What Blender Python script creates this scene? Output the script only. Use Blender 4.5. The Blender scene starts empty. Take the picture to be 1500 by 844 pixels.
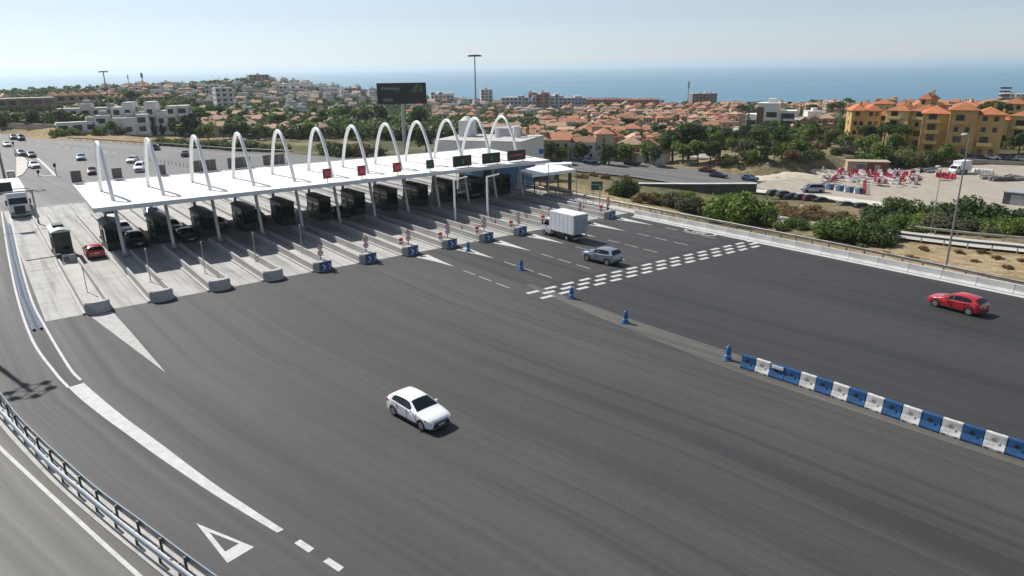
import bpy, bmesh, math, random
import numpy as np
from mathutils import Vector, Matrix
R = math.radians
SC = bpy.context.scene
C = SC.collection
rnd = random.Random(7)

# ---------------------------------------------------------------- camera calibration (from the photograph's perspective)
F, PITCH, ROLL, H = 1031.08, 0.305527, 0.01288599, 19.8
TH = 0.647971
OX, OY = -35.47758, 57.15499
cp, sp, cr, sr = math.cos(PITCH), math.sin(PITCH), math.cos(ROLL), math.sin(ROLL)
FW = np.array([0, cp, -sp]); _u0 = np.array([0, sp, cp]); _r0 = np.array([1.0, 0, 0])
RT = cr*_r0 - sr*_u0; UP = sr*_r0 + cr*_u0
CAM = np.array([0, 0, H])
def ray(px, py): return FW + RT*(px-750)/F - UP*(py-422)/F
def G(px, py, z=0.0):                                   # photo pixel -> point on the level z
    d = ray(px, py); t = (z-H)/d[2]; return Vector(CAM + d*t)
def proj(P):
    d = np.array(P) - CAM; zz = d@FW
    return 750 + F*(d@RT)/zz, 422 - F*(d@UP)/zz
def at_dist(px, py, D):                                 # point on the pixel's ray at a horizontal distance
    d = ray(px, py); t = D/math.hypot(d[0], d[1]); return Vector(CAM + d*t)
def z_at(x, y, py):                                     # height of a point above (x, y) seen at row py
    lo, hi = -60, 120
    for _ in range(50):
        m = (lo+hi)/2
        if proj((x, y, m))[1] > py: lo = m
        else: hi = m
    return (lo+hi)/2
U = Vector((math.cos(TH), math.sin(TH), 0)); W = Vector((math.sin(TH), -math.cos(TH), 0))
O = Vector((OX, OY, 0))
def L(a, b, z=0.0):                                     # plaza frame: a along the row of islands, b out of the lanes
    v = O + U*a + W*b; return Vector((v.x, v.y, z))
def AB(v):
    d = Vector((v[0]-OX, v[1]-OY, 0)); return d.dot(U), d.dot(W)
def onb(px, py, b):                                     # pixel -> (a, z) on the vertical plane b = const
    d = Vector(ray(px, py)); c = Vector(CAM); t = (b - (c-O).dot(W))/d.dot(W); P = c + d*t
    return AB(P)[0], P.z

# ---------------------------------------------------------------- tags
def tag(o, label=None, cat=None, group=None, kind=None):
    if label: o['label'] = label
    if cat: o['category'] = cat
    if group: o['group'] = group
    if kind: o['kind'] = kind
    return o
def empty(name, loc=(0, 0, 0), rz=0.0):
    o = bpy.data.objects.new(name, None); C.objects.link(o)
    o.location = loc; o.rotation_euler = (0, 0, rz); o.empty_display_size = .3
    return o
def copy_tree(o, parent=None, skip=()):
    c = o.copy(); C.objects.link(c)
    if parent: c.parent = parent
    for ch in KIDS.get(o.name, []):
        if ch.name.split('.')[0] in skip: continue
        n = copy_tree(ch, c, skip); KIDS.setdefault(c.name, []).append(n)
    return c
KIDS = {}
def setp(o, parent):
    o.parent = parent; KIDS.setdefault(parent.name, []).append(o); return o
ORD = ['zeroth', 'first', 'second', 'third', 'fourth', 'fifth', 'sixth', 'seventh', 'eighth', 'ninth', 'tenth', 'eleventh', 'twelfth',
       'thirteenth', 'fourteenth', 'fifteenth', 'sixteenth', 'seventeenth', 'eighteenth', 'nineteenth', 'twentieth']
TENS = {20: 'twenty', 30: 'thirty', 40: 'forty', 50: 'fifty', 60: 'sixty', 70: 'seventy'}
def nth(n):
    if n <= 20: return ORD[n]
    t, r_ = n//10*10, n % 10
    return TENS[t].rstrip('y')+'ieth' if r_ == 0 else TENS[t]+'-'+ORD[r_]

# ---------------------------------------------------------------- mesh collector
class MB:
    def __init__(s): s.v = []; s.f = []; s.m = []; s.sm = []
    def add(s, vs, fs, mi=0, smooth=False):
        o = len(s.v); s.v += [tuple(v) for v in vs]
        for f in fs: s.f.append(tuple(o+i for i in f)); s.m.append(mi); s.sm.append(smooth)
        return s
    def box(s, cx, cy, z0, sx, sy, sz, rz=0, mi=0, taper=1.0):
        c_, s_ = math.cos(rz), math.sin(rz); vs = []
        for k, z in ((1, z0), (taper, z0+sz)):
            for dx, dy in ((-1, -1), (1, -1), (1, 1), (-1, 1)):
                x, y = dx*sx/2*k, dy*sy/2*k
                vs.append((cx+x*c_-y*s_, cy+x*s_+y*c_, z))
        return s.add(vs, [(3, 2, 1, 0), (4, 5, 6, 7), (0, 1, 5, 4), (1, 2, 6, 5), (2, 3, 7, 6), (3, 0, 4, 7)], mi)
    def prism(s, pts, z0, z1, mi=0, top=None):
        n = len(pts); z0 = z0 if hasattr(z0, '__len__') else [z0]*n; z1 = z1 if hasattr(z1, '__len__') else [z1]*n
        vs = [(p[0], p[1], z0[i]) for i, p in enumerate(pts)] + [(p[0], p[1], z1[i]) for i, p in enumerate(top or pts)]
        fs = [tuple(range(n-1, -1, -1)), tuple(range(n, 2*n))] + [(i, (i+1) % n, n+(i+1) % n, n+i) for i in range(n)]
        return s.add(vs, fs, mi)
    def tube(s, path, r, n=8, mi=0, caps=True, smooth=True):
        path = [Vector(p) for p in path]; m = len(path); rs = r if hasattr(r, '__len__') else [r]*m
        vs = []; fs = []; ref = None
        for i, p in enumerate(path):
            t = (path[min(i+1, m-1)] - path[max(i-1, 0)]).normalized()
            if ref is None: ref = t.orthogonal().normalized()
            else: ref = (ref - t*ref.dot(t)).normalized()
            b = t.cross(ref)
            for k in range(n):
                an = 2*math.pi*k/n; vs.append(p + (ref*math.cos(an) + b*math.sin(an))*rs[i])
        for i in range(m-1):
            for k in range(n): fs.append((i*n+k, i*n+(k+1) % n, (i+1)*n+(k+1) % n, (i+1)*n+k))
        s.add(vs, fs, mi, smooth)
        if caps:
            s.add(vs[:n], [tuple(range(n-1, -1, -1))], mi); s.add(vs[-n:], [tuple(range(n))], mi)
        return s
    def cyl(s, x, y, z0, z1, r0, r1=None, n=12, mi=0, smooth=True): return s.tube([(x, y, z0), (x, y, z1)], [r0, r0 if r1 is None else r1], n, mi, True, smooth)
    def bar(s, p, q, w, h, mi=0):                        # rectangular bar along p->q
        p, q = Vector(p), Vector(q); t = (q-p).normalized(); up = Vector((0, 0, 1))
        if abs(t.z) > .95: up = Vector((0, 1, 0))
        sd = t.cross(up).normalized(); un = sd.cross(t).normalized(); vs = []
        for c in (p, q):
            for a, b in ((-1, -1), (1, -1), (1, 1), (-1, 1)): vs.append(c + sd*(a*w/2) + un*(b*h/2))
        return s.add(vs, [(3, 2, 1, 0), (4, 5, 6, 7), (0, 1, 5, 4), (1, 2, 6, 5), (2, 3, 7, 6), (3, 0, 4, 7)], mi)
    def sweep(s, path, prof, mi=0, smooth=False):        # prof: (side, up) closed polygon; level path
        path = [Vector(p) for p in path]; m = len(path); n = len(prof); vs = []; fs = []
        for i, p in enumerate(path):
            t = path[min(i+1, m-1)] - path[max(i-1, 0)]; t.z = 0; t.normalize(); sd = Vector((t.y, -t.x, 0))
            for a, b in prof: vs.append(p + sd*a + Vector((0, 0, b)))
        for i in range(m-1):
            for k in range(n): fs.append((i*n+k, (i+1)*n+k, (i+1)*n+(k+1) % n, i*n+(k+1) % n))
        s.add(vs, fs, mi, smooth)
        s.add(vs[:n], [tuple(range(n))], mi); s.add(vs[-n:], [tuple(range(n-1, -1, -1))], mi); return s
    def quad(s, pts, mi=0): return s.add(pts, [tuple(range(len(pts)))], mi)
    def ribbon(s, path, hw, z=None, mi=0):
        path = [Vector(p) for p in path]; m = len(path); hs = hw if hasattr(hw, '__len__') else [hw]*m; vs = []
        for i, p in enumerate(path):
            t = path[min(i+1, m-1)] - path[max(i-1, 0)]; t.z = 0; t.normalize(); sd = Vector((t.y, -t.x, 0))
            for k in (-1, 1):
                q = p + sd*(k*hs[i]); q.z = p.z if z is None else z; vs.append(q)
        return s.add(vs, [(2*i, 2*i+1, 2*i+3, 2*i+2) for i in range(m-1)], mi)
    def build(s, name, mats, parent=None, loc=None, rz=None, bevel=0, sharp=None):
        me = bpy.data.meshes.new(name); me.from_pydata(s.v, [], s.f)
        mats = mats if isinstance(mats, (list, tuple)) else [mats]
        for m in mats: me.materials.append(m)
        me.polygons.foreach_set('material_index', s.m); me.polygons.foreach_set('use_smooth', s.sm)
        if bevel:
            bm = bmesh.new(); bm.from_mesh(me); bmesh.ops.remove_doubles(bm, verts=bm.verts, dist=1e-4)
            bmesh.ops.bevel(bm, geom=[e for e in bm.edges if len(e.link_faces) == 2 and e.calc_face_angle(0) > .6], offset=bevel, segments=2, affect='EDGES', profile=.5)
            bm.to_mesh(me); bm.free()
        me.update(); o = bpy.data.objects.new(name, me); C.objects.link(o)
        if parent: setp(o, parent)
        if loc is not None: o.location = loc
        if rz is not None: o.rotation_euler = (0, 0, rz)
        return o
def smoothpath(pts, n=8):                                # Catmull-Rom through the points
    P = [Vector(p) for p in pts]; out = []
    for i in range(len(P)-1):
        p0, p1, p2, p3 = P[max(i-1, 0)], P[i], P[i+1], P[min(i+2, len(P)-1)]
        for k in range(n):
            t = k/n; out.append(.5*((2*p1)+(p2-p0)*t+(2*p0-5*p1+4*p2-p3)*t*t+(3*p1-p0-3*p2+p3)*t**3))
    out.append(P[-1]); return out
def resample(path, step):
    out = [Vector(path[0])]; acc = 0
    for a, b in zip(path[:-1], path[1:]):
        a, b = Vector(a), Vector(b); d = (b-a).length
        while acc + d >= step:
            a = a.lerp(b, (step-acc)/d); out.append(a.copy()); d = (b-a).length; acc = 0
        acc += d
    return out

# ---------------------------------------------------------------- materials
MATS = {}
def nt(m): m.use_nodes = True; t = m.node_tree; t.nodes.clear(); return t
def node(t, typ, **kw):
    n = t.nodes.new(typ)
    for k, v in kw.items():
        if k in n.inputs: n.inputs[k].default_value = v
        else: setattr(n, k, v)
    return n
def ramp(t, fac, stops, interp='LINEAR'):
    r = t.nodes.new('ShaderNodeValToRGB'); e = r.color_ramp.elements; r.color_ramp.interpolation = interp
    while len(e) < len(stops): e.new(.5)
    for i, (p, c) in enumerate(stops): e[i].position = p; e[i].color = (*c, 1) if len(c) == 3 else c
    t.links.new(fac, r.inputs[0]); return r.outputs[0]
def mix(t, a, b, fac, blend='MIX'):
    n = t.nodes.new('ShaderNodeMix'); n.data_type = 'RGBA'; n.blend_type = blend
    for s, v in (('Factor', fac),): 
        if isinstance(v, (int, float)): n.inputs[0].default_value = v
        else: t.links.new(v, n.inputs[0])
    for k, v in ((6, a), (7, b)):
        if isinstance(v, tuple): n.inputs[k].default_value = (*v[:3], 1)
        else: t.links.new(v, n.inputs[k])
    return n.outputs[2]
def noise(t, vec, scale, detail=4, rough=.55, dim='3D'):
    n = t.nodes.new('ShaderNodeTexNoise'); n.noise_dimensions = dim
    n.inputs['Scale'].default_value = scale; n.inputs['Detail'].default_value = detail; n.inputs['Roughness'].default_value = rough
    if vec is not None: t.links.new(vec, n.inputs['Vector'])
    return n.outputs['Fac']
def mapv(t, vec, scale):
    n = t.nodes.new('ShaderNodeMapping'); n.inputs['Scale'].default_value = scale; t.links.new(vec, n.inputs['Vector']); return n.outputs[0]
def finish(t, color, rough=.6, metal=0, spec=.5, bump=None, bstr=.2, bdist=.02, emit=None, estr=0, coat=0, alpha=None):
    b = t.nodes.new('ShaderNodeBsdfPrincipled'); o = t.nodes.new('ShaderNodeOutputMaterial')
    if isinstance(color, tuple): b.inputs['Base Color'].default_value = (*color[:3], 1)
    else: t.links.new(color, b.inputs['Base Color'])
    if isinstance(rough, (int, float)): b.inputs['Roughness'].default_value = rough
    else: t.links.new(rough, b.inputs['Roughness'])
    b.inputs['Metallic'].default_value = metal; b.inputs['Specular IOR Level'].default_value = spec
    b.inputs['Coat Weight'].default_value = coat; b.inputs['Coat Roughness'].default_value = .06
    if emit is not None: b.inputs['Emission Color'].default_value = (*emit, 1); b.inputs['Emission Strength'].default_value = estr
    if bump is not None:
        n = t.nodes.new('ShaderNodeBump'); n.inputs['Strength'].default_value = bstr; n.inputs['Distance'].default_value = bdist
        t.links.new(bump, n.inputs['Height']); t.links.new(n.outputs[0], b.inputs['Normal'])
    t.links.new(b.outputs[0], o.inputs[0]); return b
def pm(name, rgb, rough=.6, metal=0, var=.12, scale=2.0, spec=.5, bstr=0, emit=None, estr=0, coat=0, objvar=0.0):
    """plain painted / cast surface with mild mottling"""
    if name in MATS: return MATS[name]
    m = bpy.data.materials.new(name); t = nt(m)
    tc = t.nodes.new('ShaderNodeTexCoord').outputs['Object']
    nz = noise(t, tc, scale, 6, .6)
    lo = tuple(max(0, c*(1-var*1.6)) for c in rgb); hi = tuple(min(1, c*(1+var)) for c in rgb)
    col = ramp(t, nz, [(.3, lo), (.7, hi)])
    if objvar:
        oi = t.nodes.new('ShaderNodeObjectInfo').outputs['Random']
        col = mix(t, col, ramp(t, oi, [(0, tuple(c*(1-objvar) for c in rgb)), (1, tuple(min(1, c*(1+objvar)) for c in rgb))]), .6)
    finish(t, col, rough, metal, spec, noise(t, tc, scale*12, 3) if bstr else None, bstr, .02, emit, estr, coat)
    MATS[name] = m; return m
SKY_DUST = .2; SKY_TINT = (.88, .98, 1.12); SKY_STR = .075; EXPO = .42
SEA_LO = (.024, .125, .205); SEA_MID = (.036, .152, .24); SEA_HI = (.065, .195, .28); SEA_SPEC = .25
HAZE = .000095; HAZE_COL = (.72, .81, .86); HAZE_G = .4
# ---------------------------------------------------------------- camera
cd = bpy.data.cameras.new('camera'); cam = bpy.data.objects.new('camera', cd); C.objects.link(cam)
cd.sensor_width = 36; cd.lens = F/1500*36; cd.clip_start = .5; cd.clip_end = 300000
M = Matrix.Identity(4)
for i in range(3):
    M[i][0] = RT[i]; M[i][1] = UP[i]; M[i][2] = -FW[i]; M[i][3] = CAM[i]
cam.matrix_world = M; SC.camera = cam
# ---------------------------------------------------------------- daylight
SHX, SHY = (U*.22 + W*.92).x, (U*.22 + W*.92).y          # shadow thrown by one metre of height
SUN_EL = math.atan(1/math.hypot(SHX, SHY)); SUN_AZ = math.atan2(-SHX, -SHY)   # azimuth clockwise from +Y
sl = bpy.data.lights.new('sun', 'SUN'); sun = bpy.data.objects.new('sun', sl); C.objects.link(sun)
sl.energy = 4.8; sl.angle = R(.53); sl.color = (1, .955, .89)
sun.rotation_euler = Vector((SHX, SHY, -1)).to_track_quat('-Z', 'Y').to_euler(); sun.location = (0, 0, 300)
wd = bpy.data.worlds.new('World'); SC.world = wd; wd.use_nodes = True; wt = wd.node_tree; wt.nodes.clear()
sk = wt.nodes.new('ShaderNodeTexSky'); sk.sky_type = 'NISHITA'; sk.sun_disc = False
sk.sun_elevation = SUN_EL; sk.sun_rotation = SUN_AZ; sk.altitude = 100; sk.air_density = 1.0; sk.dust_density = SKY_DUST; sk.ozone_density = 2.0
hs = wt.nodes.new('ShaderNodeHueSaturation'); hs.inputs['Saturation'].default_value = .36
tint = wt.nodes.new('ShaderNodeMix'); tint.data_type = 'RGBA'; tint.blend_type = 'MULTIPLY'; tint.inputs[0].default_value = 1
tint.inputs[7].default_value = (*SKY_TINT, 1)
bg = wt.nodes.new('ShaderNodeBackground'); bg.inputs[1].default_value = SKY_STR; wo = wt.nodes.new('ShaderNodeOutputWorld')
wt.links.new(sk.outputs[0], hs.inputs['Color']); wt.links.new(hs.outputs[0], tint.inputs[6]); wt.links.new(tint.outputs[2], bg.inputs[0]); wt.links.new(bg.outputs[0], wo.inputs[0])
vs = SC.view_settings; vs.view_transform = 'Standard'; vs.look = 'None'; vs.exposure = EXPO; vs.gamma = 1; vs.use_curve_mapping = False
SC.cycles.max_bounces = 6; SC.cycles.volume_bounces = 1; SC.cycles.transparent_max_bounces = 8; SC.cycles.use_denoising = True
SC.cycles.caustics_reflective = False; SC.cycles.caustics_refractive = False; SC.cycles.sample_clamp_indirect = 6

# ---------------------------------------------------------------- terrain heights
SEA = -85.0
ctl = []
def cD(px, py, D): p = at_dist(px, py, D); ctl.append((p.x, p.y, p.z))
def cZ(px, py, z): p = G(px, py, z); ctl.append((p.x, p.y, z))
def cAB(a, b, z): p = L(a, b); ctl.append((p.x, p.y, z))
for a, b, z in ((71, -45, -.4), (71, -15, -.5), (74, 0, -1.2), (74, 20, -1.6), (76, 38, -1.4), (76, 60, -1.5), (78, 90, -2), (88, 18, -4), (92, 40, -3.2), (95, 70, -4),
                (80, -40, -1.5), (82, -15, -2.5), (86, 0, -5), (78, -70, -2), (70, -100, -3)): cAB(a, b, z)
for p in ((1310, 308, -8), (1140, 287, -8), (1500, 300, -8), (1500, 250, -8.4), (1250, 247, -8.4), (1110, 268, -8), (860, 243, -6), (950, 250, -7), (1050, 264, -8), (770, 232, -4.6),
          (1010, 290, -6), (1280, 325, -6), (1450, 335, -5.5)): cZ(*p)
for p in ((1130, 243, 200), (1130, 221, 226), (1060, 236, 215), (1230, 232, 212), (870, 229, 250), (1030, 216, 268), (940, 196, 370), (940, 176, 540), (940, 160, 760), (940, 152, 960), (1130, 190, 350), (1130, 170, 520), (1130, 154, 960),
          (1270, 229, 216), (1400, 229, 214), (1350, 175, 480), (1350, 160, 620), (1350, 152, 960), (1490, 170, 450), (1490, 151, 960), (1700, 160, 900), (1650, 230, 230),
          (800, 190, 360), (800, 167, 600), (800, 154, 950), (640, 190, 330), (640, 166, 600), (640, 150, 1000), (560, 178, 470), (500, 192, 320), (500, 165, 600), (500, 134, 950), (570, 140, 980),
          (400, 197, 300), (400, 177, 450), (400, 150, 620), (378, 117, 830), (440, 128, 880), (300, 192, 300), (300, 160, 520), (300, 131, 760), (250, 131, 700), (200, 193, 305), (200, 167, 440), (200, 133, 660), (130, 147, 600),
          (80, 186, 285), (60, 163, 420), (20, 152, 520), (0, 150, 720), (-200, 155, 700), (-150, 185, 300)): cD(*p)
for a, b, z in ((-60, 0, -1), (-60, 60, -1), (-50, -120, -1), (-40, -220, -1), (20, 150, -2), (90, 150, -4), (-20, 200, -2)): cAB(a, b, z)
ctl = np.array(ctl); _n = len(ctl)
_A = np.linalg.norm(ctl[:, None, :2]-ctl[None, :, :2], axis=2) + np.eye(_n)*-6.0
_wt = np.linalg.solve(np.block([[_A, np.ones((_n, 1))], [np.ones((1, _n)), np.zeros((1, 1))]]), np.append(ctl[:, 2], 0))
def polysd(x, y, poly):                                  # signed distance, negative inside
    x = np.asarray(x, float); y = np.asarray(y, float); d = np.full(x.shape, 1e9); ins = np.zeros(x.shape, bool); n = len(poly)
    for i in range(n):
        x0, y0 = poly[i][:2]; x1, y1 = poly[(i+1) % n][:2]; ex, ey = x1-x0, y1-y0
        t = np.clip(((x-x0)*ex+(y-y0)*ey)/(ex*ex+ey*ey), 0, 1); d = np.minimum(d, np.hypot(x-x0-t*ex, y-y0-t*ey))
        c = (y0 > y) != (y1 > y); ins ^= c & (x < (x1-x0)*(y-y0)/(y1-y0+1e-12)+x0)
    return np.where(ins, -d, d)
PLAZA = [L(a, b) for a, b in ((-30, 115), (-30, -70), (-24, -120), (-18, -200), (-14, -262), (-2, -262), (12.5, -199), (27, -171), (39, -142), (48, -118), (57, -104), (67, -74), (68, -50), (68, 115))]
YARD = [G(px, py, -8) for px, py in ((1096, 274), (1135, 262), (1245, 251), (1420, 242), (1620, 236), (1640, 318), (1480, 318), (1390, 313), (1312, 305), (1200, 289))]
HWY = smoothpath([G(px, py, z) for px, py, z in ((640, 221, -3.2), (740, 229, -4.4), (850, 241, -6), (950, 251, -7), (1050, 264.5, -8), (1118, 275, -8.4))], 8)
SERV = smoothpath([G(px, py, z) for px, py, z in ((1120, 318, -2.6), (1187, 330, -2.4), (1270, 338, -2.2), (1340, 346.5, -2), (1420, 356, -2), (1500, 364, -2), (1640, 382, -2))], 6)
MND, MND2 = at_dist(1122, 232, 210), at_dist(1172, 234, 214)
CORR = [(HWY, 13.5), (SERV, 3.4)]
def sstep(t): t = np.clip(t, 0, 1); return t*t*(3-2*t)
def height(x, y):
    x = np.asarray(x, float); y = np.asarray(y, float)
    r = np.sqrt((x[..., None]-ctl[:, 0])**2+(y[..., None]-ctl[:, 1])**2); h = r@_wt[:-1]+_wt[-1]
    D = np.hypot(x, y); k = sstep((D-960)/620); h = h*(1-k)+(SEA-9)*k
    h = np.maximum(h, SEA-9)
    nz = (np.sin(x*.11+1.3*np.sin(y*.07))*np.cos(y*.13)+.5*np.sin(x*.31+y*.23))*.35; h = h+nz*np.clip((D-60)/120, 0.15, 1)
    h = h+2.2*np.exp(-((x-MND.x)**2+(y-MND.y)**2)/15**2)+1.6*np.exp(-((x-MND2.x)**2+(y-MND2.y)**2)/12**2)
    for path, hw in CORR:
        P = np.array([(p.x, p.y, p.z) for p in path]); best = np.full(x.shape, 1e9); zz = np.zeros(x.shape)
        for a, b in zip(P[:-1], P[1:]):
            e = b[:2]-a[:2]; t = np.clip(((x-a[0])*e[0]+(y-a[1])*e[1])/(e@e), 0, 1)
            d = np.hypot(x-a[0]-t*e[0], y-a[1]-t*e[1]); c = d < best
            best = np.where(c, d, best); zz = np.where(c, a[2]+t*(b[2]-a[2]), zz)
        k = 1-sstep((best-hw)/7); h = h*(1-k)+(zz-.25)*k
    k = 1-sstep(polysd(x, y, YARD)/6); h = h*(1-k)+(-8.2)*k
    k = 1-sstep((polysd(x, y, PLAZA)-.3)/8); h = h*(1-k)+(-.25)*k
    return h
def hz(x, y): return float(height(np.array([x]), np.array([y]))[0])
def T(px, py, lo=75, hi=1500):                           # pixel -> point of the terrain it shows
    d = ray(px, py); dh = math.hypot(d[0], d[1]); Ds = np.geomspace(lo, hi, 170); t = Ds/dh
    P = CAM[None]+d[None]*t[:, None]; g = height(P[:, 0], P[:, 1])-P[:, 2]
    i = np.argmax(g > 0)
    if not (g > 0).any(): return None
    if i == 0: return Vector(P[0])
    f = g[i-1]/(g[i-1]-g[i]); p = P[i-1]+(P[i]-P[i-1])*f; return Vector((p[0], p[1], hz(p[0], p[1])))

# ground: one sheet in rings round the camera, denser towards the view
th = np.concatenate([np.linspace(-52, 52, 300), np.linspace(52, 308, 90)[1:-1]]); rr = np.concatenate([[0.01, 6, 12, 20, 28], np.geomspace(36, 1700, 210)])
tt, rg = np.meshgrid(np.radians(th), rr); gx = np.sin(tt)*rg; gy = np.cos(tt)*rg
gz = np.zeros_like(gx)
for i in range(len(rr)): gz[i] = height(gx[i], gy[i])
nth_, nr = len(th), len(rr)
_height = height
def height(x, y):                                        # the ground sheet itself, read back by interpolation
    x = np.asarray(x, float); y = np.asarray(y, float); r_ = np.hypot(x, y); a_ = np.degrees(np.arctan2(x, y))
    if (np.abs(a_) > 51.5).any() or (r_ < 37).any() or (r_ > 1690).any(): return _height(x, y)
    j = (a_+52)/104*299; i = 5+np.log(r_/36)/math.log(1700/36)*209; i0 = np.clip(i.astype(int), 0, nr-2); j0 = np.clip(j.astype(int), 0, 298); fi = i-i0; fj = j-j0
    return gz[i0, j0]*(1-fi)*(1-fj)+gz[i0+1, j0]*fi*(1-fj)+gz[i0, j0+1]*(1-fi)*fj+gz[i0+1, j0+1]*fi*fj
vs_ = np.stack([gx.ravel(), gy.ravel(), gz.ravel()], 1)
fs_ = [(i*nth_+j, i*nth_+(j+1) % nth_, (i+1)*nth_+(j+1) % nth_, (i+1)*nth_+j) for i in range(nr-1) for j in range(nth_)]
me = bpy.data.meshes.new('ground'); me.from_pydata(vs_.tolist(), [], [f[::-1] for f in fs_])
ground = bpy.data.objects.new('ground', me); C.objects.link(ground); tag(ground, kind='structure')
me.polygons.foreach_set('use_smooth', [True]*len(me.polygons))
# how dry / bare the soil is, by place (verges and cuttings are straw coloured, the slopes behind are scrub)
def blob(cx, cy, r): return np.exp(-((gx-cx)**2+(gy-cy)**2)/(r*r))
dry = np.zeros_like(gx)
for px, py, D, r in ((845, 272, 118, 26), (900, 275, 120, 20), (1130, 228, 218, 22), (1060, 240, 212, 20), (1450, 345, 92, 22), (1380, 380, 84, 18), (1190, 310, 125, 24), (1440, 238, 205, 28), (60, 190, 270, 40), (160, 205, 270, 50), (1140, 205, 260, 25), (480, 165, 520, 25)):
    p = at_dist(px, py, D); dry = np.maximum(dry, blob(p.x, p.y, r))
at = me.attributes.new('dry', 'FLOAT', 'POINT'); at.data.foreach_set('value', dry.ravel().astype(np.float32))
m = bpy.data.materials.new('soil_and_scrub'); t = nt(m); geo = t.nodes.new('ShaderNodeNewGeometry').outputs['Position']
a_ = t.nodes.new('ShaderNodeAttribute'); a_.attribute_name = 'dry'
n1 = noise(t, geo, .055, 8, .65); n2 = noise(t, geo, .5, 6, .7); n3 = noise(t, geo, 3.0, 4, .7)
scrub = ramp(t, n1, [(.3, (.035, .048, .022)), (.5, (.07, .078, .038)), (.6, (.15, .13, .08)), (.72, (.24, .195, .135))])
straw = ramp(t, n2, [(.3, (.17, .12, .065)), (.5, (.31, .235, .14)), (.68, (.37, .32, .225)), (.8, (.2, .17, .08))])
mm = t.nodes.new('ShaderNodeMath'); mm.operation = 'MULTIPLY_ADD'; t.links.new(n2, mm.inputs[0]); mm.inputs[1].default_value = .9; mm.inputs[2].default_value = -.45
m2 = t.nodes.new('ShaderNodeMath'); m2.operation = 'ADD'; m2.use_clamp = True; t.links.new(a_.outputs['Fac'], m2.inputs[0]); t.links.new(mm.outputs[0], m2.inputs[1])
col = mix(t, scrub, straw, m2.outputs[0]); col = mix(t, col, ramp(t, n3, [(.35, (.6, .6, .6)), (.65, (1.25, 1.22, 1.15))]), .8, 'MULTIPLY')
finish(t, col, .95, spec=.1, bump=n2, bstr=.6, bdist=.5); me.materials.append(m)

# sea: a sheet to the horizon
mb = MB(); nseg = 96; rings = [500, 900, 1200, 1600, 2200, 3200, 5000, 8000, 14000, 26000, 50000, 100000]
vs_ = [(math.sin(2*math.pi*k/nseg)*r_, math.cos(2*math.pi*k/nseg)*r_, SEA) for r_ in rings for k in range(nseg)]
fs_ = [((i+1)*nseg+k, (i+1)*nseg+(k+1) % nseg, i*nseg+(k+1) % nseg, i*nseg+k) for i in range(len(rings)-1) for k in range(nseg)]
mb.add(vs_, fs_)
m = bpy.data.materials.new('sea_water'); t = nt(m); geo = t.nodes.new('ShaderNodeNewGeometry').outputs['Position']
rp = t.nodes.new('ShaderNodeVectorRotate'); rp.rotation_type = 'Z_AXIS'; rp.inputs['Angle'].default_value = R(-12); t.links.new(geo, rp.inputs['Vector'])
b1 = noise(t, mapv(t, rp.outputs[0], (.00012, .0011, 1)), 1, 6, .6); b2 = noise(t, mapv(t, rp.outputs[0], (.02, .05, 1)), 1, 5, .65)
col = ramp(t, b1, [(.34, SEA_LO), (.5, SEA_MID), (.66, SEA_HI)])
finish(t, col, ramp(t, b1, [(.35, (.3,)*3), (.65, (.5,)*3)]), spec=SEA_SPEC, bump=b2, bstr=.35, bdist=3.0)
sea = mb.build('sea', m); tag(sea, kind='structure')

# air: even haze that the far coast and the horizon fade into
if HAZE:
    mb = MB(); mb.box(0, 0, SEA-12, 230000, 230000, -SEA+12+48)
    m = bpy.data.materials.new('sea_haze'); t = nt(m); pv = t.nodes.new('ShaderNodeVolumePrincipled'); o_ = t.nodes.new('ShaderNodeOutputMaterial')
    pv.inputs['Color'].default_value = (*HAZE_COL, 1); pv.inputs['Density'].default_value = HAZE; pv.inputs['Anisotropy'].default_value = HAZE_G
    t.links.new(pv.outputs[0], o_.inputs['Volume']); hzo = mb.build('haze', m); tag(hzo, kind='stuff')
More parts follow.
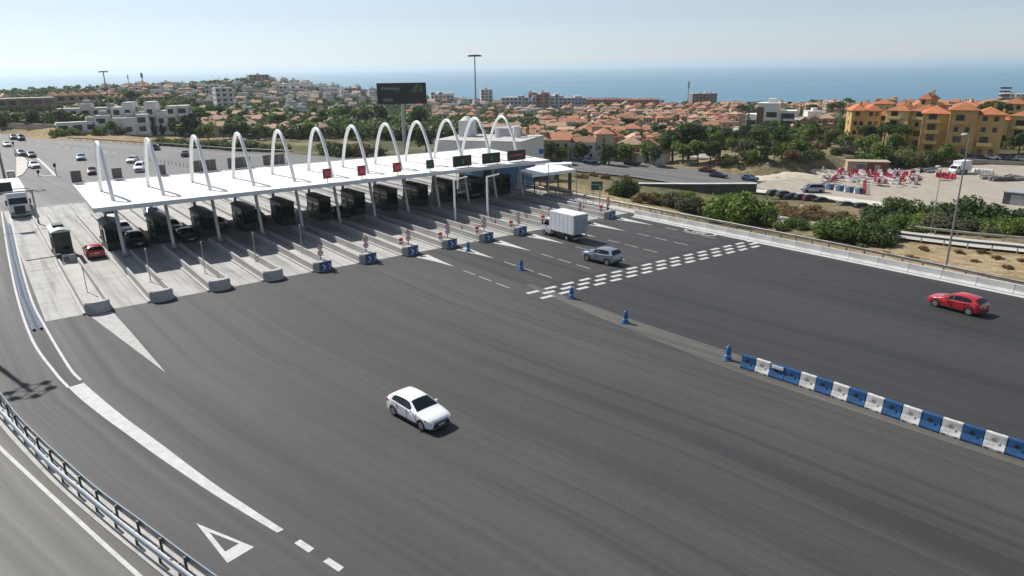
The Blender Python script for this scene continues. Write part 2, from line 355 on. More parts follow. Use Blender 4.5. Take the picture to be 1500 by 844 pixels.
# ---------------------------------------------------------------- paved plaza: asphalt in one lofted sheet whose UVs follow the traffic
def itp(x, tab): xs, ys = zip(*tab); return float(np.interp(x, xs, ys))
AL = [(-262, -10), (-200, -9), (-120, -14), (-60, -11), (-20, -9.6), (0, -9.2), (17, -8.3), (22, -7.1), (28.8, -5.75), (35.7, -3.9), (41, -2.4), (46, -1.0), (60, 1.2), (80, 3.4), (112, 6)]
AR = [(-262, -1), (-240, 1.5), (-199, 12), (-171, 26.5), (-142, 38.5), (-118, 47.5), (-104, 56.5), (-74, 66.2), (-50, 66.4), (112, 66.4)]
def asphalt(name, base, dusty, streak, fine):
    m = bpy.data.materials.new(name); t = nt(m)
    uv = t.nodes.new('ShaderNodeUVMap').outputs[0]; geo = t.nodes.new('ShaderNodeNewGeometry').outputs['Position']
    n0 = noise(t, geo, .06, 6, .6); nf = noise(t, geo, 3.0, 5, .7); ng = noise(t, geo, 28, 2, .7)
    s1 = noise(t, mapv(t, uv, (58, .009, 1)), 1, 5, .55, '2D'); s2 = noise(t, mapv(t, uv, (170, .02, 1)), 1, 4, .6, '2D'); s3 = noise(t, mapv(t, uv, (7, .012, 1)), 1, 3, .5, '2D')
    col = ramp(t, n0, [(.3, tuple(c*.88 for c in base)), (.7, tuple(c*1.12 for c in base))])
    lo = 1-streak
    col = mix(t, col, ramp(t, s1, [(.34, (lo, lo, lo*1.01)), (.5, (1, 1, 1)), (.64, (1+streak*.5,)*3)]), 1.0, 'MULTIPLY')
    col = mix(t, col, ramp(t, s2, [(.3, (1-streak*.55,)*3), (.55, (1, 1, 1)), (.75, (1+streak*.35,)*3)]), 1.0, 'MULTIPLY')
    col = mix(t, col, dusty, ramp(t, s3, [(.5, (0, 0, 0)), (.75, (.35, .35, .35))]))
    col = mix(t, col, ramp(t, nf, [(.3, (1-fine,)*3), (.7, (1+fine,)*3)]), 1.0, 'MULTIPLY')
    col = mix(t, col, ramp(t, ng, [(.3, (.86,)*3), (.7, (1.14,)*3)]), .8, 'MULTIPLY')
    sx = t.nodes.new('ShaderNodeSeparateXYZ'); t.links.new(uv, sx.inputs[0])
    def mth(op, a, b=None):
        n = t.nodes.new('ShaderNodeMath'); n.operation = op
        for i, v in enumerate((a, b)):
            if v is None: continue
            if isinstance(v, (int, float)): n.inputs[i].default_value = v
            else: t.links.new(v, n.inputs[i])
        return n.outputs[0]
    wob = noise(t, geo, .12, 3, .5); lane = mth('ADD', mth('MULTIPLY', sx.outputs[0], 15.0), mth('MULTIPLY', wob, .12)); fl_ = mth('FLOOR', lane); fr_ = mth('FRACT', lane)
    wn = t.nodes.new('ShaderNodeTexWhiteNoise'); wn.noise_dimensions = '1D'; t.links.new(fl_, wn.inputs['W'])
    col = mix(t, col, ramp(t, wn.outputs['Value'], [(0, (.93,)*3), (1, (1.07,)*3)]), 1.0, 'MULTIPLY')      # paving lanes laid at different times
    col = mix(t, col, ramp(t, fr_, [(0, (.80,)*3), (.012, (1, 1, 1))]), .8, 'MULTIPLY')                        # their joints
    vo = t.nodes.new('ShaderNodeTexVoronoi'); vo.feature = 'DISTANCE_TO_EDGE'; vo.inputs['Scale'].default_value = .22
    wv = t.nodes.new('ShaderNodeVectorMath'); wv.operation = 'ADD'; nv = t.nodes.new('ShaderNodeTexNoise'); nv.inputs['Scale'].default_value = .9; nv.inputs['Detail'].default_value = 6; t.links.new(geo, nv.inputs['Vector'])
    sc_ = t.nodes.new('ShaderNodeVectorMath'); sc_.operation = 'SCALE'; sc_.inputs['Scale'].default_value = 2.2; t.links.new(nv.outputs['Color'], sc_.inputs[0]); t.links.new(geo, wv.inputs[0]); t.links.new(sc_.outputs[0], wv.inputs[1]); t.links.new(wv.outputs[0], vo.inputs['Vector'])
    ck = ramp(t, vo.outputs['Distance'], [(0, (.78,)*3), (.010, (1, 1, 1))]); ms = ramp(t, noise(t, geo, .045, 3, .5), [(.5, (0, 0, 0)), (.62, (1, 1, 1))])
    col = mix(t, col, mix(t, (1, 1, 1), ck, ms), 1.0, 'MULTIPLY')                                                # cracked stretches
    od = noise(t, geo, .55, 4, .6); col = mix(t, col, ramp(t, od, [(.68, (1, 1, 1)), (.76, (.74, .74, .75))]), 1.0, 'MULTIPLY')   # oil drips
    nc = noise(t, geo, .9, 9, .82)                       # hairline cracks and little patches
    col = mix(t, col, ramp(t, nc, [(.33, (.72,)*3), (.37, (1, 1, 1)), (.7, (1, 1, 1)), (.735, (1.16,)*3)]), .9, 'MULTIPLY')
    finish(t, col, ramp(t, s1, [(.35, (.62,)*3), (.65, (.8,)*3)]), spec=.35, bump=ng, bstr=.25, bdist=.01); return m
ASPH = asphalt('worn_asphalt', (.0462, .0459, .0462), (.072, .0705, .068), .27, .11)
DARK = asphalt('newer_dark_asphalt', (.0295, .0305, .032), (.046, .0455, .0445), .16, .09)
PALE = asphalt('sandy_asphalt', (.100, .097, .089), (.13, .125, .112), .12, .08)
ROADGREY = asphalt('grey_road', (.12, .119, .117), (.165, .16, .15), .2, .06)
def lofted(name, b0, b1, fa0, fa1, mat, z, nb=90, na=30):
    vs = []; fs = []; uvs = []
    for i in range(nb+1):
        b = b0+(b1-b0)*i/nb
        for j in range(na+1):
            a0, a1 = fa0(b), fa1(b); k = j/na; a = a0+(a1-a0)*k
            vs.append(L(a, b, z)); l0, r0 = itp(b, AL), itp(b, AR); uvs.append(((a-l0)/(r0-l0), b))
    fs = [(i*(na+1)+j, (i+1)*(na+1)+j, (i+1)*(na+1)+j+1, i*(na+1)+j+1) for i in range(nb) for j in range(na)]
    me = bpy.data.meshes.new(name); me.from_pydata([tuple(v) for v in vs], [], fs); me.materials.append(mat)
    ul = me.uv_layers.new(name='UVMap'); li = [uvs[v] for f in fs for v in f]
    ul.data.foreach_set('uv', np.array(li, np.float32).ravel()); o = bpy.data.objects.new(name, me); C.objects.link(o)
    if me.polygons[0].normal.z < 0: me.flip_normals()
    return tag(o, kind='structure')
lofted('toll_plaza', -262, 112, lambda b: itp(b, AL), lambda b: itp(b, AR), ASPH, 0, 190, 40)
lofted('approach_road', -262, -61.7, lambda b: itp(b, AL), lambda b: itp(b, AR), asphalt('lighter_asphalt', (.112, .111, .11), (.15, .147, .14), .2, .06), .004, 90, 24)  # lighter base colour than the plaza asphalt
SEAM = [(2.0, 64), (10, 60), (19.3, 33.2), (23, 33.0), (41, 33.0), (57, 34.0), (75, 36), (112, 44)]
lofted('resurfaced_road', 18.2, 112, lambda b: itp(b, [(18.2, 33.5), (41, 33.2), (57, 34.2), (75, 36), (112, 44)]), lambda b: 65.6, DARK, .004, 60, 16)
# dusty strip along the seam, and a mid-grey apron between the seam and the islands
lofted('road_apron', .9, 18.2, lambda b: itp(b, [(.9, 33.5), (18.2, 33.0)]), lambda b: 65.6, asphalt('mid_asphalt', (.0375, .0375, .038), (.062, .06, .057), .26, .09), .004, 20, 16)
lofted('dusty_shoulder', 17, 75, lambda b: itp(b, [(17, 33.2), (30, 32.2), (41, 31.9), (75, 34.8)]), lambda b: itp(b, [(17, 33.9), (30, 34.0), (41, 34.6), (57, 35.6), (75, 37)]), asphalt('dust_on_asphalt', (.092, .087, .077), (.17, .156, .132), .3, .16), .008, 40, 3)
# the lower-left slip road
def arl(b): return itp(b, [(-20, -10.6), (0, -10.0), (17, -9.1), (21.7, -8.05), (29.5, -6.75), (36.3, -4.9), (39.2, -4.2), (50, -.6), (60, 3.2), (80, 10.5), (112, 20)])
lofted('slip_road', -20, 112, lambda b: arl(b)-9, lambda b: arl(b)+1.0, PALE, .004, 60, 6)

# concrete slab of the lanes
def concrete(name, base, stain=.35):
    m = bpy.data.materials.new(name); t = nt(m); tc = t.nodes.new('ShaderNodeTexCoord').outputs['Object']
    n0 = noise(t, tc, .35, 7, .65); n1 = noise(t, mapv(t, tc, (1.2, .05, 1)), 1, 5, .6); n2 = noise(t, tc, 9, 4, .7)
    col = ramp(t, n0, [(.3, tuple(c*.82 for c in base)), (.55, base), (.75, tuple(c*1.08 for c in base))])
    col = mix(t, col, ramp(t, n1, [(.33, (1-stain, 1-stain, 1-stain*.98)), (.52, (1, 1, 1))]), 1.0, 'MULTIPLY')
    col = mix(t, col, ramp(t, n2, [(.3, (.92,)*3), (.7, (1.06,)*3)]), 1, 'MULTIPLY')
    finish(t, col, .85, spec=.3, bump=n2, bstr=.2, bdist=.01); return m
CONC = concrete('lane_concrete', (.385, .378, .36), .42)
mb = MB()
for k in range(14):
    a0 = -3.9 if k == 0 else 5.08*k-5.08; a1 = min(5.08*k, 65.3)
    if k == 0: a1 = 0
    nb = 11
    for i in range(nb):                                    # slabs with narrow open joints
        b0 = -62+i*(61.6/nb); b1 = -62+(i+1)*(61.6/nb)
        mb.prism([(a0+.012, -b1+.02), (a1-.012, -b1+.02), (a1-.012, -b0-.02), (a0+.012, -b0-.02)], .0, .008)
tag(mb.build('lane_slab', CONC, loc=O, rz=TH), kind='structure')

# ---------------------------------------------------------------- painted markings
def paint(name, rgb, worn=.25):
    m = bpy.data.materials.new(name); t = nt(m); geo = t.nodes.new('ShaderNodeNewGeometry').outputs['Position']
    n0 = noise(t, geo, 1.6, 8, .75); n1 = noise(t, geo, 9, 6, .8)
    col = ramp(t, n0, [(.3, tuple(c*(1-worn) for c in rgb)), (.6, rgb)]); col = mix(t, col, ramp(t, n1, [(.33, (.42,)*3), (.43, (1, 1, 1))]), .85, 'MULTIPLY')
    finish(t, col, .7, spec=.3); return m
WHITE = paint('road_paint', (.50, .50, .49), .3); WORN = paint('worn_road_paint', (.38, .38, .37), .45); HATCH = paint('painted_concrete_wedge', (.39, .385, .37), .3)
def marking(polys, mat, z=.013, name='road_marking'):
    mb = MB()
    for p in polys: mb.quad([(v.x, v.y, z) for v in p])
    o = mb.build(name, mat); me = o.data
    bm = bmesh.new(); bm.from_mesh(me)
    for f in bm.faces:
        f.normal_update()
        if f.normal.z < 0: f.normal_flip()
    bmesh.ops.triangulate(bm, faces=[f for f in bm.faces if len(f.verts) > 4]); bm.to_mesh(me); bm.free()
    return tag(o, kind='structure')
def stripe(path, hw, mat, z=.013):
    mb = MB(); mb.ribbon(path, hw, z); o = mb.build('road_marking', mat)
    if o.data.polygons[0].normal.z < 0: o.data.flip_normals()
    return tag(o, kind='structure')
outer = smoothpath([L(a, b) for a, b in ((-4.1, -62), (-4.45, -49.5), (-5.0, -27), (-5.28, -8.8), (-5.12, 4.2))]+[G(*p) for p in ((80, 545), (97.8, 564.9), (115.5, 582.6), (151, 611), (186.6, 636.8), (222, 662.6), (269.8, 695.6), (309.6, 722.2), (349.4, 747), (389.2, 771), (409.9, 783))], 6)
inner = smoothpath([L(a, b) for a, b in ((-3.25, -62), (-3.5, -49), (-4.05, -27), (-4.3, -8.8), (-4.05, .9))]+[G(*p) for p in ((100, 536), (118.2, 556.9), (151, 586), (186.6, 614.6), (222, 640.6), (250, 661.4), (279.7, 684), (319.5, 713), (359.3, 739.6), (395.8, 763.6), (418.2, 777.7))], 6)
stripe([p for p in outer if proj(p)[1] < 569], .09, WHITE); stripe([p for p in inner if proj(p)[1] < 561], .09, WHITE)
io = resample([p for p in outer if proj(p)[1] > 565], .55); ii = resample([p for p in inner if proj(p)[1] > 557], .55)
mb = MB(); n_ = 40; io = [io[round(k*(len(io)-1)/39)] for k in range(40)]; ii = [ii[round(k*(len(ii)-1)/39)] for k in range(40)]
mb.add([(p.x, p.y, .017) for p in io]+[(p.x, p.y, .017) for p in ii], [(i, n_+i, n_+i+1, i+1) for i in range(n_-1)])
o = mb.build('road_marking', WHITE); tag(o, kind='structure')
if o.data.polygons[0].normal.z < 0: o.data.flip_normals()
for q4 in (((431, 796), (440, 790.5), (460.5, 804), (452, 810)), ((473, 823), (482, 817.5), (504, 831.5), (496, 838)), ((517, 852), (527, 846), (549, 861), (540, 867))): marking([[G(*p) for p in q4]], WHITE)
tri = [L(-1.22, 36.2), L(.33, 39.55), L(-.9, 39.9)]; tin = [L(-.93, 37.25), L(-.12, 38.9), L(-.76, 39.08)]
marking([[tri[i], tri[(i+1) % 3], tin[(i+1) % 3], tin[i]] for i in range(3)], WHITE)
slip_line = smoothpath([G(*p) for p in ((-60, 588), (-30, 624), (0, 656.1), (48.7, 702), (101, 750.5), (153, 798.2), (203.6, 843.7), (260, 893))], 6)
stripe(slip_line, .095, WHITE, .014)
# wedges at the island noses
marking([[L(-.75, .35), L(.95, .3), L(1.25, 7), L(1.6, 17.2), L(.45, 9)]], HATCH, .015)
for k in range(6, 13):
    a = 5.08*k+.2; marking([[L(a-.35, 1.3), L(a+1.25, 1.2), L(a+1.1, 3.4), L(a+.85, 7.3), L(a+.35, 4.2)]], WHITE, .013)
for k in range(6, 13):
    a = 5.09*k+.9+(.1 if k > 6 else 0)
    for b in (9.1, 11.9, 14.8): stripe([L(a, b), L(a+.04, b+2.0)], .07, WORN)
rum = []
for k in range(-1, 15):
    for j in range(3):
        if k < 0 and j: continue
        a, b = 34.5+2.13*k-1.02*j, 19.15+.05*max(k, 0)+(.06*(k-8) if k > 8 else 0)+.95*j
        if a < 65.6: rum.append([L(a-.66, b-.24), L(a+.66, b-.19), L(a+.66, b+.27), L(a-.66, b+.22)])
marking(rum, WHITE)
# speed roundel painted for traffic entering the plaza
def text_mesh(s, size):
    cu = bpy.data.curves.new('t', 'FONT'); cu.body = s; cu.size = size; cu.align_x = 'CENTER'; cu.align_y = 'CENTER'; cu.resolution_u = 4
    ob = bpy.data.objects.new('t', cu); C.objects.link(ob); dg = bpy.context.evaluated_depsgraph_get(); me = bpy.data.meshes.new_from_object(ob.evaluated_get(dg))
    vs = [tuple(v.co) for v in me.vertices]; fs = [tuple(p.vertices) for p in me.polygons]; bpy.data.objects.remove(ob); bpy.data.curves.remove(cu); bpy.data.meshes.remove(me)
    return vs, fs
mb = MB(); ring = []
for k in range(40):
    an = 2*math.pi*k/40; ring.append((math.cos(an), math.sin(an)))
mb.add([(x*1.0, y*2.3, 0) for x, y in ring]+[(x*.84, y*2.08, 0) for x, y in ring], [(k, (k+1) % 40, 40+(k+1) % 40, 40+k) for k in range(40)])
vs_, fs_ = text_mesh('60', 1.25); mb.add([(x*.85, y*2.5, 0) for x, y, z in vs_], fs_)
o = mb.build('road_marking', WHITE, loc=L(63.3, 13.6, .013), rz=TH); tag(o, kind='structure')
# approach side: give-way lines and merge lines behind the canopy
stripe([G(68, 301.5), G(118, 297)], .18, WORN)
stripe([G(103, 299), G(119, 316)], .12, WORN)
stripe([G(59, 257.5), G(80, 257)], .3, WHITE)
stripe(smoothpath([G(x, y) for x, y in ((46, 226), (56, 233), (66, 242), (76, 252), (81, 258))], 4), .25, WHITE)
stripe(smoothpath([G(x, y) for x, y in ((40, 228), (46, 236), (54, 247), (59, 257))], 4), .12, WORN)
stripe(smoothpath([G(x, y) for x, y in ((52, 207.5), (150, 213), (250, 220), (340, 226.5), (420, 230))], 5), .16, WORN)
for k in range(10):
    x = 40+k*14; stripe([G(x, 211+k*1.45), G(x+4, 211.4+k*1.5)], .3, WORN)

# far roads on the slopes: highway, service road, town street, yard
def road(name, path, hw, mat, lift=.05, lines=()):
    mb = MB(); mb.ribbon(path, hw); o = mb.build(name, mat); me = o.data
    for v in me.vertices: v.co.z += lift
    if me.polygons[0].normal.z < 0: me.flip_normals()
    ul = me.uv_layers.new(name='UVMap'); 
    for p in me.polygons:
        for li in p.loop_indices:
            vi = me.loops[li].vertex_index; ul.data[li].uv = (.1+.3*(vi % 2), (vi//2)*3.0)
    tag(o, kind='structure')
    for off, w, dash in lines:
        q = []
        for i, p in enumerate(path):
            tn = (path[min(i+1, len(path)-1)]-path[max(i-1, 0)]); tn.z = 0; tn.normalize(); q.append(p+Vector((tn.y, -tn.x, 0))*off)
        mb = MB(); mb.ribbon(q, w); l_ = mb.build('road_marking', WORN); tag(l_, kind='structure')
        for v in l_.data.vertices: v.co.z += lift+.02
        if l_.data.polygons[0].normal.z < 0: l_.data.flip_normals()
road('highway', HWY, 11.5, ROADGREY, .06, ((-10.6, .12, 0), (10.6, .12, 0), (-1.6, .12, 0), (1.6, .12, 0), (-6, .08, 0), (6, .08, 0)))
road('service_road', SERV, 2.3, asphalt('pale_concrete_road', (.42, .40, .35), (.5, .48, .42), .12, .05), .06)
mb = MB(); mb.prism([(p.x, p.y) for p in YARD], -8.3, -8.03); yard = mb.build('storage_yard', concrete('gravel_yard', (.33, .295, .245), .18)); tag(yard, kind='structure')
mb = MB(); q = [G(x, y, -8) for x, y in ((1097, 276), (1200, 285), (1312, 298), (1330, 309), (1312, 305.5), (1200, 290), (1103, 281))]; q = [(p.x, p.y) for p in q]
ar = sum(q[i][0]*q[(i+1) % 7][1]-q[(i+1) % 7][0]*q[i][1] for i in range(7)); mb.prism(q if ar > 0 else q[::-1], -8.2, -8.02); tag(mb.build('yard_lane', concrete('pale_lane', (.52, .50, .45), .12)), kind='structure')
def drape(pts, step=4): return [Vector((p.x, p.y, hz(p.x, p.y))) for p in resample(smoothpath(pts, 8), step)]
street = drape([p for p in (T(1022, 232), T(1030, 222), T(1036, 208), T(1046, 200), T(1066, 192), T(1085, 186)) if p])
road('town_street', street, 4.0, asphalt('pale_street', (.34, .32, .29), (.4, .38, .34), .1, .06), .25)
# ---------------------------------------------------------------- toll station.  local frame: x = a, y = -b
WHT = pm('white_painted_steel', (.78, .79, .80), .38, 0, .05, .6); ROOFW = None
def roof_sheet():
    m = bpy.data.materials.new('white_roof_sheet'); t = nt(m); tc = t.nodes.new('ShaderNodeTexCoord').outputs['Object']
    n0 = noise(t, tc, .25, 6, .6); n1 = noise(t, mapv(t, tc, (1.6, .06, 1)), 1, 5, .65); n2 = noise(t, tc, 1.5, 6, .75)
    col = ramp(t, n0, [(.3, (.68, .67, .63)), (.6, (.78, .775, .755))]); col = mix(t, col, ramp(t, n1, [(.36, (.80, .79, .76)), (.5, (1, 1, 1))]), .9, 'MULTIPLY'); col = mix(t, col, ramp(t, n2, [(.3, (.82, .80, .75)), (.42, (1, 1, 1))]), .7, 'MULTIPLY')
    finish(t, col, .5, spec=.4); return m
ROOFW = roof_sheet()
GALV = pm('galvanised_steel', (.42, .44, .46), .42, .7, .14, 3); GREY = pm('grey_painted_steel', (.30, .31, .32), .5, 0, .12, 2)
DKGREY = pm('dark_grey_metal', (.055, .057, .06), .5, 0, .15, 3); BLACK = pm('black_plastic', (.02, .02, .021), .55, 0, .2, 4)
CURB = concrete('cast_concrete', (.43, .42, .40), .2); CURBD = concrete('weathered_cast_concrete', (.44, .435, .42), .25)
DGREEN = pm('dark_green_cladding', (.012, .032, .02), .4, 0, .2, 1.5); GREENG = pm('green_tinted_glass', (.012, .06, .03), .08, 0, .2, 1, spec=.7)
DGLASS = pm('dark_glass', (.008, .012, .012), .08, 0, .2, 1, spec=.4)
RED = pm('signal_red', (.40, .018, .03), .45, 0, .12, 4); BLUE = pm('traffic_blue', (.014, .10, .27), .42, 0, .16, 3); WPL = pm('white_plastic', (.70, .70, .68), .45, 0, .1, 3)
ORANGE = pm('red_orange_plastic', (.45, .06, .03), .5, 0, .15, 3)
ROW = 'toll plaza'
# canopy
cn = empty('toll_canopy', O, TH); tag(cn, 'long white flat toll canopy carried by twelve white arches over the lanes', 'canopy')
Z1, Z0 = 6.3, 5.9
FL, BL, FR, BR = (2.85, 16.3), (3.4, 37.6), (62.6, 14.3), (64.9, 34.6)
mb = MB(); mb.prism([FL, FR, BR, BL], Z0+.16, Z1-.04); 
o = mb.build('roof', ROOFW, cn)
mb = MB(); mb.prism([(p[0]+(.1 if p in (FL, BL) else -.1), p[1]+(.1 if p in (FL, FR) else -.1)) for p in (FL, FR, BR, BL)], Z0+.08, Z0+.155); mb.build('soffit', pm('soffit_shade_grey', (.10, .105, .11), .7, 0, .1, .5), cn)  # thin dark sheet added under the roof to cut bounce and deepen the shade
mb = MB()                                                  # standing seams across the roof
for k in range(60):
    s = (k+.5)/60; p = (FL[0]+(FR[0]-FL[0])*s, FL[1]+(FR[1]-FL[1])*s); q = (BL[0]+(BR[0]-BL[0])*s, BL[1]+(BR[1]-BL[1])*s)
    mb.bar((p[0], p[1]+.1, Z1-.03), (q[0], q[1]-.1, Z1-.03), .05, .05)
mb.build('roof_seam', ROOFW, cn)
for nm, p, q in (('front', FL, FR), ('back', BR, BL), ('left', BL, FL), ('right', FR, BR)):
    mb = MB(); mb.bar((p[0], p[1], (Z0+Z1)/2), (q[0], q[1], (Z0+Z1)/2), .16, Z1-Z0+.06); mb.build('fascia', pm('fascia_grey_white', (.55, .56, .57), .45, 0, .08, .5), cn)
mb = MB()
for b in (18.5, 20.3, 24.6, 28.9, 33.2):
    mb.bar((4, b, 5.78), (62.6, b, 5.78), .22, .5)
for k in range(13): mb.bar((5.3+k*4.75, 16.9, 5.86), (5.6+k*4.8, 35, 5.86), .12, .3)
mb.build('underside_beam', GREY, cn)
ac = [5.3+5.1*k for k in range(12)]
zap = np.mean([z_at(*(L(ac[i], -24.45)[:2]), py) for i, py in ((0, 208.5), (5, 187), (11, 172))])
for a in ac:
    kk = (zap-6.3)/4.02**2; path = []
    for i in range(25):
        s = -1+2*i/24; y = 24.45+4.13*s; path.append((a, y, zap-kk*(4.13*s)**2))
    mb = MB(); mb.tube(path, .21, 10); ar = mb.build('arch', WHT, cn)
    for y, y2 in ((20.4, 19.2), (28.5, 29.7)):
        mb = MB(); mb.tube([(a, y, 5.9), (a, y2, .55)], .19, 10); cl_ = mb.build('column', pm('column_grey', (.50, .51, .52), .45, 0, .1, 1), cn)
        mb = MB(); mb.box(a, y2, .3, .6, .6, .3); mb.build('foot', CURBD, cl_)
# islands
NI = 13
def nose_outline(a, hw, b0, n=9):                          # rounded nose at b = b0
    return [(a-hw, -(b0-.55))] + [(a+hw*math.sin(s)*1.0, -(b0-.55+.55*math.cos(s))) for s in [(-math.pi/2)+math.pi*i/n for i in range(1, n)]] + [(a+hw, -(b0-.55))]
NOSES = [.25, .25, .25, .3, .3, .35, .45, .55, .65, .7, .75, .8, .85]
BLUEN = pm('blue_chevron_panel', (.02, .085, .24), .4, 0, .15, 3)
for k in range(NI):
    a = 5.08*k; hw = .98; b0 = NOSES[k]
    blue = k >= 4
    desc = ('concrete toll island with %s, %s island from the left' % ('a blue arrow panel on its nose' if blue else 'a plain grey nose', nth(k+1)))
    t_ = empty('toll_island', L(a, 0), TH); tag(t_, desc, 'traffic island', 'concrete islands between the toll lanes')
    nose = nose_outline(0, hw, b0)
    back = -52 if k == 0 else -50
    mb = MB(); mb.prism([(-hw-.02, -(b0-.5)), (-hw-.02, -back), (hw+.02, -back), (hw+.02, -(b0-.5))], .0, .19); mb.build('deck', CURB, t_)
    for s in (-1, 1):
        mb = MB(); mb.prism([(s*hw, -(b0-.5)), (s*(hw+.22), -(b0-.45)), (s*(hw+.22), -back), (s*hw, -back)][::s], .0, .16); mb.build('kerb', CURB, t_)
        w0 = 15.5
        mb = MB(); mb.prism([(s*(hw-.2), -(b0-.6)), (s*hw, -(b0-.6)), (s*hw, w0+4), (s*(hw-.2), w0+4)][::s], .19, [.92, .92, .78, .78]); mb.build('side_wall', CURB, t_, bevel=.02)
        mb = MB(); mb.prism([(s*(hw-.2), 26.5), (s*hw, 26.5), (s*hw, -back-1), (s*(hw-.2), -back-1)][::s], .19, .62); mb.build('side_wall', CURB, t_, bevel=.02)
    mb = MB(); mb.prism(nose, .0, .98); mb.build('nose', CURBD if not blue else CURB, t_, bevel=.035)
    mb = MB(); inn = [(x*1.0, y) for x, y in nose_outline(0, hw-.06, b0-.06)]; mb.prism(inn, .98, 1.03); mb.build('coping', CURB, t_)
    if blue:
        pan = nose_outline(0, hw+.02, b0+.025)[3:]
        mb = MB(); n = len(pan)
        mb.add([(p[0], p[1], .08) for p in pan]+[(p[0], p[1], 1.0) for p in pan], [(i, i+1, n+i+1, n+i) for i in range(n-1)])
        pl = mb.build('arrow_panel', BLUEN, t_)
        q = nose_outline(0, hw+.035, b0+.04)[4:]
        for i in range(0, len(q)-2, 2):
            p0, p1 = q[i], q[i+1]; mb = MB()
            mb.add([(p0[0], p0[1], .82), (p1[0], p1[1], .54), (p1[0], p1[1], .40), (p0[0], p0[1], .68), (p0[0], p0[1], .26), (p0[0], p0[1], .12)], [(0, 1, 2, 3), (4, 1, 2, 5)])
            mb.build('arrow', WPL, pl)
# booths, one on every island
def booth(k):
    a = 5.08*k; b0 = -22.6 if k == 0 else -23.0; ln = 4.2; w = 1.72; h = 2.95
    lab = 'small dark green toll booth with pale roof standing in the sun on the first island' if k == 0 else 'dark green glazed toll booth under the white canopy, %s booth from the left' % nth(k+1)
    t_ = empty('toll_booth', L(a, b0, .19), TH); tag(t_, lab, 'toll booth', 'toll booths on the islands')
    mb = MB(); mb.box(0, ln/2, 0, w, ln, .95); mb.build('base', DGREEN, t_)
    mb = MB()
    for x, y in ((-w/2+.05, .05), (w/2-.05, .05), (-w/2+.05, ln-.05), (w/2-.05, ln-.05), (-w/2+.05, ln/2), (w/2-.05, ln/2)): mb.box(x, y, .95, .1, .1, h-.95)
    mb.box(0, ln/2, h-.42, w, ln, .42); mb.build('frame', DGREEN, t_)
    mb = MB(); mb.box(0, .05, .95, w-.2, .03, h-1.37); mb.build('front_window', DGLASS, t_)
    for s in (-1, 1):
        mb = MB(); mb.box(s*(w/2-.05), ln*.25, .95, .03, ln/2-.15, h-1.37); mb.build('side_window', GREENG, t_)
        mb = MB(); mb.box(s*(w/2-.05), ln*.75, .95, .03, ln/2-.15, h-1.37); mb.build('side_window', GREENG, t_)
    mb = MB(); mb.box(0, ln-.05, .95, w-.2, .03, h-1.37); mb.build('rear_window', DGLASS, t_)
    mb = MB(); n = 8; pts = [(-w/2-.12+(w+.24)*i/n, h+.05+.28*math.sin(math.pi*i/n)) for i in range(n+1)]
    prof = pts+[(w/2+.12, h), (-w/2-.12, h)]; vs_ = [(x, y, z) for y in (-.25, ln+.15) for x, z in prof]; m_ = len(prof)
    mb.add(vs_, [tuple(range(m_-1, -1, -1)), tuple(range(m_, 2*m_))]+[(i, (i+1) % m_, m_+(i+1) % m_, m_+i) for i in range(m_)])
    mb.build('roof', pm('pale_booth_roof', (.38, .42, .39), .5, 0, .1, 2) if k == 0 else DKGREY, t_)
    if k == 0: mb = MB(); mb.box(0, 2.4, h+.25, 1.0, 1.5, .28); mb.build('roof_vent', BLACK, t_)
    mb = MB(); mb.box(-w/2-.02, ln*.6, .1, .05, .8, 2.0); d_ = mb.build('door', DGREEN, t_); mb = MB(); mb.box(-w/2-.06, ln*.6-.3, 1.0, .03, .12, .04); mb.build('handle', GALV, d_)
for k in range(NI): booth(k)
# lane equipment behind the booths: payment machine with a card screen
for k in range(NI):
    t_ = empty('payment_machine', L(5.08*k+.55, -29.0-.1*(k % 3), .19), TH)
    tag(t_, 'grey payment machine with dark screen on the %s island from the left, behind its booth' % nth(k+1), 'payment machine', 'payment machines on the islands')
    mb = MB(); mb.box(0, 0, 0, .6, .8, 1.65); mb.build('cabinet', GREY, t_, bevel=.03); mb = MB(); mb.box(.31, 0, 1.05, .02, .5, .4); mb.build('screen', DGLASS, t_)
    mb = MB(); mb.box(0, 0, 1.65, .72, .92, .08); mb.build('hood', ORANGE if k in (1, 0) else GREY, t_)
# first island: clutter of cabinets, barrier arm on the outer lane
t_ = empty('barrier_gate', L(-.75, -20.6, .19), TH); tag(t_, 'barrier gate with a lowered brown arm across the outermost left lane', 'barrier gate')
mb = MB(); mb.box(0, 0, 0, .4, .45, 1.0); mb.build('cabinet', BLACK, t_, bevel=.02); mb = MB(); mb.bar((0, -.1, .85), (-3.0, -.1, .80), .06, .09); mb.build('arm', pm('brown_arm', (.16, .09, .07), .5), t_)
for i, (da, b, nm, lab, m_, hh) in enumerate(((.45, -20.3, 'equipment_cabinet', 'low grey cabinet in front of the first booth', GREY, .9), (-.1, -21.3, 'equipment_cabinet', 'pale cabinet right in front of the first booth window', WPL, .7),
        (-.3, -30.6, 'equipment_cabinet', 'brown cabinet behind the first toll booth', pm('brown_cabinet', (.10, .06, .05), .5), 1.3), (.5, -31.8, 'equipment_cabinet', 'grey cabinet farthest back on the first island', GREY, 1.2))):
    t_ = empty(nm, L(da, b, .19), TH); tag(t_, lab, 'cabinet'); mb = MB(); mb.box(0, 0, 0, .6, .5, hh); mb.build('body', m_, t_, bevel=.03); mb = MB(); mb.box(0, -.26, .12, .45, .02, hh-.3); mb.build('door', GREY, t_)
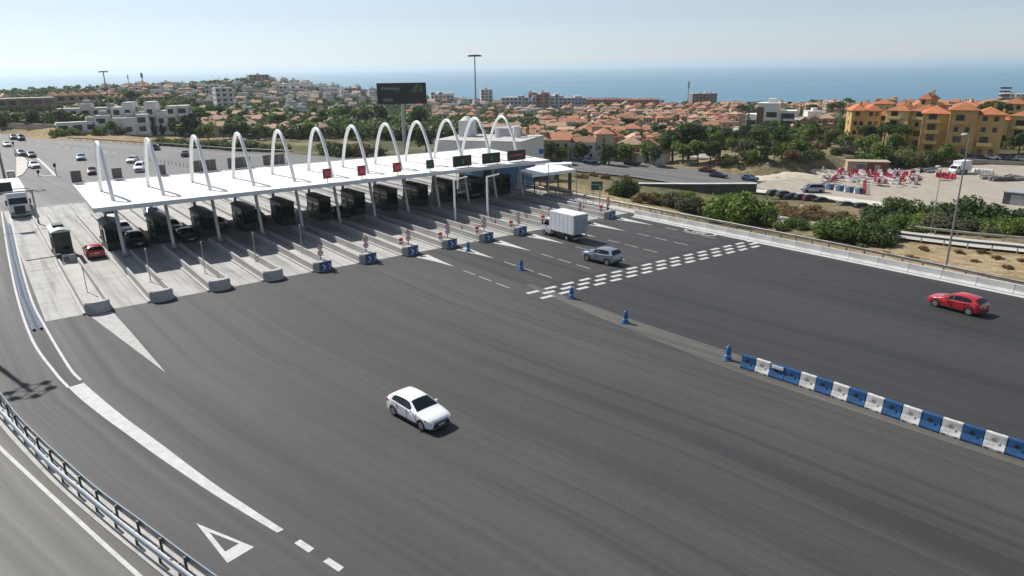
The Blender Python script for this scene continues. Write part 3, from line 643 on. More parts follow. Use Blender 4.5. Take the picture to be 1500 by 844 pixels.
# thin posts on the decks of the islands
for k, (bx, by, ty) in enumerate(((128, 428, 395), (221, 413, 368), (301, 401, 358), (375, 383, 345), (443, 371, 333))):
    p = G(bx, by, .19); h = z_at(p.x, p.y, ty)-.19
    t_ = empty('beacon_post', p, TH); tag(t_, 'thin grey post with small lamp on the %s island from the left' % nth(k+1), 'post', 'thin lamp posts on the islands')
    mb = MB(); mb.cyl(0, 0, 0, h, .045, .035, 8); mb.build('pole', GALV, t_); mb = MB(); mb.box(0, 0, h, .12, .16, .28); mb.build('lamp', GREY, t_); mb = MB(); mb.box(0, 0, 0, .3, .3, .05); mb.build('base', GALV, t_)
# round signs over the blue noses, and red-white units beside them
PINK = pm('sign_red_ring', (.36, .035, .05), .45, 0, .1, 5)
for k in range(4, NI):
    a = 5.08*k; b = NOSES[k]-1.0
    t_ = empty('lane_sign', L(a+.1, b, 1.03), TH); tag(t_, 'red rimmed round sign pair on a black post, %s island from the left' % nth(k+1), 'road sign', 'round sign pairs on the blue noses')
    mb = MB(); mb.cyl(0, .04, 0, 1.75, .05, None, 8); mb.build('post', BLACK, t_)
    if k == 12: mb = MB(); mb.box(0, 0, 0, .2, .2, .35); mb.build('base', BLACK, t_); 
    for z in (.72, 1.35):
        mb = MB(); mb.tube([(0, .0, z), (0, -.03, z)], .31, 20, smooth=False); d_ = mb.build('disc', PINK, t_)
        mb = MB(); mb.tube([(0, -.031, z), (0, -.037, z)], .225, 20, smooth=False); mb.build('sign_face', WPL, d_)
        mb = MB(); mb.box(0, -.042, z-.05, .26, .006, .1) if z < 1 else mb.bar((-.13, -.042, z+.12), (.13, -.042, z-.12), .006, .07); mb.build('symbol', PINK if z > 1 else DKGREY, d_)
for k in range(6, NI):
    a = 5.08*k; t_ = empty('bollard', L(a-.35, NOSES[k]-1.9, .19 if k > 6 else .95), TH)
    tag(t_, 'squat red and white bollard on the %s island from the left' % nth(k+1), 'bollard', 'red and white bollards on the islands')
    mb = MB(); mb.cyl(0, 0, .0, .75 if k > 6 else .1, .2, None, 12); mb.build('base', WPL, t_); z0 = .75 if k > 6 else .1
    mb = MB(); mb.cyl(0, 0, z0, z0+.62, .24, None, 14); mb.build('body', ORANGE, t_); mb = MB(); mb.cyl(0, 0, z0+.18, z0+.34, .25, None, 14); mb.build('band', WPL, t_); mb = MB(); mb.cyl(0, 0, z0+.62, z0+.68, .2, .1, 14); mb.build('cap', ORANGE, t_)
for k in range(8, NI):
    for j, (da, b) in enumerate(((-.55, -4.2), (.6, -2.6))):
        if k == 12 and j: continue
        t_ = empty('marker_post', L(5.08*k+da, b, .19), TH); tag(t_, 'slim %s marker post %s, %s island from the left' % (*(('dark red', 'behind the bollard') if j == 0 else ('brown grey', 'by the right kerb')), nth(k+1)), 'post', 'slim marker posts on the islands')
        mb = MB(); mb.cyl(0, 0, 0, 1.25, .07, None, 8); mb.build('pole', pm('dull_red_post', (.20, .06, .05), .6) if j == 0 else pm('brown_post', (.16, .13, .11), .6), t_); mb = MB(); mb.cyl(0, 0, 1.0, 1.15, .075, None, 8); mb.build('reflector_band', WPL, t_)
# portal posts with a boom at the top, in front of the last lanes
for i, (bx, by, ty) in enumerate(((667, 324, 263), (714.5, 319, 259))):
    p = G(bx, by, .19); h = z_at(p.x, p.y, ty)-.19
    t_ = empty('gantry_post', p, TH); tag(t_, 'tall white boom post before the canopy, %s one of the two' % ('left' if i == 0 else 'right'), 'gantry post', 'white boom posts before the right lanes')
    mb = MB(); mb.box(0, 0, 0, .2, .2, h); mb.build('pole', WHT, t_); mb = MB(); mb.bar((-.1, 0, h-.06), (2.7, .9, h+.0), .13, .14); mb.build('boom', WHT, t_); mb = MB(); mb.box(0, 0, 0, .42, .42, .06); mb.build('base_plate', GALV, t_)
# lane signals on the front edge
LEDG = pm('green_led', (.02, .12, .04), .5, 0, .05, 1, emit=(.03, .4, .12), estr=.12); LEDR = pm('red_led', (.3, .03, .04), .5, 0, .05, 1, emit=(.7, .05, .07), estr=.08)
LEDX = pm('pale_led', (.4, .12, .14), .5, 0, .05, 1, emit=(.9, .2, .25), estr=.08)
SCR = pm('signal_face_black', (.014, .016, .016), .45, 0, .2, 4); SCRG = pm('signal_face_green_black', (.012, .05, .03), .4, 0, .2, 4)
def signal(px0, py0, px1, py1, face, sym, lab, b=-16.3, back=False, group='lane signals along the front edge of the canopy'):
    (a0, z1), (a1, z0) = onb(px0, py0, b), onb(px1, py1, b)
    z0 = max(z0, 6.35); w, h = a1-a0, z1-z0; t_ = empty('lane_signal', L((a0+a1)/2, b, z0), TH); tag(t_, lab, 'lane signal', group)
    s = 1 if not back else -1
    mb = MB(); mb.box(0, .12, 0, w, .24, h); mb.build('housing', DKGREY, t_, bevel=.03)
    mb = MB(); mb.box(0, -.012 if not back else .252, .06, w-.12, .02, h-.12); mb.build('display', face, t_)
    for x in (-w*.36, w*.36) if w > 1.5 else (0,):
        mb = MB(); mb.box(x, .16, -(z0-6.2), .08, .08, z0-6.2+h*.5); mb.build('bracket', GALV, t_)
    y = -.03; m_ = min(w, h)
    if sym == 'x':
        for d in (1, -1):
            mb = MB(); mb.bar((-.3*m_*d, y, h/2-.3*m_), (.3*m_*d, y-.004*(d > 0), h/2+.3*m_), .02, .1*m_); mb.build('cross_bar', LEDX, t_)
    if sym == 'v':
        mb = MB(); mb.box(0, y, h*.45, .08*m_, .02, h*.32); mb.quad([(-.15*m_, y-.012, h*.47), (0, y-.012, h*.22), (.15*m_, y-.012, h*.47)]); mb.build('arrow', LEDG, t_)
    if sym == 't':
        mb = MB()
        for i in range(5): mb.box(-.3*w+i*.14*w, y, h*.42, .09*w, .02, h*.2)
        mb.build('lettering', LEDR, t_)
    if back:                                               # maintenance frame on the rear
        mb = MB(); mb.bar((-w*.7, -.15, .05), (w*.8, -.15, .05), .06, .06); mb.bar((-w*.5, -.02, .03), (-w*.5, -.7, .03), .05, .05); mb.bar((w*.5, -.02, .03), (w*.5, -.7, .03), .05, .05); mb.build('service_frame', GREY, t_)
        if w > 2.4:
            mb = MB(); mb.box(-w*.22, -.02, .1, .05, .05, h-.2); mb.box(w*.22, -.02, .1, .05, .05, h-.2); mb.build('rib', GREY, t_)
for i, r in enumerate(((473, 248, 486, 261), (524, 243.5, 536.5, 257), (576, 239, 588, 251.5))):
    signal(*r, RED, 'x', 'square red lane signal with pale cross, %s' % ('leftmost of the three red ones', 'middle one of the three red ones', 'rightmost of the three red ones')[i])
signal(625, 235, 636, 246.5, SCRG, 'v', 'square dark green lane signal between red crosses and wide boards')
signal(664, 229.5, 691, 242.5, SCR, 'v', 'wide black board with green arrow, leftmost of the three wide boards')
signal(707, 225.5, 733, 238, SCR, 'v', 'wide black board with green arrow, middle one of the three wide boards')
signal(744, 221.5, 770, 233.5, SCR, 't', 'wide black board with red lettering at the right end of the canopy')
BKS = ((102.5, 251, 121, 267), (163, 247, 180, 261), (231, 242, 244, 256), (282, 236, 318, 252), (333, 232, 368, 247), (385, 228, 418, 243), (540, 226, 551, 239))
for i, r in enumerate(BKS):
    signal(*r, SCR, '', 'dark %s seen from behind on the rear roof edge, %s from the left' % ('square board' if i in (0, 1, 2, 6) else 'long board', nth(i+1)), b=-37.2, back=True, group='sign boards along the rear edge of the canopy')
# gantry over the outermost lane, carrying a small board
p = L(-.6, -46.5); t_ = empty('height_gantry', p, TH); tag(t_, 'dark steel height gauge arm reaching over the white lorry', 'gantry')
mb = MB(); mb.box(0, 0, .1, .22, .22, 4.75); mb.build('post', GREY, t_); mb = MB(); mb.bar((0, 0, 4.75), (-5.4, .1, 4.7), .16, .16); mb.build('beam', GREY, t_)
t_ = empty('message_board', L(-3.4, -46.4, 4.85), TH); tag(t_, 'black message board above the white lorry at the far left', 'sign board')
mb = MB(); mb.box(0, .1, 0, 1.5, .3, 1.25); mb.build('housing', DKGREY, t_, bevel=.03); mb = MB(); mb.box(0, -.06, .1, 1.3, .02, 1.05); mb.build('display', SCR, t_)
# blue lane separators between the white lines on the left
for i, (off, lab) in enumerate(((.34, 'low blue toothed lane separator nearest the left road'), (.66, 'low blue toothed lane separator nearest the first toll lane'))):
    path = []
    for b in np.linspace(-49, 1.5, 50):
        b = float(b); ao = itp(b, [(-62, -4.1), (-49.5, -4.45), (-27, -5.0), (-8.8, -5.28), (4.2, -5.12)]); ai = itp(b, [(-62, -3.25), (-49, -3.5), (-27, -4.05), (-8.8, -4.3), (.9, -4.05), (9.6, -3.8)])
        path.append(L(ao+(ai-ao)*(off+(-.06 if i == 0 else .06)), b))
    t_ = empty('lane_separator', (0, 0, 0)); tag(t_, lab, 'lane separator', 'blue separators on the left of the plaza')
    mb = MB(); mb.sweep(path, [(-.11, .0), (-.11, .12), (.11, .12), (.11, .0)]); mb.build('base', pm('separator_base', (.015, .06, .13), .55), t_)
    q = resample(path, .8); mb = MB(); mb.box(0, 0, .12, .09, .6, .11); mr = MB(); mr.box(0, 0, .23, .08, .3, .02)
    f1 = mb.build('upright', pm('separator_teeth', (.03, .115, .25), .5), t_, loc=q[0], rz=TH); f2 = mr.build('reflector', BLUE, f1)
    for p in q[1:]:
        c = f1.copy(); C.objects.link(c); c.location = p; setp(c, t_); d_ = f2.copy(); C.objects.link(d_); setp(d_, c)
# double guard rail along the slip road, lower left
def flat(p): return Vector((p.x, p.y, 0))
def extend(pts, d0, d1):
    a = pts[0]+(pts[0]-pts[1]).normalized()*d0; b = pts[-1]+(pts[-1]-pts[-2]).normalized()*d1; return [a]+pts+[b]
RP1 = smoothpath(extend([flat(G(x, y, .88)) for x, y in ((0, 576), (24.4, 607.4), (57.4, 640.5), (97.4, 677), (146, 718.8), (205, 762), (271.4, 812), (313, 842))], 22, 18), 8)
RP2 = smoothpath(extend([flat(G(x, y, .88)) for x, y in ((0, 599), (41.8, 644), (81.8, 684), (127, 722), (184.4, 769), (250.6, 819.7), (278, 840.6))], 22, 18), 8)
RP1, RP2 = resample(RP1, .5), resample(RP2, .5)
def offset(path, d):
    out = []
    for i, p in enumerate(path):
        t = path[min(i+1, len(path)-1)]-path[max(i-1, 0)]; t.z = 0; t.normalize(); out.append(p+Vector((t.y, -t.x, 0))*d)
    return out
SGN = -1 if AB(offset(RP1, 1)[20])[0] > AB(RP1[20])[0] else 1
n_ = min(len(RP1), len(RP2)); mid_ = [(a+b)/2 for a, b in zip(RP1[:n_], [min(RP2, key=lambda q, a=a: (q-a).length) for a in RP1[:n_]])]
mb = MB(); mb.sweep(mid_[::3], [(-.5, .0), (-.5, .07), (.5, .07), (.5, .0)]); o = mb.build('verge_kerb', concrete('verge_concrete', (.42, .41, .38), .2)); tag(o, kind='structure')
RAILB = pm('blue_grey_rail', (.20, .245, .28), .4, .3, .12, 2)
WB = [(0, -.155), (.03, -.155), (.085, -.11), (.085, -.05), (.03, -.02), (.03, .02), (.085, .05), (.085, .11), (.03, .155), (0, .155), (.05, .1), (.05, .05), (.0, .02), (.0, -.02), (.05, -.05), (.05, -.11)]
WBs = [(-.015, -.16), (.02, -.16), (.08, -.11), (.08, -.05), (.025, -.015), (.025, .015), (.08, .05), (.08, .11), (.02, .16), (-.015, .16)]
def guard_rail(name, path, lab, group, rail_m, h=.72, flip=1, step=2.0, post_m=GALV, pipe=False, zoff=0):
    t_ = empty(name, path[0]); tag(t_, lab, 'guard rail', group); o0 = path[0]
    loc = [p-o0 for p in path]
    mb = MB(); mb.sweep([p+Vector((0, 0, h)) for p in loc], [(x*flip, y) for x, y in WBs][::flip]); mb.build('rail', rail_m, t_)
    if pipe:
        mb = MB(); mb.tube([p+Vector((0, 0, .42)) for p in offset(loc, .06*flip)], .055, 6); mb.build('lower_rail', rail_m, t_)
    pts = resample(loc, step)[:100]; pl = offset(pts, -.09*flip); pm_ = MB(); pm_.box(0, 0, -.1, .1, .12, h+.2); first = None
    for p in pl:
        if first is None: first = pm_.build('post', post_m, t_, loc=p, rz=TH)
        else:
            c = first.copy(); C.objects.link(c); c.location = p; setp(c, t_)
    return t_
guard_rail('guard_rail', RP1, 'blue grey guard rail on the plaza side of the curved double railing', 'double railing along the lower left road', RAILB, .75, -SGN, 2.0, DKGREY)
guard_rail('guard_rail', RP2, 'pale steel guard rail on the lower road side of the curved double railing', 'double railing along the lower left road', pm('pale_blue_rail', (.40, .44, .46), .4, .3, .1, 2), .72, SGN, 2.0, DKGREY, False)
# right edge: concrete barrier and guard rail behind it
def strip_path(tab, n=6, z=0): return smoothpath([L(a, b, z) for a, b in tab], n)
rb = strip_path(((64.6, 1.6), (64.75, 10), (64.8, 20), (64.95, 30), (65.05, 41), (65.15, 50), (65.2, 62), (65.3, 76)))
BARC = concrete('barrier_concrete', (.55, .545, .52), .15); q = resample(rb, 3.0); JERSEY = [(-.3, 0), (-.3, .08), (-.14, .32), (-.09, .86), (.09, .86), (.14, .32), (.3, .08), (.3, 0)]
nb_ = 0
for i in range(len(q)-1):
    p0, p1 = q[i], q[i+1]; d = (p1-p0).normalized(); mb = MB(); mid = (p0+p1)/2
    mb.sweep([p0+d*.02-mid, p1-d*.02-mid], JERSEY); nb_ += 1
    o = mb.build('concrete_barrier', BARC, loc=mid)
    tag(o, 'pale concrete barrier block, %s from the far end of the right hand row' % nth(nb_), 'concrete barrier', 'concrete barrier blocks along the right edge')
mb = MB(); mb.ribbon(offset(rb, .62*(1 if AB(offset(rb, 1)[3])[0] < AB(rb[3])[0] else -1)), .28, .012); o = mb.build('road_marking', WHITE); tag(o, kind='structure')
if o.data.polygons[0].normal.z < 0: o.data.flip_normals()
gr = strip_path(((66.95, -22), (67.1, -10), (67.2, 5), (67.3, 18), (67.2, 31), (66.7, 41), (66.3, 47), (66.2, 56), (66.2, 68), (66.3, 78)))
sg = 1 if AB(offset(gr, 1)[3])[0] < AB(gr[3])[0] else -1
guard_rail('guard_rail', gr, 'long dark steel guard rail behind the concrete barrier on the right', None, pm('weathered_rail', (.20, .19, .175), .5, .3, .2, 1), .78, sg, 2.0, GREY)
for sgn, lab in ((1, 'guard rail on the far side of the pale service road'), (-1, 'guard rail on the near side of the pale service road')):
    pth = [p for p in SERV if proj(p)[0] > 1322]; pth = offset(pth, 2.75*sgn)
    f_ = -1 if (AB(pth[3])[0] > AB(SERV[-8])[0]) else 1
    far = AB(pth[3])[0] > AB([p for p in SERV if proj(p)[0] > 1322][3])[0]
    guard_rail('guard_rail', pth, 'guard rail on the %s side of the pale service road' % ('far' if far else 'near'), 'guard rails of the service road', pm('rail_tan', (.36, .33, .28), .5, .2, .2, 1) if far else pm('rail_blue', (.13, .16, .2), .5, .3, .2, 1), .7, 1, 2.5, GREY)
# pedestrian fence beside the last lane
t_ = empty('metal_fence', L(63.9, 0), TH); tag(t_, 'grey metal railing fence along the last toll lane', 'fence')
for z in (.25, .75, 1.2):
    mb = MB(); mb.bar((0, 4, z), (0, 42, z), .05, .05); mb.build('rail', GALV, t_)
for i in range(20):
    mb = MB(); mb.box(0, 4+2*i, 0, .06, .06, 1.3); mb.build('post', GALV, t_)
t_ = empty('metal_fence', L(65.2, 0), TH); tag(t_, 'second grey metal fence with tall posts next to the dry verge', 'fence')
for z in (.4, 1.1, 1.6):
    mb = MB(); mb.bar((0, 6, z), (.6, 30, z), .05, .05); mb.build('rail', GALV, t_)
for i in range(9):
    mb = MB(); mb.box(.075*i*1.0, 6+3*i, 0, .09, .09, 2.1 if i % 3 == 0 else 1.7); mb.build('post', GREY, t_)
# kerbed pavement between the last lane and the verge
mb = MB(); mb.prism([(65.45, 60), (67.6, 60), (67.6, -1.5), (65.45, -1.5)], .0, .14); o = mb.build('pavement', CURB, loc=O, rz=TH); tag(o, kind='structure')
# plastic barriers, blue and white
def barrier_proto(m1):
    t_ = empty('plastic_barrier', (0, 0, 0)); prof = [(-.26, 0), (-.26, .12), (-.13, .42), (-.1, .9), (.1, .9), (.13, .42), (.26, .12), (.26, 0)]
    mb = MB(); mb.sweep([(-.505, 0, 0), (.505, 0, 0)], prof); mb.build('body', m1, t_, bevel=.025)
    for s in (-1, 1):
        mb = MB(); mb.tube([(-.08, s*.118, .56), (-.08, s*.130, .56)], .11, 14, smooth=False); mb.build('port', BLACK if m1 is not WPB else pm('port_grey', (.32, .31, .29), .6), t_)
        mb = MB(); mb.box(.2, s*.15, .16, .05, .05, .32); mb.build('rib', m1, t_)
        for x in (-.3, .28):
            mb = MB(); mb.box(x, s*.262, .0, .18, .012, .07); mb.build('fork_slot', BLACK, t_)
    mb = MB(); mb.box(0, 0, .895, 1.0, .12, .03); mb.build('top_lip', m1, t_)
    return t_
seq = 'bwbbwbwbwbwbwbwbwbw'; BP = {}
bl_ = smoothpath([L(a, b) for a, b in ((32.92, 41.15), (33.2, 43.3), (33.6, 48.1), (33.85, 52.6), (34.35, 57.4), (34.75, 61)) ], 10); q = resample(bl_, 1.03)
WPB = pm('scuffed_white_plastic', (.56, .555, .53), .55, 0, .3, 2.2); blb = pm('traffic_blue_body', (.016, .085, .215), .5, 0, .3, 2.2)
nbw = {'b': 0, 'w': 0}
for i in range(min(len(q)-1, len(seq))):
    p0, p1 = q[i], q[i+1]; c = seq[i]; nbw[c] += 1
    if c in BP: t_ = copy_tree(BP[c])
    else: t_ = BP[c] = barrier_proto(blb if c == 'b' else WPB)
    t_.location = (p0+p1)/2+Vector((0, 0, .01)); t_.rotation_euler = (0, 0, math.atan2(p1.y-p0.y, p1.x-p0.x)+rnd.uniform(-.035, .035))
    tag(t_, '%s plastic barrier in the blue and white row, %s %s one from its left end%s' % ({'b': 'blue', 'w': 'white'}[c], nth(nbw[c]), {'b': 'blue', 'w': 'white'}[c], ''), 'barrier', 'blue and white plastic barriers in a row')
    if i == 2:
        mb = MB(); mb.box(0, -.155, .66, .8, .06, .2); mb.build('white_patch', WPL, t_)
        mb = MB()
# blue delineators
def delineator():
    t_ = empty('delineator', (0, 0, 0)); mb = MB(); mb.box(0, 0, 0, .62, .62, .06); mb.build('base', BLUE, t_, bevel=.02)
    mb = MB(); mb.tube([(0, 0, .06), (0, 0, .2), (0, 0, .55), (0, 0, .95), (0, 0, 1.0)], [.27, .22, .19, .17, .1], 16); mb.build('body', BLUE, t_)
    for z in (.3, .6):
        mb = MB(); mb.tube([(0, 0, z), (0, 0, z+.12)], [.218-.07*(z > .4)*.5, .205-.07*(z > .4)*.4], 16); mb.build('band', pm('pale_blue_band', (.25, .38, .55), .4), t_)
    for s in (-1, 1):
        mb = MB(); mb.tube([(s*.1, 0, .98), (s*.12, 0, 1.08), (s*.04, 0, 1.12), (0, 0, 1.12)], .025, 6); mb.build('handle', BLUE, t_)
    return t_
dp = None
for i, (px, py, lab) in enumerate(((686, 368, 'blue delineator by the white wedge, farthest of the five'), (763.5, 395, 'blue delineator beside the dashed lane line'), (837, 437, 'blue delineator standing on the white rumble bars'), (916, 473, 'blue delineator alone on the dusty seam of the asphalt'), (1066, 527, 'blue delineator next to the head of the plastic barrier row'))):
    t_ = copy_tree(dp) if dp else delineator(); dp = dp or t_
    t_.location = G(px, py, .012); t_.rotation_euler = (0, 0, TH+.2*i); tag(t_, lab, 'delineator', 'blue delineators along the lane split')
# masts
def mast(base, top, lab, r=.28, crown=True, name='light_mast', lean=None):
    t_ = empty(name, base); tag(t_, lab, 'light mast'); h = top-base[2]
    mb = MB(); mb.tube([(0, 0, 0), (0, 0, h)], [r, r*.45], 12); mb.build('pole', pm('mast_grey', (.24, .26, .26), .5, .3, .12, 1), t_)
    if crown:
        mb = MB(); mb.tube([(math.cos(2*math.pi*i/16)*1.15, math.sin(2*math.pi*i/16)*1.15, h-.1) for i in range(17)], .06, 6, caps=False)
        for i in range(4): mb.bar((0, 0, h-.1), (1.15*math.cos(i*math.pi/2), 1.15*math.sin(i*math.pi/2), h-.1), .06, .06)
        mb.build('crown_ring', GREY, t_)
        for i in range(6):
            an = i*math.pi/3+.3; mb = MB(); mb.box(1.2*math.cos(an), 1.2*math.sin(an), h-.42, .6, .5, .26, rz=an); mb.build('floodlight', DKGREY, t_, bevel=.04)
    else:
        mb = MB(); mb.tube([(0, 0, h-.05), (-.25, -.2, h+.12), (-.7, -.45, h+.2)], .05, 6); mb.build('arm', GALV, t_); mb = MB(); mb.box(-.95, -.6, h+.14, .7, .3, .14, rz=.56); mb.build('lamp_head', WHT, t_, bevel=.03)
    mb = MB(); mb.box(0, 0, -.3, .9, .9, .42); mb.build('footing', CURB, t_); return t_
p = G(167, 195, 0); p.z = min(hz(p.x, p.y), 0)
mast(p, z_at(p.x, p.y, 104), 'tall floodlight mast on the left beyond the approach road', .34)
p = L(72.5, -50.0); p = at_dist(699, 225, 158); p.z = hz(p.x, p.y); mast(p, z_at(p.x, p.y, 80), 'tallest floodlight mast rising behind the canopy towards the sea', .26)
hd = G(46, 574); bp = hd-Vector((SHX, SHY, 0))*20.0; bp.z = 0
mast(bp, 20.0, 'floodlight mast beyond the left edge whose shadow lies on the road', .3)
p = G(8.5, 268, 0); mast(p, 17, 'dark green pole cut by the left edge of the picture', .26)
p = L(74.87, 37.22); p.z = hz(p.x, p.y); mast(p, z_at(p.x, p.y, 199), 'slim street lamp on the verge behind the right hand guard rail', .12, False, 'street_lamp')
p = G(1364, 338, -2.2); p.z = hz(p.x, p.y); mast(p, z_at(p.x, p.y, 245), 'thin pole beside the pale service road, left of the lamp', .07, False, 'street_lamp')
for px, by, ty, lab in ((1176, 302, 276, 'short thin lamp pole at the near edge of the yard'), (943, 240, 222, 'small lamp pole beside the highway below the houses'), (1126, 262, 240, 'thin lamp pole at the end of the highway')):
    p = T(px, by, 90); mast(p, z_at(p.x, p.y, ty), lab, .09, False, 'street_lamp')
for px, by, ty, lab in ((803.5, 299, 240, 'thin dark pole in front of the service canopy'), (844, 293, 248, 'tan pole at the dry verge right of the service canopy'), (793, 262, 226, 'pole below the blue sign by the service canopy')):
    p = G(px, by, 0); t_ = empty('pole', p); tag(t_, lab, 'pole'); h = z_at(p.x, p.y, ty); mb = MB(); mb.cyl(0, 0, -.1, h, .07, .05, 8); mb.build('shaft', GREY if px != 844 else pm('tan_pole', (.3, .25, .17), .6), t_); mb = MB(); mb.cyl(0, 0, 0, .12, .14, None, 8); mb.build('base', GALV, t_)
# signs right of the canopy
def panel_sign(px0, py0, px1, py1, base_py, mat, lab, name='road_sign', z=0.0, posts=2, lines=()):
    cx = (px0+px1)/2; p = G(cx, base_py, z); D = math.hypot(p.x, p.y); p.z = hz(p.x, p.y)
    zt, zb = z_at(p.x, p.y, py0), z_at(p.x, p.y, py1); A0, A1 = at_dist(px0, py0, D), at_dist(px1, py0, D); w = (A1-A0).length; rz = math.atan2(A1.y-A0.y, A1.x-A0.x)
    t_ = empty(name, p, rz); tag(t_, lab, 'road sign'); mb = MB(); mb.box(0, 0, zb-p.z, w, .08, zt-zb); mb.build('panel', mat, t_)
    mb = MB(); e = .05
    for zz in (zb-p.z, zt-p.z-e): mb.box(0, -.045, zz, w, .012, e)
    for xx in (-w/2+e/2, w/2-e/2): mb.box(xx, -.045, zb-p.z+e, e, .012, zt-zb-2*e)
    mb.build('border', pm('sign_pale_green', (.25, .42, .34), .5) if mat is not BLUE else WPL, t_)
    for x in ((-w*.3, w*.3) if posts == 2 else (0,)):
        mb = MB(); mb.box(x, .1, -.2, .12, .1, zt-p.z-.1+.2-(zt-zb)*.1); mb.build('post', GALV, t_)
    for (fx, fz, fw, fh) in lines:
        mb = MB(); mb.box(fx*w, -.05, zb-p.z+fz*(zt-zb), fw*w, .01, fh*(zt-zb)); mb.build('lettering', pm('sign_white', (.5, .6, .55), .5), t_)
    return t_
panel_sign(865.5, 265.5, 882.5, 279, 286, pm('sign_green', (.008, .10, .06), .45, 0, .1, 2), 'green direction sign on two posts on the dry verge', lines=((-.05, .6, .75, .05), (.28, .18, .12, .3)), z=-.4)
panel_sign(788.5, 217.5, 797, 226.5, 262, BLUE, 'small square blue sign right of the canopy', posts=1)
# billboard
p = at_dist(593, 215, 205); p.z = hz(p.x, p.y); zt, zb = z_at(p.x, p.y, 121.5), z_at(p.x, p.y, 152.5); A0, A1 = at_dist(557, 120, 205), at_dist(629.5, 120, 205)
w = (A1-A0).length; h = zt-zb; t_ = empty('billboard', p, math.atan2(A1.y-A0.y, A1.x-A0.x)); tag(t_, 'large black billboard with faint green artwork on a pale single post', 'billboard')
BBK = pm('billboard_black', (.012, .013, .017), .5, 0, .2, .4)
mb = MB(); mb.box(0, .35, zb-p.z, w, .7, h); mb.build('box', DKGREY, t_); mb = MB(); mb.box(0, -.03, zb-p.z+.12, w-.25, .05, h-.24); pn = mb.build('poster', BBK, t_)
mb = MB(); mb.cyl(0, .35, -.5, zb-p.z, .5, .42, 14); mb.build('post', pm('pale_post', (.5, .5, .48), .5, 0, .08, 1), t_)
mb = MB(); zz = zb-p.z; x = -w*.40
gl = [(.055, .10), (.05, .06), (.05, .06), (.05, .06), (.06, .06), (.06, .06), (.05, .06), (.05, .09), (.03, .09)]
for i, (fw, fh) in enumerate(gl):
    X = -w*.39+i*.042*w; mb.box(X, -.062, zz+h*(.70-.004*i), fw*w*.5, .01, fh*h); mb.box(X+.006*w, -.062, zz+h*(.76-.004*i), .02*w, .01, .05*h)
mb.build('lettering', pm('billboard_pale_text', (.30, .34, .28), .5, 0, .25, 2), pn)
mb = MB()
for i in (0, 1): 
    for j in range(6): mb.box(-w*.37+j*.034*w, -.062, zz+h*(.145+.085*i), .028*w, .01, .035*h)
mb.build('small_print', pm('billboard_small_text', (.34, .34, .37), .5), pn)
GRB = pm('billboard_green', (.075, .17, .045), .5, 0, .3, 1.2); LGB = pm('billboard_leaf', (.02, .065, .012), .5, 0, .3, 1.2); y = -.062
mb = MB(); mb.quad([(.19*w, y, zz+h*.55), (.28*w, y, zz+h*.94), (.36*w, y, zz+h*.94), (.335*w, y, zz+h*.55)]); mb.quad([(.36*w, y, zz+h*.55), (.38*w, y, zz+h*.88), (.42*w, y, zz+h*.92), (.42*w, y, zz+h*.55)]); mb.build('artwork', GRB, pn)
mb = MB(); mb.quad([(.30*w, y-.005, zz+h*.56), (.31*w, y-.005, zz+h*.76), (.345*w, y-.005, zz+h*.76), (.335*w, y-.005, zz+h*.53)]); mb.quad([(-.15*w, y, zz+h*.50), (-.14*w, y, zz+h*.66), (-.05*w, y, zz+h*.68), (-.04*w, y, zz+h*.52)]); mb.build('artwork', LGB, pn)
# ---------------------------------------------------------------- vehicles.  local frame: +x forward, origin on the ground at the centre
def carpaint(name, rgb, rough=.28, metal=0.0):
    return pm('paint_'+name, rgb, rough, metal, .04, .5, .5, coat=.8)
P_WHITE = carpaint('white', (.78, .79, .80)); P_RED = carpaint('red', (.38, .007, .017)); P_SILV = carpaint('silver', (.24, .275, .32), .3, .5)
P_BLACK = carpaint('black', (.012, .013, .015)); P_BLUE = carpaint('blue', (.10, .17, .28), .3, .3); P_DRED = carpaint('dark_red', (.12, .012, .03)); P_GREY = carpaint('grey', (.10, .105, .115), .3, .3); P_NAVY = carpaint('navy', (.02, .03, .07)); P_SKY = carpaint('light_blue', (.25, .34, .45), .3, .3)
TYRE = pm('tyre_rubber', (.018, .018, .018), .8, 0, .2, 6); RIM = pm('alloy_rim', (.42, .43, .44), .3, .8, .1, 8); LENS = pm('headlamp_lens', (.10, .115, .13), .08, .2, .1, 8); TAIL = pm('tail_lamp', (.25, .01, .015), .2, 0, .1, 8)
CGLASS = pm('car_glass', (.006, .010, .012), .05, 0, .1, 1, spec=.45)
PLATE = pm('number_plate', (.62, .62, .58), .5, 0, .1, 10)
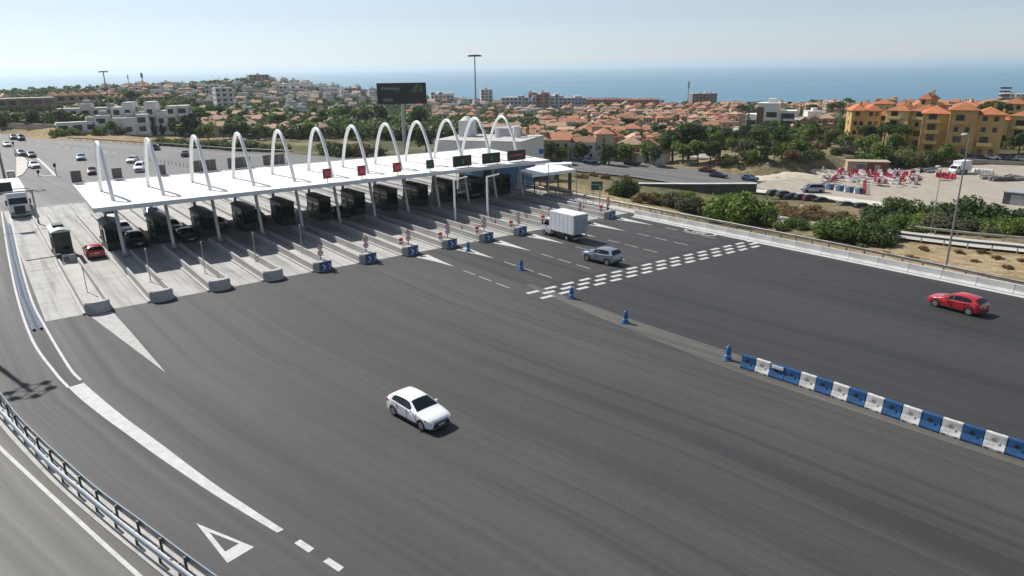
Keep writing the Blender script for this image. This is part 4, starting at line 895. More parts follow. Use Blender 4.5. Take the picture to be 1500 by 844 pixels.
PROF = {  # stations: x, z bottom, half width, belt z, top z
 'hatchback': dict(L=4.37, W=1.79, wb=2.64, wr=.325, fx=1.36, st=[(2.17, .30, .56, .56, .58), (2.12, .22, .70, .64, .68), (1.98, .2, .82, .70, .775), (1.70, .2, .875, .76, .85), (1.36, .2, .895, .82, .91), (.98, .2, .895, .88, .985), (.55, .2, .895, .90, 1.20), (.14, .2, .895, .92, 1.385), (-.35, .2, .895, .945, 1.455), (-.80, .2, .895, .975, 1.445), (-1.18, .2, .89, 1.01, 1.41), (-1.54, .2, .88, 1.03, 1.345), (-1.79, .22, .865, 1.01, 1.20), (-1.95, .25, .84, .92, 1.0), (-2.02, .30, .79, .82, .91), (-2.06, .36, .70, .64, .70)],
    ws=(5, 7), sw=(6, 11), rw=(11, 13)),
 'suv': dict(L=4.4, W=1.83, wb=2.65, wr=.36, fx=1.33, st=[(2.19, .34, .60, .66, .68), (2.14, .25, .74, .78, .82), (2.0, .24, .86, .84, .93), (1.7, .24, .905, .90, 1.0), (1.33, .24, .915, .95, 1.05), (1.0, .24, .915, 1.0, 1.11), (.6, .24, .915, 1.02, 1.33), (.2, .24, .915, 1.04, 1.53), (-.3, .24, .915, 1.06, 1.61), (-.85, .24, .915, 1.08, 1.61), (-1.35, .24, .91, 1.12, 1.58), (-1.66, .24, .895, 1.13, 1.53), (-1.86, .26, .88, 1.11, 1.36), (-1.98, .28, .86, 1.02, 1.11), (-2.06, .34, .79, .86, .93), (-2.1, .42, .69, .68, .72)],
    ws=(5, 7), sw=(6, 11), rw=(11, 13)),
 'sedan': dict(L=4.6, W=1.79, wb=2.7, wr=.32, fx=1.4, st=[(2.28, .30, .56, .56, .58), (2.22, .22, .72, .64, .68), (2.05, .2, .83, .70, .77), (1.72, .2, .875, .76, .84), (1.36, .2, .895, .82, .90), (.98, .2, .895, .88, .96), (.52, .2, .895, .90, 1.19), (.1, .2, .895, .92, 1.38), (-.4, .2, .895, .94, 1.42), (-.8, .2, .89, .95, 1.39), (-1.2, .2, .885, .96, 1.24), (-1.6, .2, .87, .95, 1.03), (-2.0, .22, .85, .92, .98), (-2.2, .25, .8, .86, .93), (-2.28, .32, .70, .72, .76)],
    ws=(5, 7), sw=(6, 10), rw=(9, 11)),
 'van': dict(L=4.8, W=1.88, wb=2.95, wr=.34, fx=1.5, st=[(2.4, .34, .64, .66, .70), (2.34, .24, .78, .82, .88), (2.15, .22, .88, .92, 1.02), (1.8, .22, .93, 1.0, 1.14), (1.5, .22, .94, 1.06, 1.26), (1.15, .22, .94, 1.1, 1.56), (.85, .22, .94, 1.12, 1.82), (.3, .22, .94, 1.12, 1.88), (-.5, .22, .94, 1.12, 1.9), (-1.3, .22, .94, 1.12, 1.9), (-2.1, .22, .93, 1.12, 1.88), (-2.32, .24, .92, 1.1, 1.80), (-2.38, .28, .91, 1.05, 1.12), (-2.4, .34, .88, .8, .84)],
    ws=(4, 6), sw=(5, 10), rw=(11, 12)),
}
def csec(s):
    x, zb, w, bl, zt = s; hi = zt-bl; green = min(1, max(0, (hi-.09)/.25)); yr = w*.985-(.05+.24*min(1, hi/.5))*green-(.07)*(1-green)
    return [(0, zb), (w*.80, zb), (w*.985, zb+.10), (w, zb+.10+(bl-zb-.1)*.45), (w*.985, bl-.02), (w*.965, bl+.02*(1-green)), (yr+.035, zt-.055-.0*green), (yr-.05, zt-.012), (yr*.55, zt+.012), (0, zt+.02)]
_cut = None
def cut_arches(o, spec):
    cbm = MB()
    for sx in (spec['fx'], spec['fx']-spec['wb']):
        for s in (-1, 1): cbm.tube([(sx, s*.60, spec['wr']), (sx, s*1.2, spec['wr'])], spec['wr']+.055, 20, smooth=False)
    c = cbm.build('cutter', BLACK); o.data.materials.append(BLACK)
    md = o.modifiers.new('b', 'BOOLEAN'); md.object = c; md.operation = 'DIFFERENCE'; md.solver = 'EXACT'
    dg = bpy.context.evaluated_depsgraph_get(); me = bpy.data.meshes.new_from_object(o.evaluated_get(dg)); o.modifiers.clear()
    old = o.data; o.data = me; bpy.data.meshes.remove(old); cm = c.data; bpy.data.objects.remove(c); bpy.data.meshes.remove(cm)
def make_car(kind, paint, name='parked_car'):
    sp_ = PROF[kind]; st = sp_['st']; S = [csec(s) for s in st]; n = len(S[0]); t_ = empty(name)
    bm = bmesh.new(); rings = []
    for s, sec in zip(st, S):
        right = [bm.verts.new((s[0], y, z)) for y, z in sec]; left = [bm.verts.new((s[0], -y, z)) for y, z in sec[1:-1]][::-1]
        rings.append(right+left)
    m_ = len(rings[0])
    for a, b in zip(rings[:-1], rings[1:]):
        for k in range(m_): bm.faces.new((a[k], a[(k+1) % m_], b[(k+1) % m_], b[k]))
    bm.faces.new(rings[0][::-1]); bm.faces.new(rings[-1]); bmesh.ops.recalc_face_normals(bm, faces=bm.faces)
    for f in bm.faces: f.smooth = True
    me = bpy.data.meshes.new('body'); bm.to_mesh(me); bm.free(); me.materials.append(paint)
    body = bpy.data.objects.new('body', me); C.objects.link(body); setp(body, t_)
    cut_arches(body, sp_); body.data.set_sharp_from_angle(angle=R(32)); body.material_slots[0].link = 'OBJECT'; body.material_slots[0].material = paint
    def P(i, y0, y1, k):                                    # point between section knots y0 (index) and y1 at fraction k
        a, b = S[i][y0], S[i][y1]; return (st[i][0], a[0]+(b[0]-a[0])*k, a[1]+(b[1]-a[1])*k)
    off = .008
    for s in (-1, 1):                                       # side glass
        i0, i1 = sp_['sw']; mb = MB(); top = []; bot = []
        for i in range(i0, i1+1):
            fr = .12 if i == i0 else .08; ku = .93 if st[i][4]-st[i][3] > .2 else .6
            b_ = P(i, 5, 6, .10); u_ = P(i, 5, 6, ku); bot.append((b_[0], s*(b_[1]+off), b_[2])); top.append((u_[0], s*(u_[1]+off), u_[2]))
        d0 = .10; bot[0] = (bot[0][0]-d0, bot[0][1], bot[0][2]); top[0] = (top[0][0]-d0*1.4, top[0][1], top[0][2]); d1 = .12; bot[-1] = (bot[-1][0]+d1, bot[-1][1], bot[-1][2]); top[-1] = (top[-1][0]+d1*2, top[-1][1], top[-1][2])
        m2 = len(top); mb.add(bot+top, [((i, i+1, m2+i+1, m2+i) if s < 0 else (i+1, i, m2+i, m2+i+1)) for i in range(m2-1)], 0, True); g = mb.build('side_window', CGLASS, t_)
        xs = [sp_['fx']-sp_['wb']*.50]
        for xm in xs:                                        # pillar between the doors
            for i in range(i0, i1):
                if st[i][0] >= xm >= st[i+1][0]:
                    f_ = (st[i][0]-xm)/(st[i][0]-st[i+1][0]); lo = [bot[i-i0][j]*(1-f_)+bot[i-i0+1][j]*f_ for j in range(3)]; hi = [top[i-i0][j]*(1-f_)+top[i-i0+1][j]*f_ for j in range(3)]
                    mb = MB(); mb.bar(lo, hi, .07, .012); mb.build('pillar', BLACK, g)
    for nm, (i0, i1), col in (('windscreen', sp_['ws'], CGLASS), ('rear_window', sp_['rw'], CGLASS)):
        mb = MB(); rows = []
        seq_ = list(range(i0, i1+1)); up = Vector((.35 if nm == 'windscreen' else -.4, 0, .9)).normalized()*.012
        for j, i in enumerate(seq_):
            x = st[i][0]; k = j/(len(seq_)-1)
            if nm == 'windscreen': fx = .04 if j == 0 else (-.0 if j < len(seq_)-1 else .07)
            else: fx = -.05 if j == 0 else (.0 if j < len(seq_)-1 else .03)
            sec = S[i]; zoff = 0
            if fx and j in (0, len(seq_)-1):                 # slide along the surface towards the neighbour
                o_ = seq_[1] if j == 0 else seq_[-2]; f_ = .1
                sec = [(a[0]+(b[0]-a[0])*f_, a[1]+(b[1]-a[1])*f_) for a, b in zip(S[i], S[o_])]; x = x+(st[o_][0]-x)*f_
            yw = sec[6][0]-.07; row = []
            for q_ in (-1, -.55, 0, .55, 1):
                yy = yw*q_; zz = np.interp(abs(yy), [0, sec[8][0], sec[7][0], sec[6][0]], [sec[9][1], sec[8][1], sec[7][1], sec[6][1]]); row.append(tuple(Vector((x, yy, float(zz)))+up))
            rows.append(row)
        vs_ = [p for r_ in rows for p in r_]
        mb.add(vs_, [((r_*5+k, r_*5+k+1, (r_+1)*5+k+1, (r_+1)*5+k)) for r_ in range(len(rows)-1) for k in range(4)], 0, True); mb.build(nm, col, t_)
    def flank(x):                                           # flank section at any x
        for i in range(len(st)-1):
            if st[i][0] >= x >= st[i+1][0]:
                f_ = (st[i][0]-x)/(st[i][0]-st[i+1][0]); return [(a[0]+(b[0]-a[0])*f_, a[1]+(b[1]-a[1])*f_) for a, b in zip(S[i], S[i+1])]
    for s in (-1, 1):
        for x in (sp_['fx']-.42, sp_['fx']-sp_['wb']*.5, sp_['fx']-sp_['wb']*.86):
            sec = flank(x); mb = MB(); mb.tube([(x, s*(sec[k][0]+.003), sec[k][1]) for k in (2, 3, 4, 5)], .011, 4, caps=False); mb.build('door_seam', BLACK, t_)
        for x in (sp_['fx']-sp_['wb']*.46, sp_['fx']-sp_['wb']*.82):
            sec = flank(x); mb = MB(); mb.box(x, s*(sec[4][0]+.012), sec[4][1]-.12, .17, .03, .03); mb.build('door_handle', DKGREY, t_)
        sec = flank(sp_['fx']-sp_['wb']*.5); mb = MB(); mb.box(sp_['fx']-sp_['wb']*.5, s*(sec[2][0]-.01), sec[2][1]-.06, sp_['wb']-2*sp_['wr']-.2, .05, .10); mb.build('side_skirt', BLACK, t_)
    wr = sp_['wr']; wm = MB(); wm.tube([(0, -.105, 0), (0, -.085, 0), (0, .085, 0), (0, .105, 0)], [wr-.03, wr, wr, wr-.03], 22); rm = MB(); rm.tube([(0, .09, 0), (0, .109, 0)], wr*.66, 16, smooth=False)
    sp_m = MB()
    for k in range(5):
        an = 2*math.pi*k/5; sp_m.bar((0, .112, 0), (wr*.6*math.cos(an), .112, wr*.6*math.sin(an)), .02, .055)
    w0 = None
    for sx in (sp_['fx'], sp_['fx']-sp_['wb']):
        for s in (-1, 1):
            loc = (sx, s*(sp_['W']/2-.115), wr)
            if w0 is None:
                w0 = wm.build('wheel', TYRE, t_, loc=loc); r0 = rm.build('rim', RIM, w0); w0.rotation_euler = (0, 0, math.pi if s < 0 else 0)
            else:
                c = w0.copy(); C.objects.link(c); setp(c, t_); c.location = loc; c.rotation_euler = (0, 0, math.pi if s < 0 else 0); d_ = r0.copy(); C.objects.link(d_); setp(d_, c)
    zf = st[1][4]; xf = st[0][0]
    def conform(i0, i1, f0, f1, k0, k1, off, s, rows=(3, 4)):   # patch hugging the flank between stations
        return None
    for s in (-1, 1):
        mb = MB(); a, b = st[1], st[3]
        mb.add([(a[0]+.012, s*a[2]*.52, zf-.13), (a[0]+.006, s*(a[2]+.0), zf-.14), (b[0], s*(b[2]+.004), st[3][3]-.06), (b[0], s*(b[2]-.012), st[3][3]+.03), (st[2][0], s*(st[2][2]-.02), st[2][3]+.025), (a[0]+.01, s*a[2]*.62, zf-.012)], [(0, 1, 5), (1, 4, 5), (1, 2, 4), (2, 3, 4)] if s < 0 else [(5, 1, 0), (5, 4, 1), (4, 2, 1), (4, 3, 2)]); mb.build('headlight', LENS, t_)
        mb = MB(); j = len(st)-3; e = st[j]; g = st[j-1]; zt_ = e[3]
        mb.add([(e[0]-.03, s*(e[2]-.30), zt_-.15), (e[0]-.02, s*(e[2]-.30), zt_+.0), (e[0]+.0, s*(e[2]+.006), zt_-.13), (e[0]+.01, s*(e[2]+.004), zt_+.0), (g[0]+.05, s*(g[2]+.012), g[3]-.14), (g[0]+.05, s*(g[2]+.006), g[3]-.0)], [(0, 2, 3, 1), (2, 4, 5, 3)]); mb.build('tail_light', TAIL, t_)
        mb = MB(); ms = st[sp_['sw'][0]]; mb.box(ms[0]-.02, s*(ms[2]+.09), ms[3]+.02, .13, .20, .13, taper=.8); m_o = mb.build('mirror', paint, t_, bevel=.025); m_o.material_slots[0].link = 'OBJECT'; m_o.material_slots[0].material = paint
    mb = MB(); mb.box(xf-.03, 0, zf-.39, .13, st[0][2]*2.25, .27, taper=.84); mb.build('grille', BLACK, t_, bevel=.02); mb = MB(); mb.box(xf-.01, 0, zf-.09, .06, st[0][2]*1.7, .05); mb.build('upper_grille', BLACK, t_)
    mb = MB(); mb.box(xf+.025, 0, zf-.30, .012, .46, .11); mb.build('number_plate', PLATE, t_)
    e = st[-1]; mb = MB(); mb.box(e[0]+.0, 0, e[1]-.1, .12, e[2]*2.1, .16); mb.build('rear_bumper', BLACK, t_, bevel=.02); mb = MB(); mb.box(e[0]-.02, 0, e[4]-.02, .03, .46, .10); mb.build('number_plate', PLATE, t_)
    return t_
PROTO = {}
def place_car(kind, paint, lab, loc, ang, group=None, cat='car', name='car', full=True):
    if kind in PROTO: t_ = copy_tree(PROTO[kind], None, () if full and math.hypot(loc[0], loc[1]) < 95 else ('number_plate', 'rear_bumper', 'pillar', 'rim', 'mirror', 'door_seam', 'door_handle', 'side_skirt', 'upper_grille'))
    else: t_ = PROTO[kind] = make_car(kind, paint, name)
    t_.name = name
    for c in KIDS.get(t_.name, []) or [c for c in t_.children]:
        if c.name.split('.')[0] in ('body', 'mirror'): c.material_slots[0].material = paint
    t_.location = loc; t_.rotation_euler = (0, 0, ang); 
    for k in ('group',):
        if k in t_: del t_[k]
    tag(t_, lab, cat, group); return t_
def by_wheels(kind, paint, fr, re, side, lab, z=0.0, **kw):   # side +1: the wheels seen are on the car's left
    a, b = G(*fr, z), G(*re, z); d = (a-b); ang = math.atan2(d.y, d.x); sp_ = PROF[kind]; dn = d.normalized(); left = Vector((-dn.y, dn.x, 0))
    axle_mid = (a+b)/2-left*side*(sp_['W']/2-.1); c = axle_mid-dn*(sp_['fx']-sp_['wb']/2); c.z = z+.012
    return place_car(kind, paint, lab, c, ang, **kw)
by_wheels('hatchback', P_WHITE, (618.6, 631), (577.8, 608.6), -1, 'white hatchback alone on the open asphalt in the middle')
by_wheels('hatchback', P_RED, (1368, 449), (1419.5, 462.5), 1, 'bright red hatchback near the right edge of the picture')
by_wheels('suv', P_SILV, (861.2, 382.8), (887.9, 388.9), 1, 'silver grey compact car driving up behind the box lorry')
WA = TH-math.pi/2                                          # heading of traffic leaving the lanes
def lane_car(kind, paint, a, b, lab, back=False, **kw): return place_car(kind, paint, lab, L(a, b, .012), WA if not back else WA+math.pi, group=kw.pop('group', None), **kw)
lane_car('hatchback', P_RED, 2.75, -22.5, 'small red car coming out of the sunlit lane beside the first booth', back=True)
UC = 'cars queueing under the canopy'
p = G(200, 352); a, b = AB(p)
lane_car('suv', P_BLACK, 7.55, -25.0, 'black off-road car in the lane right of the second booth', group=UC)
lane_car('hatchback', P_WHITE, 7.5, -33.5, 'white car behind the black off-road car in the second covered lane', group=UC)
lane_car('suv', P_SILV, 12.6, -30.0, 'silver car under the canopy, right of the third booth', group=UC)
lane_car('sedan', P_BLACK, 13.0, -24.2, 'dark car in front of the silver car under the canopy', group=UC)
lane_car('hatchback', P_GREY, 17.8, -28.5, 'grey car under the canopy, right of the fourth booth', group=UC)
lane_car('van', P_GREY, 22.9, -29.5, 'dark van under the canopy, right of the fifth booth', group=UC)
lane_car('sedan', P_BLACK, 33.2, -25.2, 'black car in shade under the canopy, right of the seventh booth', group=UC)
lane_car('hatchback', P_SKY, 12.7, -42, 'blue car just behind the canopy, left of the rear kerbs', group=UC)
lane_car('sedan', P_WHITE, 7.6, -44, 'white car behind the rear edge of the canopy', group=UC)
lane_car('hatchback', P_BLACK, 55.0, -25, 'black car in the shade near the right end of the canopy', group=UC, back=True)
def far_car(kind, paint, px, py, lab, ang=WA, z=0.0, **kw):
    q = G(px, py, z); q.z += .02; return place_car(kind, paint, lab, q, ang, **kw)
AP = 'cars on the approach road'
far_car('hatchback', P_SKY, 119, 234.5, 'pale blue car alone on the wide approach road', WA-.15, group=AP)
far_car('sedan', P_DRED, 135.5, 255, 'dark red car on the approach road behind the first board', WA-.1, group=AP)
far_car('sedan', P_WHITE, 195, 238, 'white saloon on the approach, left of the white van', WA-.45, group=AP)
far_car('van', P_WHITE, 206, 251, 'white van on the approach behind the second arch', WA-.3, group=AP)
far_car('suv', P_NAVY, 228, 219.5, 'dark blue car on the far carriageway by the second arch', WA+math.pi-.35, group=AP)
far_car('sedan', P_BLACK, 273, 229, 'black car on the far carriageway by the third arch', WA+math.pi-.4, group=AP)
far_car('hatchback', P_WHITE, 10.5, 215, 'white car at the far left edge of the approach', WA+.1, group=AP)
far_car('hatchback', P_GREY, 46, 230.5, 'grey car first of the pair in the left feeder lane', WA+.1, group=AP)
far_car('sedan', P_WHITE, 50, 246, 'white car second of the pair in the left feeder lane', WA+.15, group=AP)
far_car('suv', P_GREY, 31, 229, 'dark car left of the pair in the left feeder lane', WA+.2, group=AP)
far_car('suv', P_BLACK, 20, 204.5, 'black car in the dark group far up the approach, left one', WA+.1, group=AP)
far_car('van', P_BLACK, 31, 206, 'black van in the dark group far up the approach, right one', WA+.1, group=AP)
far_car('van', P_WHITE, 4, 282, 'white van cut by the left edge, beside the white lorry', WA+.1)
# box lorry
def lorry():
    t_ = empty('box_truck'); tag(t_, 'white box lorry driving into the lanes beside the blue noses', 'truck')
    TW = pm('lorry_white', (.66, .68, .71), .45, 0, .06, .6)
    mb = MB(); mb.box(-.95, 0, .92, 4.3, 2.25, 2.32); o = mb.build('cargo_box', TW, t_, bevel=.04)
    for s in (-1, 1):
        mb = MB(); mb.box(-.95, s*1.135, .90, 4.3, .03, .1); mb.build('side_rail', GALV, o)
    mb = MB(); mb.box(-3.115, 0, .98, .03, 2.05, 1.78); rd = mb.build('tail_lift', pm('tail_lift_grey', (.33, .36, .40), .5, 0, .1, 2), t_)
    mb = MB(); mb.box(-3.12, 0, 2.82, .03, 2.1, .3); mb.build('rear_header', pm('rear_header', (.4, .43, .47), .5), t_)
    for k in range(6):
        for s in (-1, 1): mb = MB(); mb.box(-2.8+k*.74, s*1.127, 1.02, .02, .012, 2.15); mb.build('panel_joint', GREY, o)
    for s in (-.55, .55): mb = MB(); mb.box(-3.14, s, 1.0, .03, .05, 1.7); mb.build('lock_bar', GALV, rd)
    for s in (-1, 1): mb = MB(); mb.box(-3.135, s*1.0, 3.0, .03, .14, .08); mb.build('marker_lamp', TAIL, t_)
    cabp = [(1.25, .45), (3.02, .45), (3.08, .75), (2.98, 1.12), (2.62, 1.32), (2.12, 2.12), (1.95, 2.2), (1.25, 2.22)]
    mb = MB(); n = len(cabp); vs_ = [(x, y, z) for y in (-.98, .98) for x, z in cabp]
    mb.add(vs_, [tuple(range(n)), tuple(range(2*n-1, n-1, -1))]+[(i, n+i, n+(i+1) % n, (i+1) % n) for i in range(n)]); mb.build('cab', TW, t_, bevel=.05)
    mb = MB(); up = Vector((.5, 0, .3)).normalized()*.05; mb.quad([tuple(Vector(p)+up) for p in ((2.58, -.86, 1.38), (2.58, .86, 1.38), (2.16, .82, 2.06), (2.16, -.82, 2.06))]); mb.build('windscreen', CGLASS, t_)
    for s in (-1, 1):
        mb = MB(); q_ = [(2.45, s*1.0, 1.35), (2.05, s*1.0, 2.02), (1.45, s*1.0, 2.04), (1.45, s*1.0, 1.35)]; mb.quad(q_[::s]); mb.build('side_window', CGLASS, t_)
        mb = MB(); mb.box(2.45, s*1.18, 1.3, .1, .22, .42); mb.build('mirror', BLACK, t_, bevel=.02)
        mb = MB(); mb.box(3.02, s*.75, .78, .1, .3, .2); mb.build('headlight', LENS, t_, bevel=.02)
        mb = MB(); mb.box(-3.1, s*.9, .62, .06, .3, .14); mb.build('tail_light', TAIL, t_)
    mb = MB(); mb.box(-.2, 0, .5, 5.9, .85, .3); mb.box(-.6, 0, .42, 1.6, 2.0, .42); mb.build('chassis', BLACK, t_)
    mb = MB(); mb.box(-3.12, 0, .42, .12, 2.1, .14); mb.build('rear_bumper', GREY, t_)
    for x in (2.35, -1.75):
        for s in (-1, 1):
            mb = MB(); mb.tube([(x, s*.78, .36), (x, s*1.0, .36)], .36, 18, smooth=False); w_ = mb.build('wheel', TYRE, t_); mb = MB(); mb.tube([(x, s*1.0, .36), (x, s*1.015, .36)], .2, 12, smooth=False); mb.build('rim', RIM, w_)
    return t_
t_ = lorry(); a, b = G(799.5, 346), G(827, 351.5); d = (a-b).normalized(); left = Vector((-d.y, d.x, 0)); ang = TH+math.pi/2; d = -W; left = Vector((-d.y, d.x, 0))
c = (a+b)/2-left*1.0-d*.3; c.z = .012; t_.location = c; t_.rotation_euler = (0, 0, ang)
# articulated lorry on the outermost lane
def artic():
    t_ = empty('articulated_lorry'); tag(t_, 'white articulated lorry waiting at the outermost left lane', 'lorry'); TW = pm('trailer_white', (.74, .75, .76), .4, 0, .05, .5)
    cabp = [(-2.2, .5), (.0, .5), (.02, 1.2), (-.06, 1.95), (-.28, 2.85), (-.75, 3.45), (-1.3, 3.72), (-2.2, 3.74)]
    mb = MB(); n = len(cabp); vs_ = [(x, y, z) for y in (-1.22, 1.22) for x, z in cabp]
    mb.add(vs_, [tuple(range(n)), tuple(range(2*n-1, n-1, -1))]+[(i, n+i, n+(i+1) % n, (i+1) % n) for i in range(n)]); mb.build('cab', TW, t_, bevel=.08)
    mb = MB(); mb.quad([(.0, -1.1, 1.98), (.0, 1.1, 1.98), (-.22, 1.05, 2.85), (-.22, -1.05, 2.85)]); w_ = mb.build('windscreen', CGLASS, t_)
    mb = MB(); mb.box(.0, 0, 2.84, .35, 2.1, .1); mb.build('sun_visor', BLACK, t_, bevel=.02)
    mb = MB(); mb.box(.03, 0, .55, .06, 1.35, 1.2); mb.build('grille', BLACK, t_, bevel=.03)
    for s in (-1, 1):
        mb = MB(); mb.box(.02, s*.93, .62, .08, .42, .28); mb.build('headlight', LENS, t_, bevel=.02); mb = MB(); mb.box(-.15, s*1.42, 1.9, .14, .22, .75); mb.build('mirror', BLACK, t_, bevel=.03)
        mb = MB(); q_ = [(-.3, s*1.225, 1.95), (-.5, s*1.225, 2.75), (-1.3, s*1.225, 2.75), (-1.3, s*1.225, 1.95)]; mb.quad(q_[::s]); mb.build('side_window', CGLASS, t_)
    mb = MB(); mb.box(.03, 0, .35, .1, 2.35, .22); mb.build('bumper', GREY, t_, bevel=.03)
    mb = MB(); mb.box(-8.9, 0, 1.05, 12.6, 2.5, 2.85); mb.build('trailer', TW, t_, bevel=.04)
    mb = MB(); mb.box(-7.5, 0, .7, 14, 1.0, .3); mb.build('chassis', BLACK, t_)
    mb = MB(); mb.box(-8, 1.2, .45, 6, .05, .6); mb.box(-8, -1.2, .45, 6, .05, .6); mb.build('side_guard', GREY, t_)
    for x in (-1.2, -4.6, -11.5, -12.8, -14.1):
        for s in (-1, 1):
            mb = MB(); mb.tube([(x, s*.85, .5), (x, s*1.2, .5)], .5, 18, smooth=False); w_ = mb.build('wheel', TYRE, t_); mb = MB(); mb.tube([(x, s*1.2, .5), (x, s*1.22, .5)], .28, 12, smooth=False); mb.build('rim', RIM, w_)
    return t_
t_ = artic(); q = G(32, 319.5); t_.location = (q.x, q.y, .012); t_.rotation_euler = (0, 0, WA)
# ---------------------------------------------------------------- buildings
def tiles(name, base, hi):
    m = bpy.data.materials.new(name); t = nt(m); tc = t.nodes.new('ShaderNodeTexCoord').outputs['Object']; oi = t.nodes.new('ShaderNodeObjectInfo').outputs['Random']
    n0 = noise(t, tc, .8, 6, .7); wv = t.nodes.new('ShaderNodeTexWave'); wv.inputs['Scale'].default_value = 1.6; wv.inputs['Distortion'].default_value = .6; t.links.new(tc, wv.inputs['Vector'])
    col = ramp(t, n0, [(.28, base), (.52, tuple((a+b)/2 for a, b in zip(base, hi))), (.74, hi)]); col = mix(t, col, ramp(t, wv.outputs['Fac'], [(0, (.82,)*3), (1, (1.08,)*3)]), 1, 'MULTIPLY')
    col = mix(t, col, ramp(t, oi, [(0, (.75, .78, .8)), (.5, (1, 1, 1)), (1, (1.25, 1.15, 1.1))]), 1, 'MULTIPLY'); finish(t, col, .85, spec=.2, bump=wv.outputs['Fac'], bstr=.3, bdist=.05); return m
TERRA = tiles('terracotta_tiles', (.29, .125, .07), (.47, .265, .17)); TERRAP = tiles('faded_terracotta', (.32, .20, .135), (.50, .37, .27)); REDT = tiles('red_tiles', (.24, .095, .065), (.40, .19, .135)); TERRAV = tiles('vivid_terracotta_tiles', (.32, .105, .045), (.47, .20, .10))
def wallm(name, rgb): return pm(name, rgb, .85, 0, .1, .7, .2, objvar=.12)
WCREAM = wallm('cream_render', (.50, .41, .30)); WWHITE = wallm('white_render', (.66, .65, .62)); WPEACH = wallm('peach_render', (.50, .31, .20)); WPINK = wallm('pink_render', (.44, .26, .21)); WOCHRE = wallm('ochre_render', (.43, .285, .115)); WYEL = wallm('yellow_render', (.58, .44, .20)); WBROWN = wallm('brown_render', (.30, .235, .18)); WBEIGE = wallm('beige_render', (.38, .32, .25)); WGREY = wallm('grey_render', (.34, .345, .35)); WBLUE = wallm('pale_blue_render', (.50, .54, .58))
WIN = pm('window_dark', (.02, .024, .03), .15, 0, .3, .8, .7); FLATR = pm('flat_roof', (.42, .41, .39), .8, 0, .15, .5); SHADE = pm('shutter_brown', (.08, .045, .03), .6)
def hip(mb, x0, x1, y0, y1, z, rise, ov=.4, ridge=None):
    x0 -= ov; x1 += ov; y0 -= ov; y1 += ov; w, d = x1-x0, y1-y0; r_ = min(w, d)/2*.98
    if w >= d: a, b = (x0+r_, (y0+y1)/2), (x1-r_, (y0+y1)/2)
    else: a, b = ((x0+x1)/2, y0+r_), ((x0+x1)/2, y1-r_)
    vs = [(x0, y0, z), (x1, y0, z), (x1, y1, z), (x0, y1, z), (*a, z+rise), (*b, z+rise), (x0, y0, z-.18), (x1, y0, z-.18), (x1, y1, z-.18), (x0, y1, z-.18)]
    fs = [(0, 1, 5, 4), (1, 2, 5), (2, 3, 4, 5), (3, 0, 4)] if w >= d else [(0, 1, 4), (1, 2, 5, 4), (2, 3, 5), (3, 0, 4, 5)]
    return mb.add(vs, fs+[(6, 7, 1, 0), (7, 8, 2, 1), (8, 9, 3, 2), (9, 6, 0, 3), (9, 8, 7, 6)])
def gable(mb, x0, x1, y0, y1, z, rise, ov=.35):
    x0 -= ov; x1 += ov; y0 -= ov; y1 += ov
    if x1-x0 >= y1-y0: ym = (y0+y1)/2; vs = [(x0, y0, z), (x1, y0, z), (x1, y1, z), (x0, y1, z), (x0, ym, z+rise), (x1, ym, z+rise)]; fs = [(0, 1, 5, 4), (2, 3, 4, 5), (1, 2, 5), (3, 0, 4), (3, 2, 1, 0)]
    else: xm = (x0+x1)/2; vs = [(x0, y0, z), (x1, y0, z), (x1, y1, z), (x0, y1, z), (xm, y0, z+rise), (xm, y1, z+rise)]; fs = [(1, 2, 5, 4), (3, 0, 4, 5), (0, 1, 4), (2, 3, 5), (3, 2, 1, 0)]
    return mb.add(vs, fs)
def winrects(x0, x1, y0, y1, z0, z1, floors, n, nside=2, ww=1.1, wh=1.25):
    out = []
    for f in range(floors):
        z = z0+(z1-z0)/floors*(f+.42)
        for s, y in ((-1, y0), (1, y1)):
            for i in range(n): out.append(((x0+(x1-x0)*(i+.5)/n), y+s*.0, z, ww, .12, wh))
        for s, x in ((-1, x0), (1, x1)):
            for i in range(nside): out.append((x, y0+(y1-y0)*(i+.5)/nside, z, .12, ww, wh))
    return out
